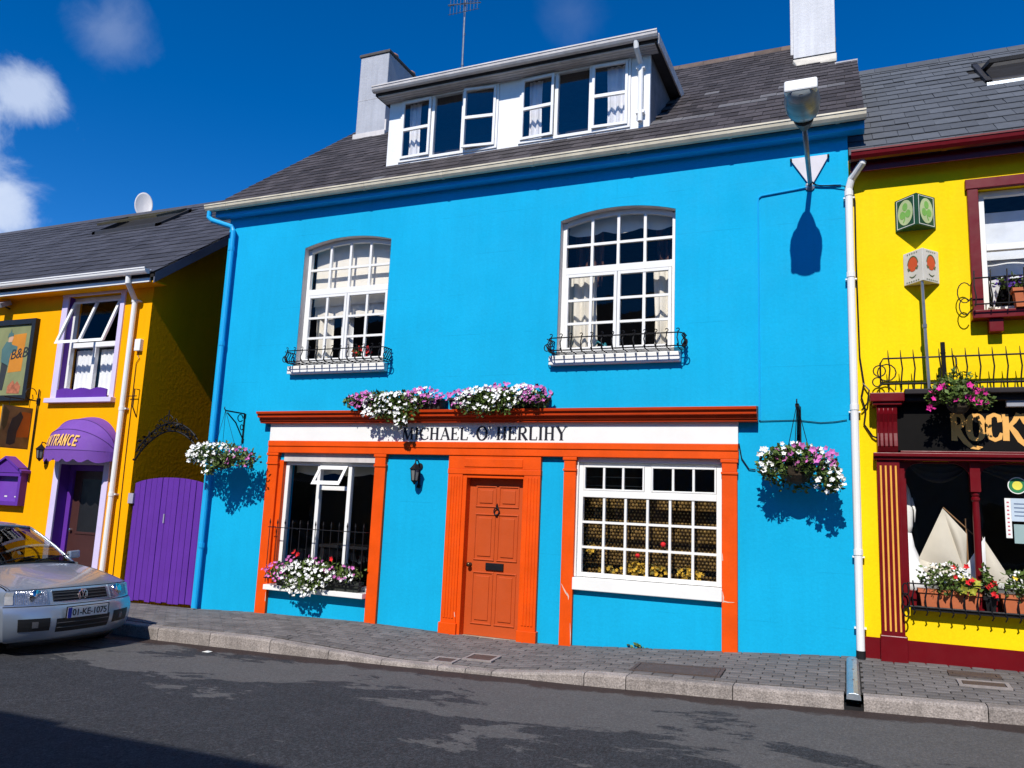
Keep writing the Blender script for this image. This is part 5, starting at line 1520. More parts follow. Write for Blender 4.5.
# painted gilt letters with curling tails, on the black board
def rocky(mb, ch, x, w, zb, h, i0=0):
    k = i0
    def rib(pts, wd, closed=False):
        nonlocal k
        k += 1; kk = k
        mb.ribbon([(x+p[0]*w, zb+p[1]*h) for p in pts], wd, lambda u, v, dd: (u, -.1005-(dd*.003*(1+.05*kk) if dd else 0), v), 1, closed)
    T = .054
    if ch == 'R':
        rib([(.18, 0), (.2, .5), (.18, 1.02)], T); rib([(.0, .97), (.3, 1.0)]+arc(.45, .75, .32, .24, 85, -85, 10)+[(.2, .5)], T*.8); rib([(.35, .5), (.55, .2), (.85, -.08), (1.2, -.26), (1.6, -.30), (1.85, -.27)], [T, T, T*.9, T*.75, T*.7, .008]); rib([(.02, .02), (.38, .0)], .02)
    if ch == 'O':
        n = 26; P_ = [(.5+.34*abs(math.cos(2*PI*i/n))**.75*(1 if math.cos(2*PI*i/n) > 0 else -1), .5+.47*abs(math.sin(2*PI*i/n))**.85*(1 if math.sin(2*PI*i/n) > 0 else -1)) for i in range(n)]
        rib(P_, [T*(.65+.5*abs(math.cos(2*PI*i/n))) for i in range(n)], True)
    if ch == 'C':
        rib([(.86, .70), (.80, .92), (.55, .99), (.28, .90), (.20, .6), (.20, .35), (.3, .1), (.55, .01), (.80, .08), (.90, .28)], [T*.9, T*.8, T*.75, T*.9, T*1.15, T*1.15, T*.9, T*.75, T*.8, T*.5])
    if ch == 'K':
        rib([(.18, -.02), (.2, .5), (.18, 1.0)], T*1.05); rib([(.85, 1.02), (.6, .72), (.26, .47)], [T, T*.8, T*.6]); rib([(.38, .55), (.62, .30), (.85, 0), (1.2, -.24), (1.5, -.28)], [T*.7, T, T, T*.8, .01])
    if ch == 'Y':
        rib([(.08, 1.0), (.25, .7), (.5, .5)], T); rib([(.95, 1.02), (.8, .7), (.5, .42), (.42, .0)], [T*.8, T*.85, T, T])
for ch, x, w in (('R', 1.01, .15), ('O', 1.145, .18), ('C', 1.31, .165), ('K', 1.465, .18), ('Y', 1.62, .20)):
    q = MB(); rocky(q, ch, x, w, 2.575, .265); obj('letter', q, mat('letter_gold', (.80, .42, .11), .5, .08, 8), sb, fix=False)
# shop window: fixed lights under shallow spandrels with a turned post between
bx('window_stile', .521, .566, -.03, .12, .86, 2.36, MAROON, pub)
bx('window_base', .567, 4.38, .06, .12, .86, 1.0, MAROON, pub)
for (a, b) in ((.566, 1.17), (1.26, 2.36)):
    c = (a+b)/2; hw = (b-a)/2
    for s in (-1, 1):
        edge = c+s*hw
        n = 8
        pts = [(edge, 2.359)]+[(edge-s*min(.24, hw*.6)*(1-math.cos(PI/2*k/n)), 2.20+.145*math.sin(PI/2*k/n)) for k in range(n+1)]+[(edge-s*min(.24, hw*.6), 2.359)]
        q = MB(); q.prism(pts if s > 0 else pts[::-1], .0, .05, 'y'); obj('spandrel', q, MAROON, pub)
for x in (1.215, 2.405, 3.5):
    q = MB(); q.box(x-.046, x+.046, -.045, .07, 2.05, 2.36)
    q.lathe((x, .01, 1.0), [(.042, -.14), (.042, .06), (.034, .10), (.034, .80), (.030, .95), (.041, .97), (.041, .99), (.030, 1.0), (.041, 1.02), (.041, 1.04), (.034, 1.05)], 14)
    obj('window_post', q, MAROON, pub, smooth=False)
win = frame_obj('window', .567, 4.38, 1.0, 2.36, .075, .11, .02, MAROON, pub)
for (a, b) in ((.587, 1.20), (1.23, 2.39), (2.42, 3.48), (3.52, 4.36)): pane(a, b, 1.02, 2.34, .085, win, tilt=.002)
room(pub, .4, 4.6, .9, 2.5, .252, 2.0)
q = MB(); q.box(.45, 4.5, .12, .9, .93, 1.0); obj('window_shelf', q, BLACK, pub)
GREYC = mat('grey_drape', (.022, .021, .020), .9, .2, 5)
for (a, b), lb_ in (((.62, 1.18), 'dark swagged drape across the top of the left pub window'), ((1.26, 2.35), 'dark swagged drape across the top of the right pub window')):
    q = MB(); nx, nz_ = 20, 10
    for j in range(nz_+1):
        for i in range(nx+1):
            u = i/nx; v = j/nz_; sag = .17*v*(1-(2*u-1)**2)
            q.v.append((lerp(a, b, u), .16+.02*math.sin(v*20), 2.36-sag-.05*v))
    for j in range(nz_):
        for i in range(nx): e = j*(nx+1)+i; q.f.append([e, e+1, e+nx+2, e+nx+1]); q.m.append(0)
    tag(obj('swag_drape', q, GREYC, smooth=True, fix=False), lb_, 'drape')
SAIL = mat('sail_cloth', (.60, .56, .47), .9, .06, 5)
t = thing('model_boat', (1.0, .35, 1.0), 'model sailing boat with large cream sails in the left pub window', 'model boat')
def sail(name, pts, y_, m=SAIL):
    q = MB(); n = 8
    a, b, c = [Vector(p) for p in pts]
    idx = {}
    for i in range(n+1):
        for j in range(n+1-i):
            u, v = i/n, j/n
            p = a*(1-u-v)+b*u+c*v
            bul = 27*u*v*(1-u-v)
            idx[(i, j)] = len(q.v); q.v.append((p.x, y_-.05*bul, p.y))
    for i in range(n):
        for j in range(n-i):
            q.f.append([idx[(i, j)], idx[(i+1, j)], idx[(i, j+1)]]); q.m.append(0)
            if i+j < n-1: q.f.append([idx[(i+1, j)], idx[(i+1, j+1)], idx[(i, j+1)]]); q.m.append(0)
    return obj(name, q, m, t, smooth=True, fix=False)
V2 = lambda x, z: (x, z, 0)
sail('main_sail', [V2(.945, 1.88), V2(.70, 1.34), V2(1.14, 1.16)], .34); sail('main_sail_foot', [V2(.70, 1.34), V2(.72, 1.14), V2(1.14, 1.16)], .341)
sail('upper_sail', [V2(.945, 1.88), V2(1.16, 1.62), V2(1.14, 1.16)], .342)
sail('jib', [V2(1.08, 1.20), V2(1.32, 1.60), V2(1.32, 1.04)], .30, NET)
sail('fore_sail', [V2(1.30, 1.60), V2(1.32, 1.04), V2(1.60, 1.06)], .32)
q = MB(); q.tube([(.95, .36, 1.89), (1.22, .37, 1.62)], .007, 5); q.tube([(1.165, .36, 1.06), (1.16, .36, 1.78)], .008, 6); q.tube([(.68, .34, 1.14), (1.2, .35, 1.16)], .006, 5); obj('spar', q, mat('spar_wood', (.30, .17, .08), .6), t)
q = MB(); q.add([(.62, .35, 1.14), (.8, .27, 1.14), (1.3, .25, 1.12), (1.85, .35, 1.16), (1.3, .45, 1.12), (.8, .43, 1.14), (.75, .35, 1.03), (1.3, .35, 1.0), (1.7, .35, 1.03)], [(0, 1, 2, 3, 4, 5), (0, 6, 1), (1, 6, 7, 2), (2, 7, 8, 3), (3, 8, 4), (4, 8, 7), (4, 7, 6, 5), (5, 6, 0)]); obj('hull', q, PLATEW, t)
t = thing('white_cloth_figure', (.68, .4, 1.0), 'white draped bird figure half hidden behind the striped pilaster', 'ornament')
q = MB(); q.lathe((.60, .42, 1.0), [(.26, 0), (.22, .12), (.13, .30), (.07, .46), (.045, .60)], 14); obj('drape', q, NET, t, smooth=True)
q = MB(); q.lathe((.605, .42, 1.58), [(.035, 0), (.055, .1), (.062, .25), (.05, .4), (.03, .50), (.004, .56)], 12); q.tube([(.645, .40, 1.98), (.68, .38, 1.85), (.675, .38, 1.72)], [.02, .012, .005], 6); obj('head', q, WHITE, t, smooth=True)
# stickers and notices on the right pane
t = thing('round_sticker', (1.60, .07, 2.13), 'round green and yellow sticker on the right pub window', 'sticker')
def disc_(name, r, m, y_, par, c=(1.60, 2.13)): 
    q = MB(); q.prism([(c[0]+r*math.cos(2*PI*k/24), c[1]+r*math.sin(2*PI*k/24)) for k in range(24)], y_, .0835, 'y'); return obj(name, q, m, par)
disc_('white_rim', .085, WHITE, .0825, t); disc_('green_ring', .076, mat('sticker_green', (.03, .20, .08), .4), .0818, t); disc_('yellow_centre', .045, mat('sticker_yellow', (.75, .70, .10), .4), .0812, t)
t = thing('window_notice', (1.52, .07, 1.9), 'pale blue notice with printed strip on the right pub window', 'notice')
bx('paper', 1.535, 1.80, .080, .0825, 1.77, 2.00, mat('notice_blue', (.50, .60, .70), .5), t); bx('side_strip', 1.48, 1.534, .080, .0825, 1.60, 2.00, WHITE, t)
q = MB()
for k in range(9): q.box(1.497, 1.517, .0792, .0803, 1.63+k*.04, 1.645+k*.04)
obj('strip_print', q, mat('print_pink', (.5, .10, .14), .5), t)
q = MB()
for k, wdt in enumerate((.15, .19, .12, .17)): q.box(1.56, 1.56+wdt, .0792, .0803, 1.94-k*.04, 1.95-k*.04)
obj('paper_print', q, mat('print_ink', (.05, .09, .20), .5), t)
bx('lower_paper', 1.55, 1.75, .080, .0825, 1.55, 1.74, mat('notice_green', (.30, .42, .42), .5), t)

# railing above the pub sign
t = thing('cornice_railing', (2.6, -.25, 3.09), 'low black iron railing along the ledge above the pub sign', 'railing')
q = MB(); q.tube([(.36, -.20, 3.16), (.36, -.22, 3.38), (.39, -.23, 3.43), (4.6, -.23, 3.45)], .010, 6); obj('top_rail', q, IRON, t)
q = MB(); q.tube([(.36, -.20, 3.16), (4.6, -.20, 3.16)], .012, 6); obj('bottom_rail', q, IRON, t)
x = .44; k = 0
while x < 4.5:
    q = MB()
    q.tube([(x, -.19, 3.09), (x, -.20, 3.2), (x+.012, -.215, 3.32), (x, -.23, 3.43), (x-.004, -.23, 3.52)], [.008, .008, .008, .008, .003], 5); obj('bar', q, IRON, t)
    if k % 1 == 0:
        q = MB(); q.tube([(x+.06, -.20, 3.09), (x+.07, -.20, 3.20)], [.007, .003], 5); obj('short_bar', q, IRON, t)
    x += .120; k += 1
q = MB()
for r_, c in ((.06, (.35, 3.30)), (.05, (.33, 3.18)), (.09, (.42, 3.28))): q.tube([(c[0]+r_*math.cos(R(a)), -.22, c[1]+r_*math.sin(R(a))) for a in range(0, 361, 30)], .007, 5)
obj('end_scroll', q, IRON, t)
q = MB(); q.tube([(.965, -.24, 3.05), (.955, -.25, 3.36), (.952, -.25, 3.58)], .022, 8); q.tube([(.952, -.25, 3.46), (.952, -.25, 3.475)], .026, 8)
tag(obj('flag_socket', q, IRON), 'short black upright tube standing beside the railing above the sign', 'post')
# sign lanterns on the wall: three-sided boxes
def vbox(cx, z0, z1, hw, dep, m, name, label, cat, faces):
    t = thing(name, (cx, 0, (z0+z1)/2), label, cat)
    q = MB(); q.prism([(cx-hw, -.015), (cx, -dep), (cx+hw, -.015)], z0, z1, 'z'); obj('box', q, m, t, bevel=.004)
    q = MB(); q.prism([(cx-hw*.8, .0), (cx+hw*.8, .0), (cx+hw*.8, -.03), (cx-hw*.8, -.03)], z0+.05, z1-.05, 'z'); obj('wall_plate', q, IRON, t)
    for s in (-1, 1):
        a = Vector((cx, -dep, 0)); b = Vector((cx+s*hw, -.015, 0)); u = (b-a); Ln = u.length; u.normalize(); nn = Vector((u.y, -u.x, 0))*s
        if nn.y > 0: nn = -nn
        def F(p, zz, dd): 
            w_ = a+u*p*Ln+nn*dd; return (w_.x, w_.y, lerp(z0, z1, zz))
        faces(F, Ln, z1-z0, t)
    return t
def shamrock(F, Ln, H, t):
    q = MB(); q.ribbon([(.12, .05), (.90, .05), (.90, .95), (.12, .95)], .03, lambda u, v, dd: F(u, v, .0025 if dd else 0), 1, True); obj('gilt_border', q, PLATEW, t, fix=False)
    n = 24
    def ell(rx, ry, d0, m, nm, c=(.51, .5)):
        q = MB(); q.add([F(c[0], c[1], d0)]+[F(c[0]+rx*math.cos(2*PI*k/n), c[1]+ry*math.sin(2*PI*k/n), d0) for k in range(n)], [(0, 1+k, 1+(k+1) % n) for k in range(n)]); return obj(nm, q, m, t, fix=False)
    ell(.345, .40, .003, mat('pale_green', (.48, .58, .30), .5), 'pale_disc')
    g_ = mat('leaf_green', (.20, .46, .10), .5)
    q = MB()
    for a in (90, 210, 330):
        cx, cz = .51+.15*math.cos(R(a)), .52+.16*math.sin(R(a))
        b0 = len(q.v); q.v.append(F(cx, cz, .0045)); 
        for k in range(14): q.v.append(F(cx+.12*math.cos(2*PI*k/14), cz+.125*math.sin(2*PI*k/14), .0045+.0002*(a/100)))
        for k in range(14): q.f.append([b0, b0+1+k, b0+1+(k+1) % 14]); q.m.append(0)
    q.ribbon([(.51, .5), (.54, .3), (.60, .2)], .05, lambda u, v, dd: F(u, v, .0052 if dd else .003), 1)
    obj('shamrock', q, g_, t, fix=False)
DGREEN = mat('dark_green', (.012, .075, .035), .45, .15)
vbox(.765, 4.90, 5.26, .200, .225, DGREEN, 'shamrock_sign', 'green two sided wall sign with shamrock discs, above the white one', 'sign', shamrock)
def emblem(F, Ln, H, t):
    n = 20
    q = MB(); q.add([F(.5, .62, .003)]+[F(.5+.25*math.cos(2*PI*k/n), .60+.24*math.sin(2*PI*k/n), .003) for k in range(n)], [(0, 1+k, 1+(k+1) % n) for k in range(n)]); obj('red_disc', q, mat('emblem_red', (.62, .09, .03), .5), t, fix=False)
    gr = mat('emblem_green', (.10, .14, .06), .6)
    q = MB()
    q.ribbon(arc(.5, .55, .27, .28, 10, 170, 12), .035, lambda u, v, dd: F(u, v, .0045 if dd else .002), 1)
    q.ribbon([(.24, .50), (.28, .42), (.36, .46)], .05, lambda u, v, dd: F(u, v, .0048 if dd else .002), 1); q.ribbon([(.76, .50), (.72, .42), (.64, .46)], .05, lambda u, v, dd: F(u, v, .0050 if dd else .002), 1)
    q.ribbon([(.34, .24), (.44, .19), (.56, .18), (.68, .24)], [.01, .03, .03, .01], lambda u, v, dd: F(u, v, .0046 if dd else .002), 1)
    for k in range(6): q.ribbon([(.2+.12*k, .06), (.25+.12*k, .06)], .03, lambda u, v, dd: F(u, v, .0044 if dd else .002), 1)
    for k in range(5): q.ribbon([(.26+.12*k, .93), (.30+.12*k, .93)], .03, lambda u, v, dd: F(u, v, .0044 if dd else .002), 1)
    obj('emblem', q, gr, t, fix=False)
vbox(.803, 4.275, 4.635, .172, .215, mat('sign_white', (.66, .64, .58), .5, .1, 6), 'emblem_sign', 'white two sided wall sign with red emblem under the green one', 'sign', emblem)
q = MB(); q.tube([(.793, -.17, 4.28), (.795, -.17, 4.2), (.80, -.22, 3.70), (.812, -.26, 3.09)], .017, 8); q.tube([(.797, -.215, 3.75), (.797, -.215, 3.79)], .024, 8)
tag(obj('sign_pole', q, STEEL), 'grey metal pole holding the white emblem sign above the ledge', 'pole')

# ==================================================================== WINDOW GUARDS
def window_guard(x0, x1, zb, zt_, label, group):
    t = thing('window_guard', ((x0+x1)/2, -.1, zb), label, 'window guard', group)
    yo = -.235
    def rail(name, z, y_=yo, r=.008):
        q = MB(); q.tube([(x0, 0, z), (x0-.01, y_+.06, z), (x0+.03, y_, z), (x1-.03, y_, z), (x1+.01, y_+.06, z), (x1, 0, z)], r, 6); obj(name, q, IRON, t)
    rail('top_rail', zt_); rail('bottom_rail', zb+.015)
    n = int((x1-x0)/.135)
    for k in range(n+1):
        x = lerp(x0+.04, x1-.04, k/n)
        q = MB(); h = zt_-zb
        pts = [(x, yo+.02, zb), (x+.012, yo-.035, zb+h*.2), (x+.006, yo-.04, zb+h*.42), (x-.012, yo+.0, zb+h*.66), (x-.006, yo+.008, zb+h*.85), (x, yo, zt_+.02)]
        q.tube(pts, .0075, 5)
        q.tube([(x+.018*math.cos(R(a)), yo-.01+.0*a, zt_+.03+.018*math.sin(R(a))) for a in range(-90, 190, 35)], .006, 4)
        q.lathe((x, yo-.012, zb+.03), [(.002, -.014), (.016, 0), (.002, .014)], 6)
        obj('scroll_bar', q, IRON, t)
    q = MB()
    for k in range(3): q.tube([(x0, yo+.07+.07*k, zb), (x1, yo+.07+.07*k, zb)], .006, 5)
    for k in range(n+1): q.tube([(lerp(x0+.04, x1-.04, k/n), yo, zb+.004), (lerp(x0+.04, x1-.04, k/n), 0, zb+.004)], .006, 5)
    obj('base_grid', q, IRON, t)
    for x in (x0, x1):
        s = -1 if x == x0 else 1
        q = MB()
        for j in range(4):
            y_ = -.05-.05*j
            q.tube([(x+s*.0, y_, zb+.01), (x+s*.035, y_, zb+.08), (x+s*.0, y_, zb+.15), (x+s*.03, y_, zt_)], .008, 5)
        q.tube([(x+s*(.03+.035*math.cos(R(a))), -.20, zb+.06+.045*math.sin(R(a))) for a in range(0, 361, 40)], .007, 5)
        obj('end_scroll', q, IRON, t)
    return t
window_guard(-7.58, -5.90, 3.655, 3.83, 'black wrought iron guard in front of the upper left window sill', 'iron guards on the upper windows')
window_guard(-3.44, -1.76, 3.655, 3.83, 'black wrought iron guard in front of the upper right window sill', 'iron guards on the upper windows')
t = thing('window_guard', (2.0, -.2, 3.95), 'black hooped iron guard below the maroon upper window', 'window guard')
q = MB(); q.tube([(1.27, 0, 4.25), (1.26, -.24, 4.25), (2.75, -.24, 4.25), (2.74, 0, 4.25)], .008, 6); q.tube([(1.27, 0, 3.97), (1.26, -.24, 3.97), (2.75, -.24, 3.97), (2.74, 0, 3.97)], .008, 6); obj('rail', q, IRON, t)
for k in range(11):
    x = 1.27+.147*k; q = MB(); q.tube([(x, -.24, 3.95), (x+.008, -.25, 4.05), (x-.006, -.25, 4.16), (x, -.24, 4.33)], .007, 5); obj('bar', q, IRON, t)
q = MB()
for z, r_ in ((4.13, .11), (3.98, .09)): q.tube([(1.24-.05+r_*.6*math.cos(R(a)), -.13, z+r_*math.sin(R(a))) for a in range(40, 330, 24)], .006, 5)
obj('end_scroll', q, IRON, t)
def pot(x0, x1, y0, y1, z0, z1, m, label, group=None):
    q = MB(); i_ = .02
    q.add([(x0+i_, y0+i_, z0), (x1-i_, y0+i_, z0), (x1-i_, y1-i_, z0), (x0+i_, y1-i_, z0), (x0, y0, z1), (x1, y0, z1), (x1, y1, z1), (x0, y1, z1)], [(0, 3, 2, 1), (0, 1, 5, 4), (1, 2, 6, 5), (2, 3, 7, 6), (3, 0, 4, 7)])
    q.box(x0-.012, x1+.012, y0-.012, y1+.012, z1-.035, z1)
    return q
t = thing('terracotta_pot', (1.72, -.15, 3.94), 'terracotta pot with purple flowers on the maroon upper sill', 'flower pot')
obj('pot', pot(1.62, 1.82, -.21, -.07, 3.935, 4.13, TERRA, ''), TERRA, t)
planting(t, [((1.66, -.14, 4.2), (.22, .07, .08), 1)], 120, [('purple_flowers', mat('violet_petal', (.10, .03, .30), .7, rand='island', ramt=.3), 40, .022, None)], .045)
t = thing('paper_cone', (1.5, .0, 4.1), 'white folded paper cone in the maroon upper window', 'paper')
q = MB(); q.add([(1.44, .02, 4.28), (1.56, .02, 4.30), (1.47, .0, 3.97), (1.50, -.03, 4.28)], [(0, 2, 3), (3, 2, 1), (0, 3, 1), (0, 1, 2)]); obj('paper', q, WHITE, t)

# ==================================================================== HANGING BASKETS AND WINDOW BOXES
def scroll_bracket(x, z, reach, label, h=.42, m=IRON):
    t = thing('basket_bracket', (x, 0, z), label, 'bracket')
    q = MB(); q.tube([(x, -.012, z-h), (x, -.012, z)], .013, 6); q.box(x-.02, x+.02, -.014, 0, z-h, z-h+.06); q.box(x-.02, x+.02, -.014, 0, z-.06, z)
    q.tube([(x, -.012, z), (x, -reach, z+.0)], .012, 6)
    q.tube([(x, -.02, z-h*.85), (x, -reach*.45, z-h*.35), (x, -reach*.9, z-.03)], .010, 6)
    q.tube([(x, -.10+.055*math.cos(R(a)), z-.075+.055*math.sin(R(a))) for a in range(0, 331, 30)], .008, 5)
    q.tube([(x, -.055+.03*math.cos(R(a)), z-.21+.04*math.sin(R(a))) for a in range(0, 331, 30)], .007, 5)
    q.tube([(x, -reach, z), (x, -reach-.03, z+.03), (x, -reach-.02, z+.05)], .008, 5)
    obj('ironwork', q, m, t)
    return t
def hanging_basket(c, r, label, blobs, nl, fl, hook, lsize=.05):
    t = thing('hanging_basket', c, label, 'hanging basket')
    q = MB(); q.lathe((c[0], c[1], c[2]), [(.02, -r), (r*.5, -r*.88), (r*.85, -r*.5), (r, 0), (r*.96, .01), (r*.8, -r*.45)], 18); obj('basket', q, WICK, t)
    q = MB(); q.lathe((c[0], c[1], c[2]), [(r*.1, -.05), (r*.95, -.03), (r*.1, -.01)], 14); obj('soil', q, mat('soil', (.03, .022, .015), .95), t)
    q = MB()
    for k in range(3):
        a = 2*PI*k/3+.4; q.tube([(c[0]+r*math.cos(a), c[1]+r*math.sin(a), c[2]), hook], .004, 4)
    obj('chain', q, IRON, t)
    planting(t, blobs, nl, fl, lsize)
    return t
# right of the shopfront
t = scroll_bracket(-.475, 2.93, .40, 'black iron basket bracket right of the orange shopfront', .40)
q = MB(); q.box(-.497, -.453, -.05, -.001, 2.52, 2.95); q.box(-.494, -.456, -.40, -.05, 2.90, 2.935); obj('flat_bar', q, IRON, t)
c = (-.485, -.33, 2.25)
hanging_basket(c, .18, 'hanging basket of pink and white petunias right of the orange shopfront',
    [((-.50, -.36, 2.37), (.30, .24, .12), 2.2), ((-.78, -.34, 2.24), (.12, .16, .15), 1), ((-.19, -.36, 2.19), (.14, .18, .19), 1.2), ((-.13, -.36, 2.08), (.08, .12, .10), .5), ((-.5, -.2, 2.1), (.3, .1, .12), .6), ((-.68, -.46, 2.22), (.14, .07, .12), .6), ((-.34, -.50, 2.24), (.14, .06, .10), .5), ((-.5, -.45, 2.36), (.3, .14, .1), 1.0)], 2000,
    [('white_flowers', PW, 84, .031, [((-.80, -.36, 2.29), (.14, .16, .15), 1.2), ((-.17, -.40, 2.14), (.15, .18, .17), 1.5), ((-.5, -.38, 2.41), (.30, .22, .10), .6)]),
     ('pink_flowers', PP, 52, .034, [((-.40, -.40, 2.37), (.34, .22, .12), 1.5), ((-.22, -.45, 2.30), (.12, .12, .10), 1)])], (-.475, -.40, 2.93), .055)
# left corner
scroll_bracket(-8.43, 2.93, .42, 'black scrolled iron basket bracket at the left corner of the blue house', .44)
c = (-8.43, -.36, 2.27)
hanging_basket(c, .20, 'hanging basket of mostly white petunias at the left corner of the blue house',
    [((-8.43, -.40, 2.30), (.48, .26, .16), 2.5), ((-8.84, -.40, 2.26), (.18, .18, .12), 1), ((-8.50, -.52, 2.10), (.14, .10, .14), .7), ((-8.28, -.55, 2.18), (.22, .07, .12), .9), ((-7.98, -.38, 2.22), (.17, .18, .14), 1)], 1500,
    [('white_flowers', PW, 150, .029, [((-8.55, -.46, 2.29), (.44, .22, .16), 2.2), ((-8.52, -.55, 2.10), (.12, .08, .13), .5), ((-8.88, -.42, 2.24), (.14, .16, .12), .6)]),
     ('pink_flowers', PP, 28, .030, [((-8.08, -.44, 2.25), (.24, .20, .15), 1)])], (-8.43, -.42, 2.93), .055)
# pub basket
c = (1.05, -.42, 2.92)
hanging_basket(c, .115, 'hanging basket with magenta flowers in front of the pub sign',
    [((1.05, -.42, 3.03), (.24, .17, .12), 2), ((.84, -.40, 2.97), (.08, .10, .07), .5), ((1.24, -.42, 2.94), (.12, .12, .10), .8), ((1.04, -.42, 3.16), (.18, .12, .08), .6), ((1.05, -.52, 2.95), (.18, .05, .07), .7)], 950,
    [('magenta_flowers', PM, 26, .036, [((1.04, -.46, 3.0), (.26, .15, .10), 1.5), ((1.26, -.44, 2.97), (.10, .10, .08), .5), ((.81, -.42, 2.90), (.05, .06, .05), .25)])], (1.05, -.40, 3.32), .05)
q = MB(); q.tube([(1.05, -.23, 3.44), (1.05, -.40, 3.38), (1.05, -.42, 3.31)], .009, 6)
tag(obj('basket_hook', q, IRON), 'iron hook on the railing that carries the magenta pub basket', 'hook')
# two troughs on the orange cornice
def trough(x0, x1, label, blobs, wb, pb_, nl, nw, np_):
    t = thing('flower_trough', ((x0+x1)/2, -.12, 2.965), label, 'flower box')
    obj('trough', pot(x0, x1, -.22, -.03, 2.95, 3.09, BLACK, ''), mat('trough_dark', (.03, .035, .03), .7), t)
    planting(t, blobs, nl, [('white_flowers', PW, nw, .029, wb), ('pink_flowers', PP, np_, .029, pb_)], .055, .3)
trough(-6.30, -4.95, 'flower box of petunias on the orange cornice, left one with trailing white flowers',
    [((-5.70, -.20, 3.08), (.64, .18, .12), 3), ((-5.62, -.30, 2.93), (.42, .10, .16), 1.4), ((-5.45, -.33, 2.78), (.11, .07, .10), .3), ((-6.3, -.22, 3.06), (.16, .14, .10), .5)],
    [((-5.70, -.30, 3.02), (.42, .14, .16), 2.2), ((-5.45, -.36, 2.80), (.11, .06, .11), .35), ((-5.2, -.22, 3.16), (.14, .1, .08), .3), ((-5.95, -.33, 2.88), (.15, .07, .07), .3)],
    [((-6.14, -.25, 3.07), (.24, .14, .12), 1), ((-5.20, -.22, 3.12), (.30, .14, .11), 1.2)], 2300, 170, 130)
trough(-4.83, -3.46, 'flower box of petunias on the orange cornice, right one above the door',
    [((-4.12, -.20, 3.08), (.64, .18, .13), 3), ((-4.25, -.30, 2.97), (.44, .10, .13), 1.2), ((-3.55, -.22, 3.06), (.16, .14, .12), .5)],
    [((-4.22, -.30, 3.06), (.48, .14, .17), 2.2), ((-3.75, -.26, 3.15), (.18, .12, .09), .5)],
    [((-4.62, -.25, 3.08), (.20, .14, .12), 1), ((-3.58, -.25, 3.10), (.20, .14, .13), 1.1), ((-4.0, -.24, 3.20), (.3, .12, .07), .6)], 2300, 180, 135)
# lower left window box with its iron guard
t = thing('window_box', (-6.85, -.2, .462), 'window box overflowing with white and pink petunias at lower left window', 'flower box')
obj('trough', pot(-7.5, -6.1, -.12, -.01, .465, .60, BLACK, ''), mat('trough_dark', (.03, .035, .03), .7), t)
planting(t, [((-6.92, -.14, .70), (.66, .13, .16), 3), ((-6.98, -.24, .54), (.34, .09, .17), 1.5), ((-6.25, -.12, .72), (.22, .10, .10), .7), ((-7.38, -.16, .64), (.22, .12, .14), .7)], 1500,
    [('white_flowers', PW, 240, .028, [((-6.92, -.20, .64), (.44, .13, .21), 3), ((-6.92, -.28, .45), (.2, .07, .09), .6), ((-6.3, -.16, .68), (.2, .1, .1), .3)]),
     ('pink_flowers', PP, 75, .028, [((-7.42, -.20, .66), (.24, .12, .14), 1.6), ((-6.35, -.18, .72), (.26, .10, .10), .8), ((-7.0, -.16, .85), (.3, .1, .06), .5)]),
     ('red_flowers', PR, 5, .032, [((-7.12, -.2, .94), (.06, .05, .03), 1), ((-6.55, -.2, .90), (.06, .05, .03), 1)])], .055, .3)
t = thing('window_guard', (-6.82, -.14, .47), 'tall black spiked iron guard in front of the lower left window', 'window guard')
q = MB(); q.tube([(-7.66, 0, 1.27), (-7.67, -.16, 1.27), (-6.02, -.16, 1.27), (-6.01, 0, 1.27)], .006, 6); q.tube([(-7.66, 0, .56), (-7.67, -.16, .56), (-6.02, -.16, .56), (-6.01, 0, .56)], .008, 6); obj('rail', q, IRON, t)
for k in range(13):
    x = lerp(-7.64, -6.05, k/12); q = MB(); q.tube([(x, -.16, .50), (x, -.16, 1.31), (x, -.16, 1.34), (x, -.16, 1.39)], [.0055, .0055, .012, .002], 6); obj('spike', q, IRON, t)
# pub window box
t = thing('iron_planter_rack', (1.6, -.2, .79), 'long black iron planter rack under the pub window', 'planter rack')
q = MB(); q.box(.58, 4.3, -.125, .05, .835, .86); obj('rack_base', q, IRON, t)
q = MB(); q.tube([(.56, 0, 1.10), (.56, -.13, 1.10), (4.3, -.13, 1.10)], .008, 6); q.tube([(.56, 0, .87), (.56, -.13, .87), (4.3, -.13, .87)], .012, 6); obj('rail', q, IRON, t)
for k in range(32):
    x = .60+.115*k; q = MB(); q.tube([(x, -.12, .79), (x+.012, -.14, .82), (x, -.135, .87), (x-.01, -.155, .97), (x+.01, -.14, 1.05), (x, -.135, 1.13)], .0075, 5); obj('scroll_bar', q, IRON, t)
q = MB()
for r_, z in ((.07, .93), (.05, .82), (.06, 1.04)): q.tube([(.53+r_*.5*math.cos(R(a)), -.18, z+r_*math.sin(R(a))) for a in range(0, 361, 30)], .008, 5)
obj('end_scroll', q, IRON, t)
TW = ((.66, 1.20), (1.235, 1.345), (1.385, 1.95), (2.0, 2.6), (2.65, 3.3), (3.35, 4.0))
TL = ('terracotta trough nearest the striped pilaster in the pub rack', 'small dark pot with red flowers between two terracotta troughs', 'terracotta trough with yellow flowers right of the small dark pot',
      'terracotta trough past the yellow flowers towards the pub middle', 'terracotta trough second from the far end of the pub rack', 'terracotta trough at the far right end of the pub rack')
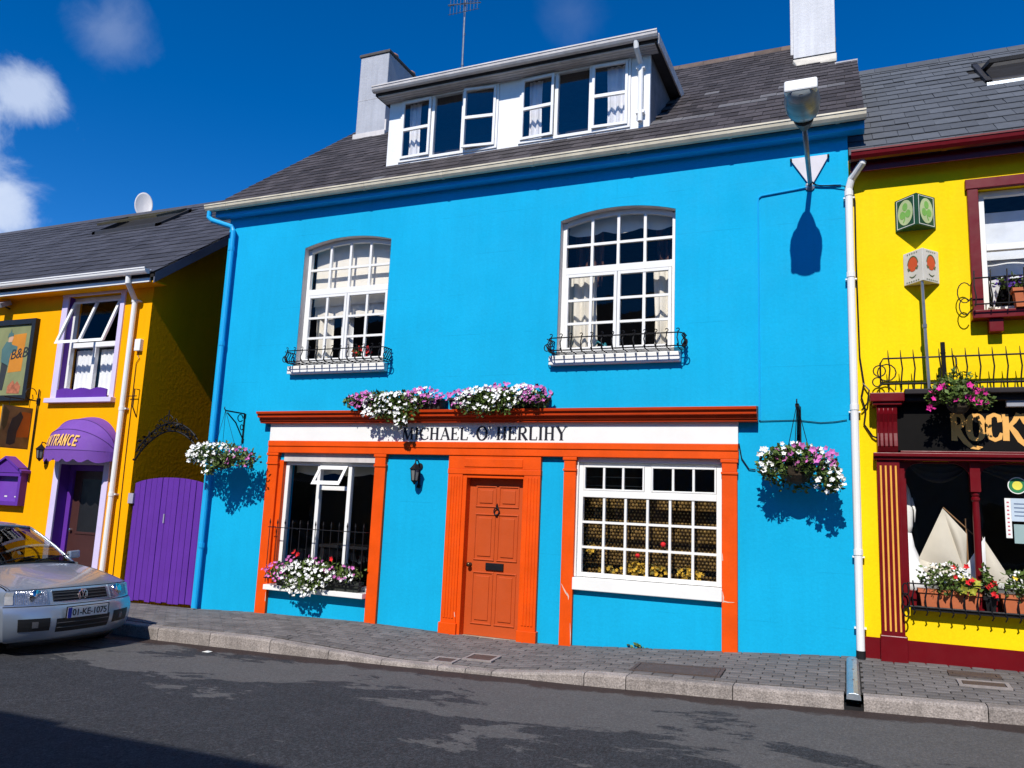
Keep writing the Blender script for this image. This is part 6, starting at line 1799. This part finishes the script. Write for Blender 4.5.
for i, ((a, b), lab) in enumerate(zip(TW, TL)):
    t = thing('terracotta_trough', ((a+b)/2, -.16, .80), lab, 'planter')
    obj('trough', pot(a, b, -.115, .045, .862, 1.05 if i != 1 else 1.02, TERRA, ''), TERRA if i != 1 else BLACK, t)
    cx, hw = (a+b)/2, (b-a)/2
    fl = []
    if i == 0: fl = [('white_flowers', PW, 70, .014, [((cx-.05, -.13, 1.22), (hw*.9, .12, .10), 1)]), ('red_flowers', PR, 7, .032, [((cx+.12, -.14, 1.22), (.12, .08, .12), 1)]), ('yellow_leaves', mat('lime_leaf', (.36, .36, .04), .6, rand='island', ramt=.3), 14, .05, [((cx+.15, -.14, 1.12), (.09, .07, .08), 1)])]
    if i == 1: fl = [('red_flowers', PR, 14, .03, [((cx, -.15, 1.08), (.06, .07, .08), 1)])]
    if i >= 2: fl = [('white_flowers', PW, 50, .016, [((cx, -.12, 1.20), (hw*.9, .12, .09), 1)]), ('yellow_flowers', PY, 6, .05, [((cx-.02, -.16, 1.22), (hw*.6, .06, .05), 1)])]
    planting(t, [((cx, -.11, 1.11), (hw*1.0, .11, .10), 2), ((cx-.04, -.11, 1.20), (hw*.9, .09, .11), 1.2)], int(1500*hw)+120, fl, .05, .2)

# ==================================================================== STREET LAMP, AERIAL, CABLES, SMALL FITTINGS
t = thing('street_lamp', (-.32, 0, 5.57), 'wall mounted street lamp on a steel arm in front of the slate roof', 'street lamp')
B0 = Vector((-.315, -.01, 5.575)); N0 = Vector((-.335, -.82, 5.94)); E0 = Vector((-.335, -1.50, 6.02))
q = MB(); q.tube([B0+Vector((0, 0, -.02)), B0+Vector((0, -.06, .03)), lerp(B0, N0, .5), N0], [.022, .026, .028, .028], 10); obj('arm', q, STEEL, t, smooth=True)
q = MB(); q.lathe((B0.x, 0, B0.z-.02), [(.055, 0), (.055, -.02), (.02, -.03)], 10, 'y'); obj('wall_plate', q, STEEL, t)
ax_ = (E0-N0).normalized(); sx_ = Vector((1, 0, 0)); up_ = sx_.cross(ax_)
if up_.z < 0: up_ = -up_
q = MB(); q.tube([N0-ax_*.06, N0+ax_*.04, N0+ax_*.13], [.050, .085, .11], 12); obj('neck', q, mat('lamp_brown', (.10, .075, .06), .6, .2), t)
# lantern body: canopy above, clear bowl below
prof = [(.12, .105, .06), (.19, .145, .10), (.30, .172, .14), (.44, .178, .155), (.56, .165, .15), (.66, .150, .13), (.70, .12, .09)]
def shell(part, mdl, name, smooth=True):
    q = MB(); n = 12
    for (s_, hw, hh) in prof:
        for k in range(n+1):
            a = PI*k/n
            z = math.sin(a)*hh*(1 if part > 0 else -1)*(.62 if part > 0 else 1.0)
            q.v.append(tuple(N0+ax_*s_+sx_*hw*math.cos(a)+up_*z))
    m_ = n+1
    for i in range(len(prof)-1):
        for k in range(n): q.f.append([i*m_+k, i*m_+k+1, (i+1)*m_+k+1, (i+1)*m_+k]); q.m.append(0)
    for i in (0, len(prof)-1): q.f.append([i*m_+k for k in range(m_)]); q.m.append(0)
    return obj(name, q, mdl, t, smooth=smooth)
shell(1, mat('lamp_canopy', (.55, .55, .56), .5, .06), 'canopy')
shell(-1, mat('lamp_bowl', (.27, .30, .31), .30, .55, 4.5, spec=.5, stretch=(.3, 1.6, .6)), 'bowl')
q = MB(); q.obox(N0+ax_*.67+up_*.0, sx_*.160, ax_*.045, up_*.065); obj('end_band', q, WHITE, t, bevel=.02)
q = MB(); q.obox(N0+ax_*.66+up_*-.08, sx_*.018, ax_*.03, up_*.022); obj('latch', q, BLACK, t)
q = MB(); q.prism([(-.535, 5.92), (-.095, 5.92), (-.305, 5.54)], -.03, -.015, 'y')
t2 = thing('triangle_plate', (-.31, 0, 5.75), 'pale triangular plate fixed point down on the wall behind the lamp arm', 'plate')
obj('plate', q, mat('plate_grey', (.60, .58, .62), .5, .1), t2, bevel=.003)
q = MB()
for x, z in ((-.52, 5.90), (-.11, 5.90), (-.305, 5.57)): q.tube([(x, .0, z), (x, -.06, z)], .012, 6)
obj('stud', q, IRON, t2)
q = MB()
q.tube([(-.90, -.014, 2.80), (-.90, -.014, 5.44), (-.895, -.014, 5.48), (-.86, -.014, 5.505), (-.5, -.014, 5.535), (-.24, -.02, 5.56), (-.15, -.02, 5.545), (.02, -.02, 5.535)], .010, 6)
tag(obj('wall_cable', q, BLUEP), 'painted cable running up the blue wall and across below the lamp', 'cable')
q = MB(); q.tube([(-.29, -.035, 5.60), (-.25, -.03, 5.56), (-.20, -.025, 5.545), (-.06, -.03, 5.53), (.06, -.035, 5.50), (.10, -.04, 5.30)], .007, 6)
tag(obj('lamp_cable', q, BLACK), 'black cable hanging from lamp arm to the white downpipe', 'cable')
q = MB(); q.tube([(-1.13, -.02, 2.53), (-1.10, -.02, 2.36), (-1.02, -.02, 2.24), (-.95, -.02, 2.235)], .007, 5); q.tube([(-.9, -.012, 2.79), (-.5, -.012, 2.80), (-.25, -.012, 2.77), (-.1, -.012, 2.78), (.02, -.012, 2.80)], .0045, 5)
tag(obj('low_cable', q, BLACK), 'thin black cable crossing the blue wall above the right hanging basket', 'cable')
q = MB(); q.tube([(.12, -.03, 5.62), (.16, -.03, 5.3), (.155, -.02, 4.6), (.165, -.02, 3.5), (.20, -.03, 3.2), (.17, -.03, 3.05), (.21, -.03, 2.9), (.19, -.02, 2.75), (.27, -.03, 2.62), (.31, -.04, 2.60)], .010, 6)
q.tube([(.19, -.03, 3.2), (.25, -.06, 3.12), (.23, -.06, 2.98), (.17, -.04, 2.9)], .009, 5)
tag(obj('pub_cable', q, BLACK), 'tangled black cable down the yellow wall beside the white pipe', 'cable')
t = thing('television_aerial', (-7.2, 4.0, 9.7), 'thin television aerial on a mast behind the dormer', 'aerial')
q = MB(); q.tube([(-7.25, 4.15, 9.3), (-7.20, 4.0, 12.45)], .022, 6)
for z in (9.9, 10.8, 11.5): q.tube([(-7.225, 4.08, z), (-7.224, 4.077, z+.04)], .03, 6)
obj('mast', q, STEEL, t)
q = MB(); q.tube([(-7.55, 3.9, 12.15), (-6.85, 4.05, 12.15)], .012, 5)
for k in range(9):
    x = lerp(-7.52, -6.88, k/8); q.tube([(x, 3.95, 11.93), (x, 3.95, 12.37)], .007, 4)
for z in (11.95, 12.15, 12.35): q.tube([(-7.56, 3.94, z), (-6.84, 3.96, z)], .007, 4)
obj('elements', q, STEEL, t)
t = thing('red_geraniums', (-6.6, .3, 3.72), 'red and white geraniums behind the upper left window glass', 'flowers')
planting(t, [((-6.62, .32, 3.88), (.16, .07, .10), 1)], 90, [('red_flowers', PR, 26, .035, None), ('white_flowers', PW, 10, .03, None)], .05)
t = thing('blue_ornament', (-2.85, .30, 3.66), 'small teal ornament on the upper right window ledge', 'ornament')
q = MB(); q.lathe((-2.85, .30, 3.66), [(.05, 0), (.06, .04), (.025, .09), (.035, .14), (.01, .2)], 10); q.tube([(-2.87, .30, 3.83), (-2.95, .29, 3.88), (-2.98, .29, 3.83)], .012, 5); obj('body', q, mat('teal_glaze', (.02, .16, .20), .3), t, smooth=True)

# ==================================================================== PARKED CAR
car = thing('parked_car', (-10.0, -2.675, -.15), 'silver saloon car parked at the kerb in front of the amber house', 'car')
CX, CY, CZ_ = -8.05, -2.68, -.152      # front of the bumper, centre line, road level
def spl(pts, t):
    n = len(pts)-1; f = min(max(t*n, 0), n-1e-6); i = int(f); u = f-i
    p0, p1, p2, p3 = pts[max(i-1, 0)], pts[i], pts[i+1], pts[min(i+2, n)]
    return tuple(.5*((2*b)+(-a+c)*u+(2*a-5*b+4*c-e)*u*u+(-a+3*b-3*c+e)*u**3) for a, b, c, e in zip(p0, p1, p2, p3))
# shell sections: (distance back, height, half width, bow, crown)
SEC = [(.16, .17, .70, .14, 0), (.07, .20, .76, .19, 0), (.015, .30, .795, .22, 0), (.0, .40, .81, .23, 0), (.012, .49, .815, .23, 0), (.035, .545, .81, .23, 0), (.07, .562, .80, .21, .0), (.085, .60, .79, .20, 0), (.115, .665, .785, .19, 0), (.15, .712, .775, .15, .002), (.20, .742, .765, .13, .010), (.32, .78, .76, .10, .02), (.55, .835, .762, .07, .03), (.85, .888, .765, .045, .035), (1.12, .925, .765, .04, .04)]
NS = len(SEC)-1
def cs(t, s, off=0):
    """point on the nose: t along the section list (0..NS), s -1..1 across (towards the kerb is +)"""
    b, z, hw, bow, cr = spl(SEC, t/NS)
    e = abs(s)
    x = CX-b-bow*e**2.6
    return Vector((x, CY+s*hw, CZ_+z-cr*e*e*1.2))
def cn(t, s):
    a = cs(min(t+.05, NS), s)-cs(max(t-.05, 0), s); b = cs(t, min(s+.02, 1))-cs(t, max(s-.02, -1))
    n = b.cross(a); n.normalize()
    if n.x < 0 and n.z < 0: n = -n
    if n.dot(Vector((1, 0, .6))) < 0: n = -n
    return n
def patch(t0, t1, s0, s1, off, nt_=4, ns_=8, thick=.0, t0b=None, t1b=None):
    """panel lying off the nose surface; t edges may differ at s1 (t0b, t1b)"""
    q = MB()
    t0b = t0 if t0b is None else t0b; t1b = t1 if t1b is None else t1b
    for lay in ((off,) if not thick else (off, off-thick)):
        for j in range(nt_+1):
            for i in range(ns_+1):
                u = i/ns_; s = lerp(s0, s1, u); t_ = lerp(lerp(t0, t0b, u), lerp(t1, t1b, u), j/nt_)
                q.v.append(tuple(cs(t_, s)+cn(t_, s)*lay))
    m_ = ns_+1
    for j in range(nt_):
        for i in range(ns_): e = j*m_+i; q.f.append([e, e+1, e+m_+1, e+m_]); q.m.append(0)
    if thick:
        K = (nt_+1)*m_
        for j in range(nt_):
            for i in (0, ns_): e = j*m_+i; q.f.append([e, e+m_, e+m_+K, e+K]); q.m.append(0)
        for i in range(ns_):
            for j in (0, nt_): e = j*m_+i; q.f.append([e, e+1, e+1+K, e+K]); q.m.append(0)
    return q
def nose(t0, t1, name, par, n=3, ext=1.0, off=0):
    q = MB(); ns_ = 28; nt_ = int((t1-t0)*n)
    for j in range(nt_+1):
        for i in range(ns_+1): q.v.append(tuple(cs(lerp(t0, t1, j/nt_), -ext+2*ext*i/ns_)+cn(lerp(t0, t1, j/nt_), -ext+2*ext*i/ns_)*off))
    m_ = ns_+1
    for j in range(nt_):
        for i in range(ns_): e = j*m_+i; q.f.append([e, e+1, e+m_+1, e+m_]); q.m.append(0)
    return obj(name, q, CAR, par, smooth=True, fix=False)
# sides: wings and doors from the nose edge back to the boot
LEN = 4.14
def side(s):
    q = MB()
    # front wing: ruled from the nose edge back to the door line
    def prof_y(z):
        return pw(z-CZ_, [(.17, .74), (.30, .815), (.42, .832), (.50, .835), (.70, .815), (.742, .805), (.95, .765)])
    tt = [k/2 for k in range(0, 21)]
    n = 6; b0 = len(q.v)
    for t_ in tt:
        e = cs(t_, s)
        for i in range(n+1):
            u = i/n; x = lerp(e.x, CX-1.2, u)
            q.v.append((x, CY+s*lerp(abs(e.y-CY), prof_y(e.z), min(1, u*1.8)), e.z))
    for j in range(len(tt)-1):
        for i in range(n): k = b0+j*(n+1)+i; q.f.append([k, k+1, k+n+2, k+n+1]); q.m.append(0)
    b0 = len(q.v); e0 = cs(10, s)
    tops = [cs(10+4*k/8, s) for k in range(9)]
    tops[-1] = Vector((CX-1.2, tops[-1].y, tops[-1].z))
    for p in tops: q.v += [(p.x, CY+s*lerp(abs(e0.y-CY), .805, min(1, (e0.x-p.x)*2)), e0.z), tuple(p)]
    for k in range(8): q.f.append([b0+2*k, b0+2*k+2, b0+2*k+3, b0+2*k+1]); q.m.append(0)
    base_i = len(q.v)
    rows = []
    for b in (1.2, 1.6, 2.2, 2.8, 3.3, 3.7, 3.95, 4.08):
        top = CZ_+lerp(.905, .90, (b-1.2)/3)
        k_ = 1 if b < 3.6 else lerp(1, .93, (b-3.6)/.5)
        rows.append([(CX-b, CY+s*prof_y(CZ_+z)*k_, CZ_+z) for z in (.17, .24, .30, .42, .50, .60, .70, .742, .85)]+[(CX-b, CY+s*.77*k_, top)])
    m_ = len(rows[0])
    for r_ in rows: q.v += r_
    for i in range(len(rows)-1):
        for j in range(m_-1): q.f.append([base_i+k for k in (i*m_+j, i*m_+j+1, (i+1)*m_+j+1, (i+1)*m_+j)]); q.m.append(0)
    return q
nose(9.6, NS, 'bonnet', car, 4, .985, .004)
nose(0, 9.6, 'front_panel', car, 4)
for s in (-1, 1): obj('wing', side(s), CAR, car, smooth=True, fix=True)
q = MB(); q.box(CX-4.08, CX-.30, CY-.74, CY+.74, CZ_+.18, CZ_+.42); q.box(CX-4.0, CX-1.2, CY-.76, CY+.76, CZ_+.42, CZ_+.80); obj('underbody', q, CARD, car)
q = MB(); q.box(CX-4.14, CX-3.95, CY-.74, CY+.74, CZ_+.25, CZ_+.55); q.add([(CX-3.35, CY-.76, CZ_+.92), (CX-4.05, CY-.74, CZ_+.90), (CX-4.05, CY+.74, CZ_+.90), (CX-3.35, CY+.76, CZ_+.92), (CX-4.1, CY-.74, CZ_+.5), (CX-4.1, CY+.74, CZ_+.5)], [(0, 1, 2, 3), (1, 4, 5, 2)]); obj('boot', q, CAR, car)
# bonnet shut lines
q = MB()
q.tube([cs(9.62, -.97+1.94*i/24)+cn(9.62, -.97+1.94*i/24)*.002 for i in range(25)], .004, 4)
for s in (-1, 1): q.tube([cs(lerp(9.62, NS, k/14), s*.955)+cn(lerp(9.62, NS, k/14), s*.955)*.004 for k in range(15)], .0035, 4)
obj('shut_line', q, CARD, car)
# bumper trim groove
q = MB(); q.tube([cs(5.75, -1+2*i/30)+cn(5.75, -1+2*i/30)*.001 for i in range(31)], .006, 5); obj('bumper_groove', q, CARD, car)
obj('grille', patch(6.9, 8.75, -.44, .44, .004, 5, 12, .0), CARD, car, fix=False)
for k in range(3):
    q = MB(); tt = 7.25+k*.5; q.tube([cs(tt, -.43+.86*i/14)+cn(tt, 0)*.008 for i in range(15)], .0055, 5); obj('grille_bar', q, mat('grille_dark', (.05, .05, .055), .35), car)
q = MB(); q.tube([cs(8.8, -.45+.9*i/14)+cn(8.8, 0)*.005 for i in range(15)], .008, 5); obj('grille_trim', q, CAR, car)
for s in (-1, 1):
    pq = patch(6.55, 9.15, s*.52, s*.90, .002, 6, 40, 0)
    for k in range(len(pq.v)):
        if (k % 41) % 2: pq.v[k] = (pq.v[k][0]-.007, pq.v[k][1], pq.v[k][2])
    hl = obj('headlight', pq, REFL, car, fix=False)
    obj('lens', patch(6.5, 9.2, s*.515, s*.905, .012, 6, 10, .010), LENS, hl, fix=False)
    c0 = cs(7.9, s*.66); nn = Vector((1, 0, .1)).normalized()
    q = MB(); q.lathe((c0.x+.002, c0.y, c0.z), [(.072, .010), (.060, -.006), (.035, -.012), (.014, -.004), (.002, .006)], 18, 'x'); obj('bulb_bowl', q, CHROME, hl, smooth=True)
    obj('indicator', patch(6.6, 8.95, s*.91, s*.995, .006, 5, 4, .006), mat('clear_indicator', (.40, .39, .38), .12, .15, 20, coat=1.0), hl, fix=False)
    q = MB(); a_ = patch(6.5, 9.2, s*.50, s*.515, .006, 4, 1, .006); obj('light_surround', a_, CAR, hl, fix=False)
    fg = obj('fog_grille', patch(2.0, 3.35, s*.50, s*.86, .003, 3, 6, 0), CARD, car, fix=False)
    obj('fog_lamp', patch(2.35, 3.0, s*.64, s*.71, .005, 3, 4, .003), mat('fog_lens', (.10, .10, .11), .2), fg, fix=False)
li = obj('lower_intake', patch(1.75, 3.2, -.42, .42, .003, 3, 10, 0), CARD, car, fix=False)
for k in range(2):
    q = MB(); q.tube([cs(2.2+.5*k, -.41+.82*i/12)+Vector((.007, 0, 0)) for i in range(13)], .006, 5); obj('intake_bar', q, mat('grille_dark', (.05, .05, .055), .35), li)
q = MB(); q.tube([cs(.05, -.93+1.86*i/16)+Vector((-.055, 0, -.015)) for i in range(17)], .042, 8); obj('chin', q, CARD, car, smooth=True)
# plate
pc = Vector((CX+.016, CY+.01, CZ_+.475))
q = MB(); q.obox(pc, (.006, 0, 0), (0, .262, 0), (0, 0, .058)); pl_ = obj('number_plate', q, PLATEW, car, bevel=.003)
q = MB(); q.obox(pc+Vector((.0065, -.236, 0)), (.0008, 0, 0), (0, .025, 0), (0, 0, .056)); obj('blue_band', q, PLATEB, pl_)
q = MB(); q.obox(pc, (.004, 0, 0), (0, .275, 0), (0, 0, .068)); obj('plate_holder', q, CARD, pl_)
tx = bpy.data.curves.new('plate_number', 'FONT'); tx.body = '01-KE-1075'; tx.size = .098; tx.extrude = .0012; tx.align_x = 'CENTER'; tx.space_character = .95; tx.offset = .0012
o = bpy.data.objects.new('plate_number', tx); COL.objects.link(o); o.parent = pl_; tx.materials.append(BLACK)
o.location = pc+Vector((.0075, .022, -.034))-worldloc(pl_); o.rotation_euler = (PI/2, 0, PI/2)
o = to_mesh(o)
# round badge
bc_ = cs(7.75, 0)+Vector((.018, 0, 0))
q = MB(); F = lambda u, v, dd: (bc_.x+(.006 if dd else -.01), bc_.y+u, bc_.z+v)
q.ribbon([(.056*math.cos(2*PI*k/28), .056*math.sin(2*PI*k/28)) for k in range(28)], .010, F, 1, True)
q.ribbon([(-.022, .048), (0, .008), (.022, .048)], .010, F, 1)
q.ribbon([(-.047, .022), (-.026, -.042), (0, .0), (.026, -.042), (.047, .022)], .010, F, 1)
obj('badge', q, CHROME, car, fix=False)
# cabin: pillars, roof, glass
HB, HR = .765, .56
RB = lambda b, y_, z: (CX-b, CY+y_, CZ_+z)
ws = [(1.13, .925), (1.40, 1.09), (1.66, 1.235), (1.86, 1.335)]
def wsp(u, s):     # windscreen surface
    i = min(int(u*3), 2); f = u*3-i
    b = lerp(ws[i][0], ws[i+1][0], f); z = lerp(ws[i][1], ws[i+1][1], f)
    hw = lerp(.735, .575, u)
    return Vector(RB(b+.12*(s*s)*(1-.4*u), s*hw, z-.03*s*s))
q = MB(); n1, n2 = 6, 12
for j in range(n1+1):
    for i in range(n2+1): q.v.append(tuple(wsp(j/n1, -1+2*i/n2)))
for j in range(n1):
    for i in range(n2): e = j*(n2+1)+i; q.f.append([e, e+1, e+n2+2, e+n2+1]); q.m.append(0)
obj('windscreen', q, CARG, car, smooth=True, fix=False)
q = MB()
for s in (-1, 1): q.tube([wsp(k/8, s*1.0)+Vector((0, s*.01, .004)) for k in range(9)], .015, 6)
q.tube([wsp(1.0, -1+2*k/10)+Vector((-.01, 0, .012)) for k in range(11)], .018, 6)
obj('pillar', q, CAR, car, smooth=True)
q = MB(); q.tube([wsp(0, -1+2*k/10)+Vector((.01, 0, .002)) for k in range(11)], .018, 5); obj('scuttle', q, CARD, car)
q = MB()
rows = [(1.86, 1.345, .575), (2.2, 1.395, .585), (2.6, 1.405, .585), (3.0, 1.375, .57), (3.35, 1.26, .55)]
nx = 10
for b, z, hw in rows:
    for i in range(nx+1): s = -1+2*i/nx; q.v.append(RB(b+.07*s*s*(1 if b < 2 else 0), s*hw, z-.045*s*s))
for j in range(len(rows)-1):
    for i in range(nx): e = j*(nx+1)+i; q.f.append([e, e+1, e+nx+2, e+nx+1]); q.m.append(0)
for s in (-1, 1):
    for k in range(len(rows)-1):
        (b0, z0, h0), (b1, z1, h1) = rows[k], rows[k+1]
        o0 = .07 if b0 < 2 else 0
        q.quad(RB(b0+o0, s*h0, z0-.045), RB(b1, s*h1, z1-.045), RB(b1, s*(h1+.02), z1-.10), RB(b0+o0, s*(h0+.02), z0-.10))
obj('roof', q, CAR, car, smooth=True, fix=False)
for s in (-1, 1):
    q = MB(); q.add([RB(1.35, s*.765, .90), RB(2.42, s*.775, .90), RB(2.42, s*.605, 1.31), RB(1.98, s*.60, 1.27)], [(0, 1, 2, 3)]); obj('side_window', q, CARG, car, fix=False)
    q = MB(); q.add([RB(2.50, s*.775, .90), RB(3.35, s*.765, .91), RB(3.12, s*.60, 1.27), RB(2.50, s*.605, 1.31)], [(0, 1, 2, 3)]); obj('side_window', q, CARG, car, fix=False)
    q = MB(); q.tube([RB(2.46, s*.775, .89), RB(2.46, s*.61, 1.32)], .04, 6); q.tube([RB(3.42, s*.76, .90), RB(3.22, s*.58, 1.26)], .06, 6); obj('door_pillar', q, CAR, car)
    q = MB(); q.obox(RB(1.42, s*.865, .985), (.035, 0, .005), (0, .075, .006), (-.004, 0, .05)); q.obox(RB(1.44, s*.79, .945), (.03, 0, 0), (0, .03, .01), (0, 0, .018)); obj('door_mirror', q, CAR, car, bevel=.02)
    for b in (.78, 3.22):
        q = MB(); q.lathe((CX-b, CY+s*.745, CZ_+.28), [(.18, -.102), (.26, -.098), (.285, -.07), (.285, .07), (.26, .098), (.18, .102)], 26, 'y'); wl_ = obj('wheel', q, TYRE, car)
        q = MB(); q.lathe((CX-b, CY+s*.745, CZ_+.28), [(.02, .095), (.08, .110), (.17, .098), (.19, .106), (.19, -.106), (.17, -.098), (.08, -.110), (.02, -.095)], 22, 'y'); obj('rim', q, STEEL, wl_)
        q = MB(); q.lathe((CX-b, CY+s*.785, CZ_+.30), [(.325, -.05), (.325, .050)], 26, 'y'); obj('wheel_arch', q, CARD, car)
q = MB(); q.add([RB(3.36, -.56, 1.24), RB(3.36, .56, 1.24), RB(3.75, .70, .91), RB(3.75, -.70, .91)], [(0, 1, 2, 3)]); obj('rear_window', q, CARG, car, fix=False)
q = MB()
for s in (-.36, .36):
    q.obox(RB(2.05, s, .92), (.09, 0, .02), (0, .23, 0), (-.04, 0, .33)); q.obox(RB(2.14, s, 1.25), (.05, 0, 0), (0, .13, 0), (0, 0, .09)); q.obox(RB(1.85, s, .58), (.25, 0, 0), (0, .24, 0), (0, 0, .07))
obj('seat', q, mat('seat_cloth', (.012, .012, .014), .95, spec=.1), car, bevel=.03)
q = MB(); q.box(CX-1.50, CX-1.22, CY-.70, CY+.70, CZ_+.72, CZ_+.915); obj('dashboard', q, CARD, car, bevel=.02)
q = MB(); q.tube([RB(1.62+.05*math.sin(R(a)), .36+.18*math.cos(R(a)), .92+.17*math.sin(R(a))) for a in range(0, 361, 20)], .014, 6); obj('steering_wheel', q, CARD, car)
q = MB(); q.obox(RB(1.72, 0, 1.22), (.02, 0, 0), (0, .11, 0), (0, 0, .035)); obj('rear_view_mirror', q, CARD, car)
q = MB()
for y_ in (-.35, .12): q.tube([RB(1.12, y_, .95), RB(1.17, y_+.30, .99), RB(1.22, y_+.52, 1.0)], .008, 5)
obj('wiper', q, CARD, car)

# ==================================================================== STREET BEHIND THE CAMERA (its terrace shades the foreground)
FAR_Y = -11.3
GREYW = mat('far_render', (.50, .48, .45), .8, .1, 1)
for i, (xa, xb, cc, zt_, lab) in enumerate(((-24, -14.5, (.45, .42, .38), 5.86, 'grey terrace house across the street, left one'), (-14.5, -5.2, (.52, .46, .36), 5.92, 'cream terrace house across the street, middle one'), (-5.2, 4.6, (.40, .42, .46), 5.85, 'blue grey terrace house across the street behind the viewer'), (4.6, 14, (.5, .4, .33), 5.9, 'buff terrace house across the street, right one'))):
    t = thing('terrace_house', ((xa+xb)/2, FAR_Y-3, 0), lab, 'house')
    mm = mat('far_render_'+str(i), cc, .8, .1, 1)
    q = MB(); q.box(xa+.01, xb-.01, FAR_Y-7, FAR_Y, -.5, zt_); obj('wall', q, mm, t)
    q = MB(); q.prism([(FAR_Y+.12, zt_), (FAR_Y-3.5, zt_+2.5), (FAR_Y-7.1, zt_)], xa, xb, 'x'); obj('roof', q, SL_Ls, t)
    for k in range(4):
        for z0, z1 in ((.9, 2.3), (3.8, 5.2)):
            x = lerp(xa+1.2, xb-1.2, k/3)
            if z0 < 1 and k == 1:
                q = MB(); q.box(x-.5, x+.5, FAR_Y-.02, FAR_Y+.05, .1, 2.2); obj('door', q, mat('far_door', (.10, .03, .03), .5), t); continue
            f_ = frame_obj('window', x-.55, x+.55, z0, z1, FAR_Y-.02, FAR_Y+.06, .07, WHITE, t)
            q = MB(); q.quad((x-.48, FAR_Y+.02, z0+.07), (x+.48, FAR_Y+.02, z0+.07), (x+.48, FAR_Y+.02, z1-.07), (x-.48, FAR_Y+.02, z1-.07)); obj('pane', q, mat('far_pane', (.03, .035, .04), .1), f_, fix=False)
pv = MB()
for i in range(len(xs)-1):
    a, b = xs[i], xs[i+1]
    pv.quad((a, -10.4, road(a, -10.4)+.12), (b, -10.4, road(b, -10.4)+.12), (b, FAR_Y-.1, road(b, -10.4)+.14), (a, FAR_Y-.1, road(a, -10.4)+.14))
    pv.quad((a, -10.4, road(a, -10.4)-.05), (b, -10.4, road(b, -10.4)-.05), (b, -10.4, road(b, -10.4)+.12), (a, -10.4, road(a, -10.4)+.12))
obj('far_pavement', pv, KERB, kind='structure')

# repeats of one kind share a group
GROUPS = {'hanging basket': 'hanging flower baskets on the house fronts', 'flower box': 'flower boxes on the blue house', 'curtain': 'curtains behind the windows', 'cover': 'inspection covers in the pavement',
          'planter': 'troughs in the pub window rack', 'valance': 'scalloped valances in the windows', 'window guard': 'iron guards in front of the windows', 'lantern': 'wall lanterns', 'bracket': 'basket brackets on the blue wall',
          'cable': 'cables on the house fronts', 'blind': 'window blinds', 'sign': 'signs on the house fronts', 'weed': 'weeds at the wall foot', 'drape': 'drapes in the pub window', 'ornament': 'ornaments in the windows', 'hook': 'iron hooks', 'house': 'houses of the street'}
for o in bpy.data.objects:
    if o.parent is None and o.get('category') in GROUPS: o['group'] = GROUPS[o['category']]
